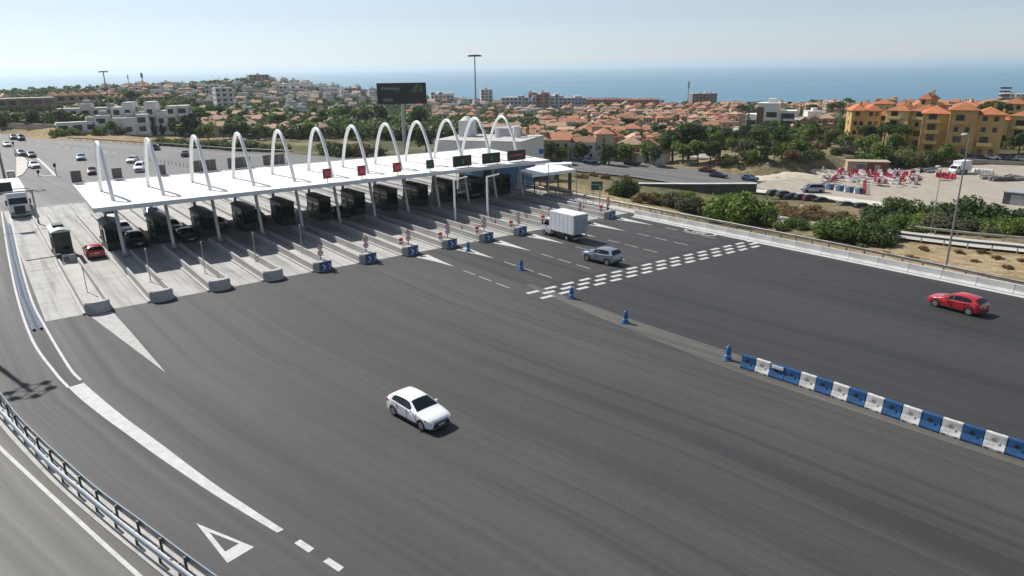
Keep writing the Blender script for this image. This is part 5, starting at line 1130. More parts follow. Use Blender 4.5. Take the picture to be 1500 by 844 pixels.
def house_proto(seed, wall, roof, detailed, name='house', w=9.5, d=8.5, fl=2, flat=False):
    r = random.Random(seed); t_ = empty(name); h = 2.9*fl
    vols = [(-w/2, w/2, -d/2, d/2, -3.5, h)]
    s = r.choice((-1, 1)); e = r.uniform(2.2, 3.4)
    vols.append((s*w/2-(e if s < 0 else 0), s*w/2+(e if s > 0 else 0), -d/2+r.uniform(.4, 1.2), d/2-r.uniform(1, 3), -3.5, h-2.5))
    vols.append((-s*w*.32-1.6, -s*w*.32+1.6, -d/2-r.uniform(1.2, 2.2), -d/2, -3.5, h*.55))
    tw = (-s*w*.2-1.5, -s*w*.2+1.5, d*.05, d*.05+3, h-.2, h+1.9); vols.append(tw)
    mw = MB(); wins = []
    for i, (x0, x1, y0, y1, z0, z1) in enumerate(vols):
        mw.box((x0+x1)/2, (y0+y1)/2, z0, x1-x0, y1-y0, z1-z0)
        if i < 2: wins += winrects(x0, x1, y0, y1, .2, z1, max(1, int(round(z1/2.9))), 3 if i == 0 else 1, 2 if i == 0 else 1)
    if seed % 3 == 0: vols.append((-s*w/2, -s*w/2+s*3.6, d/2-.5, d/2+3.4, -3.5, h*.72) if s > 0 else (w/2-3.6, w/2, d/2-.5, d/2+3.4, -3.5, h*.72))
    mats = [wall, WIN]
    if not detailed:
        for wx in wins: mw.box(wx[0], wx[1], wx[2]-wx[5]/2, wx[3], wx[4], wx[5], mi=1)
    wo = mw.build('wall', mats, t_)
    if detailed:
        for wx in wins[:14]:
            mb = MB(); mb.box(wx[0], wx[1], wx[2]-wx[5]/2, wx[3]+.0, wx[4], wx[5]); f_ = mb.build('window', WIN, t_)
            mb = MB(); mb.box(wx[0], wx[1], wx[2]-wx[5]/2-.12, wx[3]+(.14 if wx[3] > .2 else .12), wx[4]+.12, .1); mb.build('sill', WWHITE, f_)
    for i, (x0, x1, y0, y1, z0, z1) in enumerate(vols):
        mb = MB()
        if flat: mb.box((x0+x1)/2, (y0+y1)/2, z1, x1-x0+.3, y1-y0+.3, .25)
        elif (seed+i) % 2: gable(mb, x0, x1, y0, y1, z1, min(x1-x0, y1-y0)*.22)
        else: hip(mb, x0, x1, y0, y1, z1, min(x1-x0, y1-y0)*.24)
        ro = mb.build('roof', roof if not flat else FLATR, t_)
        if i == 0 and not flat: mb = MB(); mb.box(w*.28, d*.1, z1+.4, .7, .7, 1.5); mb.build('chimney', wall, ro)
    return t_
def block_proto(seed, wall, w=30, d=11, fl=4, roof=None, name='apartment_block', bands=True, step=0):
    r = random.Random(seed); t_ = empty(name); mw = MB(); h = 3.0*fl; nb = max(3, int(w/3.4)); ww = w/nb
    roofs = []
    for i in range(nb):
        dh = step*round(r.uniform(-1, 1)); dy = r.uniform(-.8, .8); x = -w/2+ww*(i+.5); mw.box(x, dy, -2.5, ww, d, h+2.5+dh)
        for f in range(fl+1):
            z = .6+3.0*f
            if z+1.6 > h+dh: break
            for sy in (-1, 1):
                mw.box(x-ww*.05, dy+sy*(d/2+.0), z, ww*r.uniform(.4, .72), .24, 1.75, mi=1)
                if bands: mw.box(x, dy+sy*(d/2+.55), z-.75, ww*.96, 1.1, .95 if r.random() < .8 else .2, mi=0)
        for f in range(fl):
            for sx in (-1, 1):
                if (i == 0 and sx < 0) or (i == nb-1 and sx > 0): mw.box(x+sx*ww/2, dy-d*.2, 1+3*f, .2, 1.3, 1.4, mi=1); mw.box(x+sx*ww/2, dy+d*.22, 1+3*f, .2, 1.3, 1.4, mi=1)
        roofs.append((x, dy, h+dh))
    mw.build('wall', [wall, WIN], t_)
    mb = MB()
    for x, dy, z in roofs:
        if roof: hip(mb, x-ww/2, x+ww/2, dy-d/2, dy+d/2, z, 1.6, .3)
        else: mb.box(x, dy, z, ww-.1, d-.2, .25)
        if r.random() < .25: mb.box(x, dy+1, z, 2.4, 2.6, 1.6)
    mb.build('roof', roof or FLATR, t_); return t_
def face_cam(p, jit=.5): return math.atan2(-p.y, -p.x)+math.pi/2+rnd.uniform(-jit, jit)
HP = {}
def put(key, maker, loc, rz, lab, cat, group, sc=1.0):
    if key in HP: t_ = copy_tree(HP[key]); 
    else: t_ = HP[key] = maker()
    t_.location = loc; t_.rotation_euler = (0, 0, rz); t_.scale = (sc, sc, sc*rnd.uniform(1.1, 1.4))
    if 'group' in t_: del t_['group']
    tag(t_, lab, cat, group); return t_
HS = .66; TOWN = []                                                  # used to seed the trees between
def row_of(px0, px1, n, y0, y1, kinds, rowname, group, jx=.3, jy=2.0, sc=(0.9, 1.1), jit=.5, detailed=False, lo=100):
    pts = []
    for i in range(n):
        px = px0+(px1-px0)*(i+.5+rnd.uniform(-jx, jx))/n; py = y0+(y1-y0)*(px-px0)/(px1-px0)+rnd.uniform(-jy, jy); p = T(px, py, lo)
        if p is None or math.hypot(p.x, p.y) > 1080: continue
        pts.append((px, p))
    pts.sort(key=lambda q: q[0])
    for i, (px, p) in enumerate(pts):
        desc, key, mk = rnd.choice(kinds); TOWN.append((px, p))
        put(key+('d' if detailed else ''), (lambda mk=mk: mk(detailed)), p, face_cam(p, jit), '%s, %s from left in the %s' % (desc, nth(i+1), rowname), 'house', group, rnd.uniform(*sc)*HS)
ORK = [('cream house with stepped orange roofs', 'h7', lambda d: house_proto(7, WCREAM, TERRAP, d, w=12, d=7)), ('white house with stepped orange roofs', 'h8', lambda d: house_proto(9, WWHITE, TERRA, d, w=7.5, d=11)), ('tall cream house with orange roof', 'h9', lambda d: house_proto(10, WCREAM, TERRA, d, w=7.5, d=7.5, fl=3)), ('orange roofed cream villa', 'h1', lambda d: house_proto(1, WCREAM, TERRA, d)), ('orange roofed cream villa', 'h2', lambda d: house_proto(2, WCREAM, TERRA, d, w=11, d=9)), ('faded orange roofed peach house', 'h3', lambda d: house_proto(3, WPEACH, TERRAP, d, w=8.5, d=10)),
       ('red roofed pink house', 'h4', lambda d: house_proto(4, WPINK, REDT, d, w=9)), ('orange roofed white house', 'h5', lambda d: house_proto(5, WWHITE, TERRA, d, w=10, d=8)), ('faded orange roofed peach house', 'h6', lambda d: house_proto(6, WPEACH, TERRAP, d, w=10.5, d=8))]
WHK = [('white flat roofed villa', 'v1', lambda d: house_proto(11, WWHITE, FLATR, d, flat=True, w=11)), ('white flat roofed villa', 'v2', lambda d: house_proto(12, WWHITE, FLATR, d, flat=True, w=9, fl=3)), ('white villa with faded roof', 'v3', lambda d: house_proto(13, WWHITE, TERRAP, d, w=10)), ('grey white house', 'v4', lambda d: house_proto(14, WGREY, FLATR, d, flat=True, w=10))]
BGK = [('beige house with faded roof', 'b1', lambda d: house_proto(21, WBEIGE, TERRAP, d, w=10)), ('cream house with faded roof', 'b2', lambda d: house_proto(22, WCREAM, TERRAP, d, w=9.5)), ('beige house with faded roof', 'b3', lambda d: house_proto(23, WBEIGE, TERRAP, d, w=12, d=9))]
g = 'terracotta roofed houses of the town on the right'
row_of(772, 970, 6, 230, 238, ORK, 'row just behind the highway', g, .15, .8, (1.0, 1.15), .35, True)
row_of(765, 985, 9, 215, 220, ORK, 'second row behind the highway', g, .25, 2, (.95, 1.1), .5, True)
row_of(780, 1000, 10, 203, 207, ORK, 'third row behind the highway', g)
row_of(800, 1065, 13, 195, 195, ORK, 'fourth row behind the highway', g)
row_of(830, 1080, 14, 187, 186, ORK, 'fifth row behind the highway', g)
row_of(835, 1090, 16, 180, 178, ORK, 'sixth row behind the highway', g)
row_of(830, 1095, 17, 174, 171, ORK, 'seventh row behind the highway', g, .3, 1.2, (.9, 1.1))
row_of(815, 1100, 18, 168, 165, ORK, 'eighth row behind the highway', g, .3, 1.0, (.95, 1.2))
row_of(790, 1100, 18, 163, 159.5, ORK, 'ninth row behind the highway', g, .3, .8, (1, 1.3))
row_of(1105, 1245, 7, 165, 163, ORK, 'row behind the white villas', 'houses behind the white villas', .25, 1, (.9, 1.1))
row_of(1165, 1240, 4, 191, 189, [('peach house with faded roof', 'h3', ORK[5][2]), ('peach house with faded roof', 'h6', ORK[8][2])], 'row beside the ochre tower', 'peach houses by the yellow apartments', .15, .8, (.9, 1.05), .3)
row_of(1260, 1500, 13, 163, 160, ORK, 'row behind the apartments', 'houses behind the yellow apartments', .3, .8, (1, 1.25))
row_of(690, 760, 4, 198, 204, ORK[:2]+BGK[:1], 'row by the service building', 'houses behind the white service building', .2, 1.5)
# left hills
HS = .56
g = 'houses on the hill to the left'
row_of(285, 480, 8, 200, 202, BGK, 'lowest row on the hill', g, .25, 1.2, (.9, 1.05))
row_of(290, 490, 8, 190, 190, BGK, 'second row up the hill', g, .3, 1.5, (.9, 1.1))
row_of(300, 480, 9, 180, 179, BGK+WHK[:1], 'third row up the hill', g, .3, 1.5, (.9, 1.1))
row_of(290, 560, 13, 170, 171, WHK+BGK, 'fourth row up the hill', g, .3, 2, (.9, 1.15))
row_of(280, 570, 13, 159, 163, WHK+BGK[:1], 'fifth row up the hill', g, .3, 2, (1.0, 1.2))
row_of(285, 600, 15, 149, 155, WHK, 'sixth row up the hill', g, .3, 1.6, (1.0, 1.3))
row_of(285, 620, 16, 140, 148, WHK, 'seventh row up the hill', g, .3, 1.4, (1.1, 1.35))
row_of(390, 640, 14, 131, 146, WHK, 'eighth row up the hill', g, .3, 1.4, (1.1, 1.4))
row_of(395, 500, 7, 123, 132, WHK, 'row below the hill crest', g, .3, 1, (1.1, 1.4))
row_of(130, 300, 8, 134, 138, WHK+BGK, 'crest row at the far left', 'houses along the far left ridge', .3, 1.2, (1, 1.3))
row_of(630, 760, 8, 165, 166, WHK[2:3]+ORK[4:7]+BGK, 'row below the billboard', 'houses in the valley below the billboard', .3, 2)
row_of(640, 770, 9, 177, 180, ORK[4:7]+BGK, 'second row below the billboard', 'houses in the valley below the billboard', .3, 2)
row_of(600, 760, 11, 154, 158, WHK+ORK[6:7], 'row behind the billboard post', 'houses in the valley below the billboard', .3, 1.4, (1, 1.3))
row_of(85, 175, 5, 172, 172, BGK, 'row above the white terraces', 'houses above the white terraces', .2, 1.5, (.95, 1.1))
HS = 1
# single blocks, left to right
def big(px, py, w, d, fl, wall, roof, lab, rz=None, seed=1, D=None, **kw):
    p = T(px, py, 110) if D is None else at_dist(px, py, D)
    if D is not None: p.z = min(p.z, hz(p.x, p.y)+40)
    t_ = block_proto(seed, wall, w, d, fl, roof, **kw); t_.location = p; t_.rotation_euler = (0, 0, face_cam(p, 0)+(rz or 0)); tag(t_, lab, 'apartment block'); return t_
big(42, 179, 20, 8, 3, WBROWN, None, 'brown flat roofed apartment block at the far left, with dark lower floors', .12, 31)
big(0, 177, 9, 10, 3, WBROWN, TERRAP, 'brown apartment block cut by the left edge, behind trees', .1, 32)
big(112, 169, 20, 10, 3, WBEIGE, TERRA, 'beige block with orange roofs right of the brown apartments', -.1, 33)
big(132, 182, 20, 7, 2, WWHITE, None, 'white terraced block with blue shaded balconies, upper left of the mast', -.15, 34, step=1.5)
big(115, 193.5, 12, 5, 1, WWHITE, None, 'low white building at the road left of the mast', .1, 35, step=1)
big(228, 195.5, 24, 8, 3, WWHITE, None, 'long white terraced apartment block right of the left mast', -.2, 36, step=1.5)
big(155, 158, 24, 8, 2, WBEIGE, REDT, 'long beige block with red roof behind the left mast', .05, 37)
big(212, 156.5, 24, 8, 2, WBEIGE, TERRAP, 'long beige block with faded roof right of the left mast', -.1, 38)
big(330, 164, 11, 10, 5, WWHITE, None, 'tall white house on the hill above the third arch', .2, 39)
big(318, 149, 14, 10, 4, WWHITE, None, 'white tower house on the skyline above the third arch', -.1, 40)
big(379, 123, 20, 12, 3, WBEIGE, None, 'square stone coloured building crowning the hilltop', .2, 41, bands=False)
big(425, 141, 24, 9, 3, WWHITE, None, 'white apartment block below the right side of the hilltop', .0, 42, step=1.5)
big(460, 136, 26, 9, 2, WWHITE, None, 'long white block along the right shoulder of the hill', -.1, 43, step=1.5)
big(520, 143, 20, 10, 3, WGREY, None, 'grey white block on the ridge left of the billboard', .1, 44, step=1.5)
big(648, 154, 22, 10, 4, WWHITE, None, 'white block on the skyline right of the billboard', .1, 45, step=1.5)
big(712.5, 153, 12, 12, 5, WWHITE, None, 'small white tower block right of the tall mast', .1, 46)
for i, (px, w, fl, wall) in enumerate(((752, 18, 4, WBLUE), (770, 17, 4, WBLUE), (789, 18, 5, WPINK), (808, 20, 5, WBLUE), (826, 18, 4, WBLUE), (843, 17, 4, WBLUE))):
    big(px, 163.5, w, 13, fl, wall, None, '%s seaside apartment block, %s from left in the row by the sea' % ('pinkish' if wall is WPINK else 'pale blue white', nth(i+1)), rnd.uniform(-.2, .2), 50+i, step=1.5)['group'] = 'seaside apartment blocks'
for i, px in enumerate((868, 889, 910, 931, 950)):
    big(px, 159, 22, 12, 3, WPINK, REDT, 'low pink block with red roofs, %s from left on the shore skyline' % nth(i+1), rnd.uniform(-.2, .2), 60+i)['group'] = 'pink blocks on the shore'
big(1029, 157.5, 27, 14, 5, wallm('mauve_render', (.25, .19, .18)), None, 'dull mauve slab block standing against the sea', .25, 70, bands=False)
big(1486, 157, 20, 12, 4, WWHITE, None, 'white block at the right edge behind the orange roofs', .2, 71)
p = T(1468, 158, 110)
t_ = empty('round_tower', p); tag(t_, 'pale round tower block standing against the sea at the right', 'tower'); mb = MB(); mb.cyl(0, 0, -5, z_at(p.x, p.y, 137)-p.z, 4.5, 4.3, 16); mb.build('wall', WPINK, t_); mb = MB(); mb.cyl(0, 0, z_at(p.x, p.y, 137)-p.z, z_at(p.x, p.y, 135.5)-p.z, 4.6, 3, 16); mb.build('roof', WWHITE, t_)
mb = MB()
for k in range(5): mb.tube([(0, 0, 4+k*3.2), (0, 0, 5.3+k*3.2)], 4.56, 16, caps=False)
mb.build('window_band', WIN, t_)
big(185, 195.5, 16, 7, 2, WWHITE, None, 'low white terraced block between the left mast and the long one', -.15, 48, step=1)
# thousands of far roofs that read as one mass: small white, cream and orange boxes between the bigger houses
def mass(name, cells, n, seed):
    r = random.Random(seed); mb = MB(); mats = [WWHITE, WCREAM, WPEACH, TERRA, TERRAP, FLATR, WIN]; k = 0
    for _ in range(n*6):
        x0, x1, y0, y1, wh = cells[r.randrange(len(cells))]; p = T(r.uniform(x0, x1), r.uniform(y0, y1), 200)
        if p is None or math.hypot(p.x, p.y) > 1080: continue
        k += 1
        if k > n: break
        rz = r.uniform(0, 3.14); w, d, h = r.uniform(4, 8), r.uniform(4, 7), r.uniform(3, 6.5); wm_ = 0 if r.random() < wh else r.choice((1, 2)); rm_ = 5 if wm_ == 0 and r.random() < .75 else r.choice((3, 4)); m_ = MB()
        m_.box(0, 0, -1.5, w, d, h+1.5, mi=wm_)
        for f in range(int(h//2.8)):
            for sx in (-.25, .25):
                for sy in (-1, 1): m_.box(sx*w, sy*d/2, .8+2.8*f, w*.2, .14, 1.3, mi=6)
        c0 = len(m_.f)
        if rm_ == 5: m_.box(0, 0, h, w+.2, d+.2, .2, mi=5)
        else: hip(m_, -w/2, w/2, -d/2, d/2, h, min(w, d)*.24, .3); m_.m[c0:] = [rm_]*(len(m_.m)-c0)
        if r.random() < .5: m_.box(w*.2, d*.1, h+.1, 1.2, 1.2, 1.6, mi=wm_)
        c_, s_ = math.cos(rz), math.sin(rz); o0 = len(mb.v); mb.v += [(p.x+x*c_-y*s_, p.y+x*s_+y*c_, p.z+z) for x, y, z in m_.v]; mb.f += [tuple(o0+i for i in f) for f in m_.f]; mb.m += m_.m; mb.sm += m_.sm
    return tag(mb.build(name, mats), kind='stuff')
mass('hill_houses', [(285, 620, 124, 160, .92), (380, 640, 124, 150, .95), (390, 560, 120, 140, .95), (150, 300, 128, 150, .75), (600, 780, 148, 176, .4)], 240, 3)
mass('town_houses', [(780, 1095, 156, 180, .15), (800, 1080, 165, 195, .2), (1100, 1250, 153, 165, .3), (1250, 1500, 152, 166, .15), (740, 850, 155, 172, .4)], 190, 4)
# white modern villas right of the street
def modern(px, py, lab, rz, s=1.0, brown=True):
    p = T(px, py, 110); t_ = empty('modern_villa', p, face_cam(p, 0)+rz); tag(t_, lab, 'villa'); t_.scale = (s, s, s)
    mb = MB(); mb.box(0, 0, -3, 8, 8, 12.5); mb.box(7, 1.5, -3, 7, 8, 9.5); mb.box(-6, 1, -3, 5, 7, 8); mb.box(12, 3, -3, 5, 6, 7); mb.build('wall', WWHITE, t_)
    if brown: mb = MB(); mb.box(-2.8, -4.06, 0, 2.6, .2, 8.2); mb.build('brown_panel', wallm('brown_panel', (.14, .075, .045)), t_)
    for x, z, w, h, y in ((1.5, 1, 4, 2, -4.03), (1.5, 4.3, 4, 2, -4.03), (7.5, .8, 5, 2.1, -2.53), (7.5, 3.8, 5, 2, -2.53), (-6, 1.2, 3, 1.8, -2.53), (12.5, 1, 3, 2, -.03)):
        mb = MB(); mb.box(x, y, z, w, .12, h); mb.build('window', WIN, t_)
    for x, y, z, w, d in ((0, 0, 9.5, 8.4, 8.4), (7, 1.5, 6.5, 7.2, 8.2), (-6, 1, 5, 5.2, 7.2)):
        mb = MB(); mb.box(x, y, z, w, d, .3); mb.build('roof', WWHITE, t_)
    mb = MB(); mb.box(1, 1, 9.8, 3, 3, 1.6); mb.build('stair_head', WWHITE, t_); return t_
modern(1124, 186.5, 'tall white cubic villa with brown panel among the trees', -.1, 1.25)
modern(1188, 187, 'smaller white villa with dark door right of the cubic one', .3, .78, False)
# yellow apartments
def yellow(px, py, w, d, fl, wall, lab, rz, det=True, seed=1):
    r = random.Random(seed); p = T(px, py, 110); t_ = empty('yellow_apartment_house', p, face_cam(p, 0)+rz); tag(t_, lab, 'apartment house', 'yellow apartment houses behind the yard')
    h = 3*fl; nb = max(2, int(w/6.5)); ww = w/nb; vols = []
    for i in range(nb):
        x = -w/2+ww*(i+.5); dy = r.choice((-1.6, 0, 1.2)); dh = r.choice((0, 0, -3, 1.2)) if i else 0; vols.append((x-ww/2, x+ww/2, -d/2+dy, d/2+dy*.3, h+dh))
    mb = MB()
    for x0, x1, y0, y1, z in vols: mb.box((x0+x1)/2, (y0+y1)/2, -4, x1-x0, y1-y0, z+4)
    mb.build('wall', wall, t_)
    for i, (x0, x1, y0, y1, z) in enumerate(vols):
        mb = MB(); hip(mb, x0, x1, y0, y1, z, 1.9, .5); ro = mb.build('roof', TERRAV, t_)
        if i % 2 == 0: mb = MB(); mb.box((x0+x1)/2+1, (y0+y1)/2, z+.9, .7, .7, 1.9); mb.build('chimney', wall, ro)
        for f in range(int(z//3)):
            xm = (x0+x1)/2
            if r.random() < .5:
                mb = MB(); mb.box(xm-ww*.12, y0-.02, .9+3*f, ww*.3, .16, 2.0); f_ = mb.build('window', WIN, t_)
                mb = MB(); mb.box(xm-ww*.1, y0-.75, .35+3*f, ww*.55, 1.4, .18); mb.box(xm-ww*.1, y0-1.42, .53+3*f, ww*.55, .1, .8); mb.build('balcony', wall if r.random() < .6 else WYEL, t_)
            else:
                for dx in (-.2, .2):
                    mb = MB(); mb.box(xm+dx*ww, y0-.02, 1.1+3*f, 1.1, .12, 1.4); f_ = mb.build('window', WIN, t_)
                    if det: mb = MB(); mb.box(xm+dx*ww, y0-.06, .98+3*f, 1.3, .16, .1); mb.build('sill', WWHITE, f_)
    for sx, (x0, x1, y0, y1, z) in ((-1, vols[0]), (1, vols[-1])):
        for f in range(int(z//3)):
            mb = MB(); mb.box(x0 if sx < 0 else x1, (y0+y1)/2, 1.1+3*f, .12, 1.2, 1.4); mb.build('window', WIN, t_)
    return t_
yellow(1258, 213, 9, 8, 4, WOCHRE, 'narrow ochre tower house at the left end of the yellow apartments', .2, True, 2)
yellow(1296, 205, 23, 9, 3, WOCHRE, 'wide ochre apartment house behind the dark pines', -.05, True, 3)
yellow(1335, 217, 14, 9, 4, WYEL, 'sunlit yellow apartment house with pale pilasters, left of the ochre pair', -.35, True, 4)
yellow(1357, 214, 6.5, 8, 5, WYEL, 'slim yellow tower part with bright corner in the middle', -.3, True, 5)
yellow(1400, 227, 20, 10, 4, WOCHRE, 'big ochre apartment house in front with garage openings', .05, True, 6)
yellow(1385, 188, 30, 10, 3, WYEL, 'yellow apartment house with orange roofs, second tier behind the garages', .1, True, 7)
yellow(1477, 217, 15, 10, 3, WYEL, 'sunlit yellow house with arched loggias near the right edge', -.2, True, 8)
yellow(1497, 203, 15, 10, 4, WYEL, 'yellow apartment house cut by the right edge', -.1, True, 9)
yellow(1305, 184, 32, 10, 3, WYEL, 'yellow apartment house at the back left of the complex', 0, False, 10)
yellow(1447, 188, 24, 10, 3, WPEACH, 'peach apartment house behind the leaning pine', 0, False, 11)
# walls
def wall_thing(px_list, z_list, h, th, mat, lab, cat='wall', name='garden_wall', topm=None, lo=90, below=1.5, cap=.06):
    pts = [G(px, py, z) if z is not None else T(px, py, lo) for (px, py), z in zip(px_list, z_list)]; t_ = empty(name, pts[0]); tag(t_, lab, cat)
    loc = [p-pts[0] for p in pts]; mb = MB(); mb.sweep(loc, [(-th/2, -below), (-th/2, h), (th/2, h), (th/2, -below)]); mb.build('wall', mat, t_)
    mb = MB(); mb.sweep([p+Vector((0, 0, h)) for p in loc], [(-th/2-cap, 0), (-th/2-cap, .14), (th/2+cap, .14), (th/2+cap, 0)]); mb.build('coping', topm or CURB, t_); return t_
PARSHADE = pm('parapet_shade', (.09, .085, .075), .8, 0, .2, .5)  # dark face colour stands in for shade, the pale coping for a lit top
wall_thing([(935, 278), (1020, 278.5), (1107, 278)], [-6.2, -6.3, -6.4], 1.3, .9, PARSHADE, 'overpass parapet with pale top and dark face below the highway', 'parapet', 'overpass_parapet', below=.9, cap=.25, topm=BARC)
wall_thing([(1378, 237), (1440, 240), (1520, 244)], [None]*3, 1.0, .4, WBEIGE, 'pale retaining wall under the street with parked cars', 'wall', 'retaining_wall')
wall_thing([(560, 166), (640, 167), (735, 168)], [None]*3, 2.2, .8, WWHITE, 'long pale retaining wall across the valley behind the billboard', 'wall', 'retaining_wall')
wall_thing([(590, 160), (660, 161), (720, 161)], [None]*3, 2.0, .8, WWHITE, 'second pale retaining wall higher up behind the billboard', 'wall', 'retaining_wall')
wall_thing([(1318, 217), (1345, 222), (1366, 224)], [None]*3, 1.6, .5, WWHITE, 'white stone garden wall in front of the yellow apartments', 'wall', 'garden_wall')
wall_thing([(0, 186.5), (60, 189), (100, 190)], [None]*3, 1.5, .5, WBEIGE, 'tan boundary wall below the brown apartments', 'wall', 'boundary_wall')
# service area behind the right end of the canopy
def roof_thing(px, z, th, lab, name, mat=WHT, cols=True, zg=0.0):
    pts = [G(x, y, z) for x, y in px]; t_ = empty(name, (pts[0].x, pts[0].y, 0)); tag(t_, lab, 'canopy'); loc = [(p.x-pts[0].x, p.y-pts[0].y) for p in pts]
    ar = sum(loc[i][0]*loc[(i+1) % len(loc)][1]-loc[(i+1) % len(loc)][0]*loc[i][1] for i in range(len(loc)))
    if ar < 0: loc = loc[::-1]
    mb = MB(); mb.prism(loc, z-th, z); mb.build('roof', mat, t_)
    cx = sum(p[0] for p in loc)/len(loc); cy = sum(p[1] for p in loc)/len(loc)
    for x, y in loc: mb = MB(); mb.box(cx+(x-cx)*.85, cy+(y-cy)*.85, zg-.3, .22, .22, z-th-zg+.3); mb.build('column', DKGREY, t_)
    return t_
roof_thing(((760, 250), (780, 255.8), (843, 248), (821, 242), (789, 242.5)), 4.0, .45, 'white slanting canopy of the service area right of the toll canopy', 'service_canopy')
roof_thing(((798, 242), (838, 239.6), (836, 237.2), (800, 239)), 4.0, .35, 'narrow white canopy behind the service area', 'service_canopy', zg=-1)
p = G(800, 268, 0); t_ = empty('service_kiosk', p, TH); tag(t_, 'service kiosk coloured dark for the dim interior under the slanting canopy', 'kiosk'); mb = MB(); mb.box(0, 4, 0, 9, 4, 2.7); mb.build('wall', DKGREY, t_); mb = MB(); mb.box(-1.5, 1.97, .6, 4, .08, 1.6); mb.build('window', DGLASS, t_); mb = MB(); mb.box(3, 1.97, 0, 1.1, .08, 2.1); mb.build('door', GREY, t_); mb = MB(); mb.box(0, 4, 2.7, 9.3, 4.3, .15); mb.build('roof', GREY, t_)  # dark wall box stands in for the dim interior under the canopy
p = G(750, 276, 0); t_ = empty('blue_building', p, TH); tag(t_, 'blue walled building seen under the right end of the toll canopy', 'building'); mb = MB(); mb.box(0, 3, 0, 11, 5, 3.9); mb.build('wall', pm('blue_wall', (.06, .17, .32), .6, 0, .15, .7), t_); mb = MB(); mb.box(0, 3, 3.9, 11.3, 5.3, .2); mb.build('roof', FLATR, t_); mb = MB(); mb.box(2, .47, 0, 1.2, .08, 2.2); mb.build('door', GREY, t_); mb = MB(); mb.box(-2.5, .47, 1.1, 2.5, .08, 1.2); mb.build('window', DGLASS, t_)
A0, A1 = at_dist(640, 215, 150), at_dist(773, 215, 142); d = A1-A0; rz = math.atan2(d.y, d.x); p = (A0+A1)/2; p.z = -2; wlen = d.length
t_ = empty('service_building', p, rz); tag(t_, 'large white flat service building with a grey drum behind the canopy', 'building')
zt = z_at(p.x, p.y, 205.5)+2; mb = MB(); mb.box(wlen*.33, 3, 0, wlen*.34, 14, zt+.2); mb.box(-wlen*.17, 6, 0, wlen*.66, 14, zt-.2); mb.build('wall', WWHITE, t_)
mb = MB(); mb.box(wlen*.33, 3, zt+.2, wlen*.34+.2, 14.2, .15); mb.box(-wlen*.17, 6, zt-.2, wlen*.66, 14.2, .15); mb.build('roof', FLATR, t_)
mb = MB(); mb.cyl(wlen*.145, 8, zt-.2, zt+2.0, 3.0, 2.9, 20); mb.build('drum', pm('drum_grey', (.36, .38, .40), .5), t_); mb = MB(); mb.cyl(wlen*.31, 4, zt+.2, zt+2.6, .8, .75, 14); mb.build('vent_pipe', WWHITE, t_)
mb = MB(); mb.box(-wlen*.33, 8, zt-.2, 2.8, 2.8, 3.5); mb.build('stair_tower', WWHITE, t_); mb = MB(); mb.cyl(-wlen*.33, 8, zt+3.3, zt+4.1, 1.5, .5, 14); mb.build('dome', WWHITE, t_)
# distant antennas and a lattice pylon
def antenna(px, py, ty, D, lab, r=.35):
    p = at_dist(px, py, D); p.z = hz(p.x, p.y)-1; t_ = empty('radio_mast', p); tag(t_, lab, 'mast'); h = z_at(p.x, p.y, ty)-p.z
    mb = MB(); mb.cyl(0, 0, 0, h, r, r*.5, 8); mb.build('shaft', GREY, t_); mb = MB(); mb.cyl(0, 0, h*.72, h*.95, r*1.7, None, 8); mb.build('aerials', GREY, t_)
antenna(210.5, 130, 106, 690, 'dark radio mast on the far left ridge, right of two', .6); antenna(190, 130, 109, 720, 'fainter radio mast on the far left ridge, left of two', .3)
antenna(323, 132, 113, 800, 'thin mast on the skyline left of the hilltop building', .2); antenna(1007, 156, 118, 900, 'tall thin mast against the sea above the orange roofs', .7)
p = at_dist(795, 226, 235); p.z = hz(p.x, p.y); h = z_at(p.x, p.y, 138)-p.z; t_ = empty('lattice_pylon', p); tag(t_, 'slender lattice pylon behind the blue sign', 'pylon')
for s1, s2 in ((-1, -1), (1, -1), (1, 1), (-1, 1)): mb = MB(); mb.bar((s1*.9, s2*.9, -.5), (s1*.15, s2*.15, h), .09, .09); mb.build('leg', GALV, t_)
for k in range(14):
    z0, z1 = h*k/14, h*(k+1)/14; r0, r1 = .9-.75*k/14, .9-.75*(k+1)/14; mb = MB(); mb.bar((-r0, -r0, z0), (r1, -r1, z1), .06, .06); mb.build('brace', GALV, t_)
# ---------------------------------------------------------------- the storage yard
YP = {}
def yard_barrier(px, py, col, lab, grp, ang, z=-8.0, sc=1.12):
    mats = {'r': pm('barrier_red', (.42, .02, .045), .5, 0, .15, 3), 'w': WPL, 'b': blb}
    if col not in YP:
        YP[col] = copy_tree(BP['w'])
        for c in YP[col].children:
            if c.name.split('.')[0] in ('body', 'top_lip', 'rib'): c.data = c.data.copy(); c.data.materials[0] = mats[col]
        t_ = YP[col]
    else: t_ = copy_tree(YP[col], None, ('fork_slot', 'rib', 'port'))
    q = G(px, py, z); t_.location = (q.x, q.y, z); t_.rotation_euler = (rnd.choice((0, 0, 0, 0, 1.5)) if col != 'b' and grp else 0, 0, ang); t_.scale = (sc,)*3; tag(t_, lab, 'barrier', grp); return t_
for i in range(9): yard_barrier(1205+i*7.2, 276+i*1.0, 'bw'[i % 2], '%s barrier in the short row at the yard front, %s from left' % (('blue', 'white')[i % 2], nth(i+1)), 'blue and white barriers at the yard front', TH-.62+math.pi, sc=1.35)
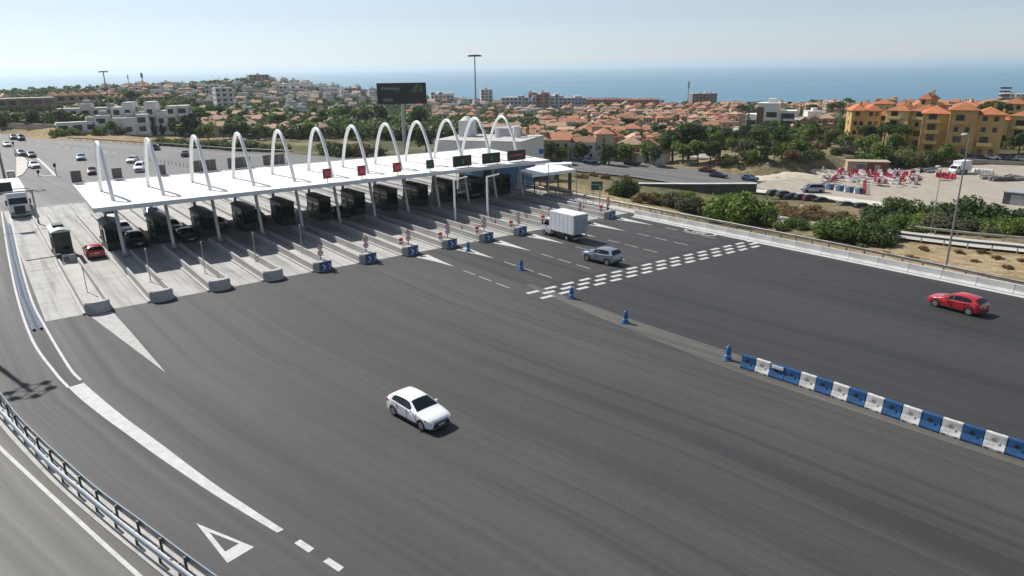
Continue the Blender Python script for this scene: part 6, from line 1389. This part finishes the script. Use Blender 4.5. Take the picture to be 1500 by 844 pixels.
for i in range(185):
    px = rnd.uniform(1204, 1346); py = 258+(px-1208)/134*3+rnd.uniform(-8, 10)
    if px > 1262 and py > 270: py = 264
    c = 'r' if rnd.random() < .42 else 'w'; lift = rnd.choice((-8, -8, -7.2)) 
    yard_barrier(px, py, c, {'r': 'red plastic barrier dumped in the heap of the storage yard', 'w': 'white plastic barrier dumped in the heap of the storage yard'}[c], {'r': 'red barriers heaped in the yard', 'w': 'white barriers heaped in the yard'}[c], TH+.25+rnd.choice((0, 0, 1.57))+rnd.uniform(-.2, .2), lift)
for i in range(14):
    px = rnd.uniform(1372, 1406); c = 'r' if rnd.random() < .75 else 'w'; yard_barrier(px, 256+(px-1372)*.25+rnd.uniform(-3, 3), c, {'r': 'red barrier in the small pile right of the big heap', 'w': 'white barrier in the small pile right of the big heap'}[c], {'r': 'red barriers of the small pile', 'w': 'white barriers of the small pile'}[c], rnd.uniform(0, 6.3), rnd.choice((-8, -7.2)))
for i in range(6):
    t_ = yard_barrier(1266.5, 281-i*2.6, 'r', 'red barrier standing on end beside the blue and white row', 'red barriers standing on end', TH, -7.4); t_.rotation_euler = (0, 1.5, TH+.6)
for i, (px, py, rx, ry, h, lab) in enumerate(((1125, 262, 6, 3, .8, 'pale rubble heap at the left end of the yard'), (1160, 258, 10, 3, 1.0, 'long pale rubble heap behind the silver van'), (1200, 254, 10, 3, 1.1, 'largest pale gravel heap behind the barrier heap'), (1228, 254, 6, 3, .9, 'pale gravel heap left of the hut'))):
    p = G(px, py, -8); t_ = MB(); r = random.Random(i); nu, nv = 22, 9; vs_ = []; fs_ = []
    for v in range(nv):
        for u_ in range(nu):
            an = 2*math.pi*u_/nu; q = 1-v/(nv-1); rr_ = q*(1+.16*math.sin(3*an+i)+.1*r.uniform(-1, 1)); z = h*(math.cos(min(1, q)*math.pi)*.5+.5)+r.uniform(-.08, .12)*(v > 0); vs_.append((rx*rr_*math.cos(an), ry*rr_*math.sin(an), z if v else -.3))
    for v in range(nv-1):
        for u_ in range(nu): fs_.append((v*nu+u_, v*nu+(u_+1) % nu, (v+1)*nu+(u_+1) % nu, (v+1)*nu+u_))
    t_.add(vs_, fs_, 0, True); o = t_.build('gravel_heap', concrete('pale_gravel', (.50, .45, .36), .2), loc=p, rz=face_cam(p, .1)); tag(o, lab, 'gravel heap', 'pale heaps behind the yard')
p = G(1268, 254, -8); t_ = empty('storage_hut', p, face_cam(p, 0)+.2); tag(t_, 'flat roofed hut with pale left half and brown right half behind the yard', 'hut')
mb = MB(); mb.box(-2.6, 0, 0, 4.6, 4, 3.0); mb.build('wall', WBEIGE, t_); mb = MB(); mb.box(2.3, 0, 0, 5.0, 4, 3.1); mb.build('brown_wall', wallm('hut_brown', (.16, .08, .05)), t_); mb = MB(); mb.box(0, 0, 3.1, 10.2, 4.6, .2); mb.build('roof', WBEIGE, t_)
mb = MB(); mb.box(-1.6, -2.03, 0, 2.2, .1, 2.6); mb.build('door', pm('hut_door_blue', (.10, .14, .18), .6), t_); mb = MB(); mb.box(2.2, -2.03, 0, 1.3, .1, 2.5); mb.build('door', WBEIGE, t_)
p = G(1490, 300, -8); t_ = empty('grey_shed', p, face_cam(p, 0)-.15); tag(t_, 'low dark grey shed at the right edge of the yard', 'shed'); mb = MB(); mb.box(2, 3, 0, 9, 7, 2.3); mb.build('wall', pm('shed_dark', (.07, .075, .08), .7), t_); mb = MB(); mb.box(2, 3, 2.3, 9.4, 7.4, .2); mb.build('roof', GREY, t_); mb = MB(); mb.box(0, -.55, 0, 2.5, .1, 2.0); mb.build('door', GREY, t_)
src = [o for o in C.objects if o.name == 'box_truck'][0]
t_ = copy_tree(src); t_.name = 'box_truck'; p = G(1404, 254, -8); t_.location = p; t_.rotation_euler = (0, 0, face_cam(p, 0)+math.pi/2+2.6); tag(t_, 'small pale box lorry parked at the back of the storage yard', 'truck')
for i in range(8):
    p = G(1427+i*3.6, 252.5+i*.25, -8); t_ = empty('bulk_bag', p, rnd.uniform(0, 1)); tag(t_, 'white bulk bag in the row, %s from left at the back of the yard' % nth(i+1), 'bag', 'white bulk bags in the yard'); mb = MB(); mb.box(0, 0, 0, .95, .95, 1.0, taper=.9); mb.build('bag', WPL, t_, bevel=.15); mb = MB(); mb.tube([(-.3, 0, .95), (-.2, 0, 1.15), (.2, 0, 1.15), (.3, 0, .95)], .04, 6); mb.build('strap', WPL, t_)
for i, (px, py) in enumerate(((1448, 262), (1458, 264), (1470, 265), (1480, 262), (1490, 264), (1363, 252), (1345, 252))):
    p = G(px, py, -8); t_ = empty('steel_stack', p, rnd.uniform(-.4, .4)+.4); tag(t_, 'low dark stack of steel beams on the yard, %s from the left' % nth(sorted((1448, 1458, 1470, 1480, 1490, 1363, 1345)).index(px)+1), 'steel stack', 'stacks of beams in the yard')
    for j in range(4): mb = MB(); mb.box(0, -.6+.4*j, .2+.02*j, 4.5-.3*j, .3, .5+.15*(j % 2)); mb.build('beam', (GREY, GALV, DKGREY, pm('rusty_beam', (.14, .07, .045), .8))[(i+j) % 4], t_)
    for x in (-1.5, 1.5): mb = MB(); mb.box(x, 0, 0, .15, 1.8, .2); mb.build('bearer', WBROWN, t_)
p = G(1190, 281.5, -8); place_car('van', P_SILV, 'silver van parked at the front left of the yard', p, face_cam(p, 0)+math.pi/2+1.9)
PKSHADE = (P_BLACK, P_GREY, P_NAVY, P_BLACK, P_DRED, P_BLACK, P_GREY, P_BLACK)  # dark paints carry the shade of the backlit sides facing the camera
for i, (px, py) in enumerate(((1137, 287.5), (1151, 290), (1164, 292), (1177, 294), (1190, 296), (1206, 298.5), (1243, 305.5), (1266, 309))):
    p = G(px, py, -8); p.z = -8; place_car(('hatchback', 'suv', 'sedan')[i % 3], PKSHADE[i], '%s car parked along the near edge of the yard, %s from left' % (('dark', 'grey', 'navy', 'dark', 'dark red', 'dark', 'grey', 'dark')[i], nth(i+1)), p, face_cam(p, 0)+.35, 'cars parked along the yard')
for i, (px, py, pt, d_) in enumerate(((1409, 236, P_BLACK, 'black'), (1423, 236.5, P_NAVY, 'navy'), (1437, 237, P_BLACK, 'black'), (1452, 237, P_WHITE, 'white'), (1468, 238, P_GREY, 'grey'), (1481, 238.5, P_SILV, 'silver'), (1497, 239, P_WHITE, 'white'))):
    p = T(px, py-2.5, 110); place_car(('suv', 'hatchback', 'sedan')[i % 3], pt, '%s car on the street below the yellow apartments, %s from left' % (d_, nth(i+1)), p, face_cam(p, 0)+.1, 'cars on the street below the apartments')
for px, py, pt, lab, a_ in ((1036, 254, P_DRED, 'dark red car on the highway left of the mound', -.35), (1052, 261.5, P_NAVY, 'navy car on the highway behind the parapet', -.35), (1098, 266, P_BLUE, 'blue car at the right end of the highway', -.4), (865, 240, P_SKY, 'pale blue car on the highway near the service area', -.25), (926, 243.5, P_BLACK, 'black car on the middle of the highway', -.3)):
    p = T(px, py, 100); p.z = hz(p.x, p.y)+.3; place_car('sedan' if pt is not P_BLUE else 'hatchback', pt, lab, p, face_cam(p, 0)+a_, 'cars on the highway')
for i, (px, py, pt, d_) in enumerate(((1048, 205, P_GREY, 'grey'), (1055, 202, P_WHITE, 'white'), (1062, 199.5, P_BLACK, 'black'), (1069, 197, P_SILV, 'silver'), (1033, 213, P_SKY, 'pale blue'))):
    p = T(px, py, 110); p.z += .25; place_car('hatchback', pt, '%s car parked on the pale town street left of the white villas' % d_, p, face_cam(p, 0)+1.0, 'cars on the town street')
p = T(372, 205, 110); place_car('van', P_NAVY, 'dark van on the road above the hedge', p, face_cam(p, 0), None)
# guard rail and white posts of the approach road
guard_rail('guard_rail', smoothpath([G(x, y) for x, y in ((100, 205.5), (170, 210), (250, 215.5), (340, 222), (430, 226))], 8), 'long dark guard rail on the far side of the approach road', None, pm('dark_rail', (.12, .11, .10), .5, .3), .8, 1, 3.2, GREY)
lp0 = None
for i in range(14):
    p = G(203+i*5.5, 233+i*.95); 
    if lp0 is None: lp0 = MB().cyl(0, 0, 0, .8, .09, .07, 8).build('lane_post', pm('post_pale', (.5, .5, .5), .5)); t_ = lp0
    else: t_ = lp0.copy(); C.objects.link(t_)
    t_.location = p; tag(t_, 'small pale lane post on the approach, %s from the left' % nth(i+1), 'post', 'lane posts dividing the approach road')
# left feeder: traffic lights, red box, kerbed island
mb = MB(); q = [G(x, y) for x, y in ((24, 231), (33, 229.5), (40, 236), (42, 245), (34, 256), (24, 261))]; q = [(p.x, p.y) for p in q]
ar = sum(q[i][0]*q[(i+1) % 6][1]-q[(i+1) % 6][0]*q[i][1] for i in range(6)); mb.prism(q if ar > 0 else q[::-1], 0, .15); o = mb.build('traffic_island', concrete('pale_island', (.5, .48, .44), .1)); tag(o, 'pale kerbed island beside the left feeder lane', 'traffic island')
for px, py, ty, lab in ((83, 258, 241, 'traffic signal post at the tip of the painted triangle'), (57, 258, 251, 'dark bollard post left of the painted triangle'), (22, 224, 209, 'signal post beside the far left car')):
    p = G(px, py); h = max(1.0, z_at(p.x, p.y, ty)); t_ = empty('signal_post', p); tag(t_, lab, 'signal post'); mb = MB(); mb.cyl(0, 0, 0, h, .07, None, 8); mb.build('post', DKGREY, t_); mb = MB(); mb.box(0, 0, h-.5, .4, .35, .75); mb.build('head', BLACK, t_, bevel=.04)
p = G(17.5, 262); t_ = empty('red_cabinet', p, TH); tag(t_, 'red and white cabinet at the far left behind the white lorry', 'cabinet'); mb = MB(); mb.box(0, 0, 0, 1.2, .8, 1.4); mb.build('body', RED, t_, bevel=.04); mb = MB(); mb.box(0, 0, 1.4, 1.3, .9, .12); mb.build('lid', WPL, t_); mb = MB(); mb.box(0, -.41, .15, .9, .03, 1.1); mb.build('door', WPL, t_)
# ---------------------------------------------------------------- vegetation
def leafmat(name, dark, mid, light):
    m = bpy.data.materials.new(name); t = nt(m); g_ = t.nodes.new('ShaderNodeNewGeometry'); oi = t.nodes.new('ShaderNodeObjectInfo').outputs['Random']
    col = ramp(t, g_.outputs['Random Per Island'], [(0, dark), (.5, mid), (1, light)]); col = mix(t, col, ramp(t, oi, [(0, (.72, .78, .8)), (.5, (1, 1, 1)), (1, (1.3, 1.2, .95))]), 1, 'MULTIPLY')
    b = t.nodes.new('ShaderNodeBsdfPrincipled'); b.inputs['Roughness'].default_value = .6; b.inputs['Specular IOR Level'].default_value = .25; t.links.new(col, b.inputs['Base Color'])
    tr = t.nodes.new('ShaderNodeBsdfTranslucent'); t.links.new(col, tr.inputs[0]); mx = t.nodes.new('ShaderNodeMixShader'); mx.inputs[0].default_value = .42; t.links.new(b.outputs[0], mx.inputs[1]); t.links.new(tr.outputs[0], mx.inputs[2])
    o = t.nodes.new('ShaderNodeOutputMaterial'); t.links.new(mx.outputs[0], o.inputs[0]); return m
LG = leafmat('green_leaves', (.045, .085, .014), (.11, .18, .034), (.19, .26, .065)); LD = leafmat('dark_leaves', (.025, .05, .014), (.055, .095, .028), (.10, .14, .05)); LO = leafmat('olive_leaves', (.05, .06, .026), (.11, .12, .06), (.17, .17, .09)); LB = leafmat('brown_scrub_leaves', (.10, .065, .03), (.19, .125, .06), (.28, .21, .11)); LH = leafmat('bright_hedge_leaves', (.03, .06, .008), (.07, .12, .018), (.12, .17, .03))
BARK = pm('bark', (.09, .065, .045), .9, 0, .3, 3)
def crown(mb, lobes, n, size, seed, flat=.55):
    r = random.Random(seed); vol = [a[3]*a[4]*a[5] for a in lobes]; tot = sum(vol)
    for lb, v in zip(lobes, vol):
        for i in range(max(4, int(n*v/tot))):
            while True:
                d = Vector((r.gauss(0, 1), r.gauss(0, 1), r.gauss(0, 1)))
                if d.length > .1: break
            d.normalize(); rad = r.uniform(.55, 1.0)**.6*(1+.18*math.sin(5*d.x+seed+lb[0])*math.sin(6*d.y+lb[1]))
            c = Vector((lb[0]+d.x*lb[3]*rad, lb[1]+d.y*lb[4]*rad, lb[2]+d.z*lb[5]*rad))
            if c.z < .05: c.z = r.uniform(.05, .4)
            nrm = (d+Vector((r.gauss(0, .55), r.gauss(0, .55), r.gauss(0.15, .55)))).normalized(); a = nrm.orthogonal().normalized(); b = nrm.cross(a); an = r.uniform(0, 6.28); s = size*r.uniform(.6, 1.35)
            e1 = (a*math.cos(an)+b*math.sin(an))*s; e2 = (b*math.cos(an)-a*math.sin(an))*s*r.uniform(.45, .8)
            mb.add([c-e1, c-e2*.9+nrm*s*.12, c+e1, c+e2*.9+nrm*s*.12], [(0, 1, 2, 3)])
    return mb
def lobes_for(kind, seed):
    r = random.Random(seed); out = []
    if kind == 'round':
        for i in range(9): an = r.uniform(0, 6.28); d = r.uniform(.2, 1.7); out.append((math.cos(an)*d, math.sin(an)*d, 3.2+r.uniform(-.9, 1.5), *(r.uniform(.9, 1.6),)*2, r.uniform(.8, 1.3)))
    elif kind == 'bush':
        for i in range(12): an = r.uniform(0, 6.28); d = r.uniform(0, 2.7); out.append((math.cos(an)*d, math.sin(an)*d, r.uniform(.7, 2.6)*(1-d/5), *(r.uniform(.8, 1.5),)*2, r.uniform(.8, 1.4)))
    elif kind == 'cypress':
        for i in range(6): out.append((r.uniform(-.1, .1), r.uniform(-.1, .1), .9+i*1.15, .75*(1-.13*i)+.1, .75*(1-.13*i)+.1, .95))
    elif kind == 'pine':
        for i in range(10): an = r.uniform(0, 6.28); d = r.uniform(.3, 2.4); out.append((math.cos(an)*d, math.sin(an)*d, 6.0+r.uniform(-.5, .7), *(r.uniform(.9, 1.5),)*2, r.uniform(.5, .8)))
    return out
TP = {}
NL = {'hi': (3600, .20), 'mid': (900, .34), 'lo': (170, .75)}
def tree_proto(kind, leaf, lod, seed, name):
    t_ = empty(name); n, s = NL[lod]
    if kind == 'cypress': n = int(n*.6)
    lb = lobes_for(kind, seed); cr_ = crown(MB(), lb, n, s*(.7 if kind == 'cypress' else 1), seed).build('crown', leaf, t_)
    mb = MB(); r = random.Random(seed); ht = 5.6 if kind == 'pine' else 2.6
    if kind != 'bush': mb.tube([(0, 0, -.5), (.05, .03, ht*.5), (.12, -.05, ht)], [.22, .17, .10], 8)
    else: mb.tube([(0, 0, -.4), (.05, .03, 1.0)], [.16, .08], 6)
    if kind != 'cypress':
        for l in lb[:6]: mb.tube([(.08, 0, ht*.7 if kind != 'bush' else .4), (l[0]*.5, l[1]*.5, (ht*.7+l[2])/2 if kind != 'bush' else l[2]*.5), (l[0], l[1], l[2])], [.09, .06, .03], 5)
    mb.build('trunk', BARK, t_); return t_
def plant(kind, leaf, lod, loc, sc, lab, group, cat='tree', name=None, zs=1.0, seed=None):
    name = name or {'round': 'broadleaf_tree', 'bush': 'bush', 'cypress': 'cypress_tree', 'pine': 'pine_tree'}[kind]; seed = seed if seed is not None else rnd.randint(1, 3)
    key = (kind, leaf.name, lod, seed)
    if key in TP: t_ = copy_tree(TP[key])
    else: t_ = TP[key] = tree_proto(kind, leaf, lod, seed, name)
    t_.name = name; t_.location = loc; t_.rotation_euler = (0, 0, rnd.uniform(0, 6.28)); t_.scale = (sc, sc, sc*zs)
    if 'group' in t_: del t_['group']
    tag(t_, lab, cat, group); return t_
def at_px(px, py, lo=72): p = T(px, py, lo); return p
# the shrubs behind the right hand guard rail
NEAR = [(1083, 323, 1.55, 1.05, LG, 'bush', 'big bright green bush right behind the guard rail in the middle'), (1052, 318, .85, .9, LG, 'bush', 'small green bush on the left flank of the big bright one'), (1112, 326, .95, .9, LG, 'bush', 'dark lower part bush on the right flank of the big bright one'),
        (1018, 312, 1.0, .9, LO, 'bush', 'olive bush left of the big bright green bush'), (985, 303, .95, .9, LO, 'bush', 'greenish brown bush below the overpass parapet'), (960, 298, .8, .9, LG, 'bush', 'small green bush near the dry slope'), (1005, 297, .9, .8, LG, 'bush', 'green bush half hidden under the overpass parapet'),
        (918, 289, .95, 1.2, LD, 'bush', 'dark rounded bush right of the green road sign'), (940, 297, .7, .8, LB, 'bush', 'brown dry bush on the slope by the parapet'), (1160, 334, .8, .6, LG, 'bush', 'low spreading green bush behind the rail, right of the big one'),
        (1240, 352, 1.25, .8, LG, 'bush', 'wide green bush left of the pale service road'), (1275, 354, 1.05, .85, LD, 'bush', 'dark green bush where the service road begins'), (1215, 345, .85, .75, LG, 'bush', 'small light green bush at the left of the wide green one'),
        (1315, 326, 1.45, 1.0, LD, 'bush', 'dark tree left of the gap before the yard'), (1290, 327, 1.2, .85, LD, 'bush', 'dark bush beside the tree left of the gap'), (1345, 335, 1.15, .8, LG, 'bush', 'green bush above the start of the service rails'), (1375, 338, 1.2, .8, LO, 'bush', 'olive green bush behind the street lamp'),
        (1410, 333, 1.75, 1.05, LD, 'bush', 'largest dark tree right of the street lamp'), (1440, 333, 1.4, .95, LD, 'bush', 'dark bush at the foot of the largest tree'), (1462, 340, 1.2, .8, LG, 'bush', 'light green bush right of the largest dark tree'), (1490, 333, 1.3, .85, LD, 'bush', 'dark tree at the right edge above the service road'), (1498, 345, 1.1, .8, LG, 'bush', 'green bush cut by the right edge above the service road'), (1420, 343, 1.0, .7, LO, 'bush', 'low olive bush above the service rail'), (1318, 338, .9, .8, LG, 'bush', 'small green bush at the left end of the service rails')]
for px, py, sc, zs, leaf, kind, lab in NEAR:
    p = at_px(px, py); plant(kind, leaf, 'hi', p, sc, lab, 'bushes and trees behind the right guard rail', 'tree' if ' tree ' in lab[:18] else 'bush', zs=zs)
r_ = [(1138, 303), (1150, 308), (1163, 312), (1178, 316), (1192, 312), (1206, 318), (1222, 322), (1236, 318), (1150, 316), (1172, 322), (1200, 325), (1130, 312)]; r_.sort()
for i, (px, py) in enumerate(r_): plant('bush', LB, 'mid', at_px(px, py), rnd.uniform(.5, .75), 'rust brown dry shrub below the yard edge, %s from left' % nth(i+1), 'dry brown shrubs below the yard', 'shrub', 'shrub', zs=.7)
for i, (px, py) in enumerate(((853, 262), (868, 258), (888, 262), (905, 270), (895, 282), (915, 262))): plant('bush', LB, 'mid', at_px(px, py), rnd.uniform(.35, .6), 'straw coloured shrub on the dry slope by the green sign, %s listed from left' .replace(' listed', '') % nth(sorted((853, 868, 888, 905, 895, 915)).index(px)+1), 'straw shrubs by the green sign', 'shrub', 'shrub', zs=.8)
# hedge and trees behind the approach road
for i in range(16): plant('bush', LH, 'mid', at_px(238+i*11.5, 214+i*.55+rnd.uniform(-1, 1), 120), rnd.uniform(.8, 1.15), 'bright green hedge shrub behind the approach road, %s from left' % nth(i+1), 'green hedge behind the approach road', 'shrub', 'shrub', zs=.8)
for px, py, sc, leaf, kind, lab in ((497, 229, 1.35, LD, 'bush', 'dark round tree behind the canopy, left of the ninth arch'), (478, 226, 1.2, LH, 'bush', 'bright green shrub left of the dark round tree behind the canopy'), (530, 228, 1.2, LB, 'bush', 'reddish brown tree behind the canopy by the billboard'), (552, 228, 1.0, LD, 'bush', 'dark tree right of the reddish one behind the canopy'), (625, 226, 1.25, LO, 'round', 'olive tree right of the billboard post behind the canopy'), (508, 226, 1.1, LB, 'bush', 'brownish shrub between the dark and the reddish tree'), (282, 200, 1.5, LD, 'round', 'dark palm like tree at the end of the white terraces')):
    plant(kind, leaf, 'mid', at_px(px, py, 120), sc, lab, None, 'tree')
def tree_row(px0, px1, n, y0, y1, kinds, where, group, lod='mid', sc=(.9, 1.4), jy=2.0, lo=100, jx=.45):
    pts = []
    for i in range(n):
        px = px0+(px1-px0)*(i+.5+rnd.uniform(-jx, jx))/n; p = T(px, y0+(y1-y0)*(px-px0)/max(1, px1-px0)+rnd.uniform(-jy, jy), lo)
        if p is not None and math.hypot(p.x, p.y) < 1080: pts.append((px, p))
    pts.sort(key=lambda q: q[0])
    for i, (px, p) in enumerate(pts):
        kind, leaf, desc = rnd.choice(kinds); plant(kind, leaf, lod, p, rnd.uniform(*sc), '%s, %s from left %s' % (desc, nth(i+1), where), group, 'bush' if kind == 'bush' else 'tree')
MIX = [('round', LG, 'green rounded tree'), ('round', LD, 'dark rounded tree'), ('bush', LG, 'green spreading bush'), ('bush', LD, 'dark spreading bush'), ('bush', LO, 'olive spreading bush')]
TWN = MIX[:2]*2+[('cypress', LD, 'slim dark cypress'), ('round', LO, 'olive tree'), ('pine', LD, 'umbrella pine')]
g = 'trees of the scrub between the mound and the white villas'
MIX2 = MIX+[('bush', LG, 'green spreading bush'), ('bush', LO, 'olive spreading bush'), ('bush', LB, 'dry brown bush')]
tree_row(1045, 1245, 12, 241, 228, MIX2, 'in the front scrub row by the mound', g, 'mid', (.6, 1.0), 3)
tree_row(1040, 1250, 16, 222, 217, MIX2, 'in the second scrub row by the mound', g, 'mid', (.8, 1.3), 3)
tree_row(1050, 1255, 17, 212, 209, MIX2, 'in the third scrub row by the mound', g, 'mid', (.8, 1.4), 2.5)
tree_row(1070, 1250, 16, 203, 201, MIX2, 'in the fourth scrub row by the mound', g, 'mid', (.9, 1.4), 2)
tree_row(1085, 1250, 13, 195, 194, MIX+[('cypress', LD, 'slim dark cypress')], 'in the scrub row below the white villas', g, 'mid', (.9, 1.4), 1.5)
tree_row(1250, 1400, 16, 241, 239, MIX2, 'in the bushes behind the yard hut', 'bushes between the yard and the apartments', 'mid', (.7, 1.1), 3)
tree_row(1262, 1370, 8, 228, 228, MIX, 'in the garden below the yellow apartments', 'garden trees of the yellow apartments', 'mid', (.8, 1.2), 2)
tree_row(1262, 1318, 5, 221, 219, [('pine', LD, 'dark pine')], 'before the ochre apartments', 'pines before the ochre apartments', 'mid', (.9, 1.15), 1.0)
for px, py, sc, kind, lab in ((1453, 208, 1.9, 'pine', 'big leaning dark pine between the yellow houses'), (1440, 226, 1.2, 'round', 'dark tree beside the front ochre house'), (1458, 226, 1.1, 'round', 'dark tree before the sunlit yellow house'), (1492, 226, 1.2, 'round', 'green tree at the right edge before the yellow house'), (1427, 226, 1.0, 'bush', 'dark bush at the garage corner of the ochre house')):
    plant(kind, LD, 'mid', at_px(px, py, 110), sc, lab, None, 'tree')
for px, py, sc, leaf, lab in ((985, 236, 1.7, LD, 'tall dark tree behind the highway, third of the dark clump'), (1008, 234, 1.9, LD, 'tallest dark tree left of the town street'), (963, 238, 1.3, LG, 'green tree at the left of the dark clump'), (1022, 240, 1.2, LG, 'green tree at the foot of the town street'), (1000, 241, 1.2, LG, 'low green tree in front of the dark clump'), (1040, 240, 1.1, LD, 'dark tree right of the town street foot'), (945, 240, 1.1, LG, 'green tree right of the first row of houses'), (1010, 222, 1.6, LD, 'dark tree behind the tallest one by the town street'), (978, 226, 1.5, LD, 'dark tree at the back of the dark clump')):
    plant('round', leaf, 'mid', at_px(px, py, 110), sc, lab, 'trees of the dark clump behind the highway', 'tree')
g = 'trees between the houses of the town'
for i, (x0, x1, y0, y1, n, rn) in enumerate(((770, 960, 239, 243, 8, 'in the hedge along the highway'), (765, 985, 223, 228, 13, 'between the first two town rows'), (770, 1000, 209, 212, 14, 'between the second and third town rows'), (790, 1060, 199, 199, 15, 'behind the third town row'), (820, 1080, 191, 190, 14, 'behind the fourth town row'), (830, 1090, 183, 182, 13, 'behind the fifth town row'), (830, 1095, 176, 174, 13, 'behind the sixth town row'), (815, 1100, 170.5, 168, 12, 'behind the seventh town row'), (790, 1100, 165, 162, 8, 'behind the eighth town row'))):
    tree_row(x0, x1, n, y0, y1, TWN, rn, g, 'mid' if i < 3 else 'lo', (.7, 1.15), 1.5)
tree_row(1085, 1245, 12, 176, 174, [('round', LD, 'dark rounded tree'), ('pine', LD, 'umbrella pine'), ('cypress', LD, 'slim dark cypress')], 'in the row behind the white villas', 'trees behind the white villas', 'lo', (.9, 1.4), 1)
tree_row(1100, 1260, 9, 160, 159, [('round', LD, 'dark rounded tree'), ('pine', LD, 'umbrella pine'), ('cypress', LD, 'slim dark cypress')], 'on the skyline above the white villas', 'skyline trees above the white villas', 'lo', (.9, 1.3), .8)
g = 'trees on the hill to the left'
tree_row(0, 100, 13, 184, 187, [('round', LD, 'dark rounded tree'), ('bush', LD, 'dark spreading bush'), ('cypress', LD, 'slim dark cypress')], 'below the brown apartments', g, 'mid', (.8, 1.15), 1.5); tree_row(85, 290, 14, 197.5, 198.5, MIX+[('cypress', LD, 'slim dark cypress')], 'along the foot of the white terraces', g, 'mid', (.5, .95), 1)
tree_row(85, 270, 13, 176, 178, TWN, 'between the terraces and the beige blocks', g, 'lo', (1.0, 1.6), 2); tree_row(60, 300, 15, 166, 164, TWN, 'below the long beige blocks', g, 'lo', (1.0, 1.6), 2)
tree_row(150, 300, 10, 142, 140, [('round', LD, 'dark rounded tree'), ('bush', LD, 'dark spreading tree')], 'on the far left ridge', g, 'lo', (1.0, 1.5), 1.5)
tree_row(270, 480, 10, 196, 197, TWN, 'above the lowest hill houses', g, 'mid', (.8, 1.2), 1.5); tree_row(280, 560, 12, 184, 184, TWN, 'above the second hill row', g, 'lo', (.9, 1.5), 2); tree_row(280, 570, 12, 175, 176, TWN, 'above the third hill row', g, 'lo', (1, 1.6), 2)
tree_row(285, 480, 12, 204, 206, TWN, 'before the lowest hill houses', g, 'mid', (.7, 1.1), 1); tree_row(270, 300, 4, 178, 190, TWN[:2], 'right of the long white block', g, 'mid', (1, 1.5), 3)
tree_row(480, 640, 14, 182, 186, MIX[:4], 'in the dark valley wood left of the billboard', g, 'lo', (1.2, 1.9), 5)
# woods on the slopes that read as one mass
mb = MB(); r = random.Random(5); cnt = 0
for k in range(15000):
    px = r.uniform(-40, 1120); py = r.uniform(112, 215)
    if px > 700 and (py > 215 or r.random() < .2): continue
    if px < 270 and py > 186: continue
    if px < 700 and py > 205 or px > 1040 and py > 178: continue
    p = T(px, py, 150)
    if p is None: continue
    D = math.hypot(p.x, p.y)
    if D > 1150 or D < 270: continue
    nz = math.sin(p.x*.021+1.2)*math.cos(p.y*.017)+.6*math.sin(p.x*.06+p.y*.045)
    if nz < (-1.0 if px > 620 else -1.6)+r.uniform(-.3, .3): continue
    s = r.uniform(.9, 2.2)*(1.25 if px < 640 else 1.25); cnt += 1
    lb = [(p.x+r.uniform(-.8, .8)*s, p.y+r.uniform(-.8, .8)*s, p.z+s*r.uniform(.5, 1.1), s*.8, s*.8, s*.8) for _ in range(3)]
    z0 = p.z
    for l in lb:
        for i in range(12):
            d = Vector((r.gauss(0, 1), r.gauss(0, 1), abs(r.gauss(0, 1)))); d.normalize(); c = Vector((l[0]+d.x*l[3], l[1]+d.y*l[4], l[2]+d.z*l[5])); nn = (d+Vector((r.gauss(0, .4), r.gauss(0, .4), r.gauss(0, .4)))).normalized(); a = nn.orthogonal().normalized(); b = nn.cross(a); q_ = .62*s*.75; an = r.uniform(0, 6.28); e1 = (a*math.cos(an)+b*math.sin(an))*q_; e2 = (b*math.cos(an)-a*math.sin(an))*q_*.7
            mb.add([c-e1, c-e2, c+e1, c+e2], [(0, 1, 2, 3)])
print('wood clumps', cnt)
o = mb.build('woodland', LD); tag(o, kind='stuff')
# scrub tufts over the dry verges
mb = MB(); r = random.Random(9)
for k in range(5000):
    if k % 2: px, py = r.uniform(845, 1260), r.uniform(250, 350)
    else: px, py = r.uniform(845, 1250), r.uniform(255, 345)
    p = T(px, py, 60)
    if p is None: continue
    xy = np.array([p.x]), np.array([p.y])
    if polysd(*xy, PLAZA)[0] < 1.0 or polysd(*xy, YARD)[0] < 1: continue
    if min(math.hypot(q.x-p.x, q.y-p.y) for q in SERV) < 3.5 or min(math.hypot(q.x-p.x, q.y-p.y) for q in HWY) < 13: continue
    
    if math.sin(p.x*.9+p.y*.4)+math.sin(p.y*1.1-p.x*.3)+r.uniform(-.9, .9) < .3: continue
    s = r.uniform(.06, .2)
    for i in range(5):
        an = r.uniform(0, 6.28); lean = r.uniform(.2, .9)*s; w = .05+s*.1; d = Vector((math.cos(an), math.sin(an), 0)); sd = Vector((-d.y, d.x, 0))*w
        b0 = p+d*s*.2*r.random(); mb.add([b0-sd, b0+sd, b0+d*lean+Vector((0, 0, s))], [(0, 1, 2)])
o = mb.build('dry_grass', leafmat('dry_grass_blades', (.24, .185, .10), (.32, .255, .14), (.40, .33, .2))); tag(o, kind='stuff')

for o in C.objects:
    if 'label' in o and len(o['label'].split()) > 16: print('LONG', len(o['label'].split()), o['label'])

vp = sorted([(1298, 371), (1335, 379), (1352, 366), (1405, 371), (1428, 384), (1462, 379), (1475, 394), (1496, 383), (1262, 362), (1440, 371)])
for i, (px, py) in enumerate(vp): plant('bush', LB, 'mid', at_px(px, py, 60), rnd.uniform(.13, .24), 'small straw tuft on the verge below the service road, %s from left' % nth(i+1), 'straw tufts on the right verge', 'shrub', 'shrub', zs=.7)
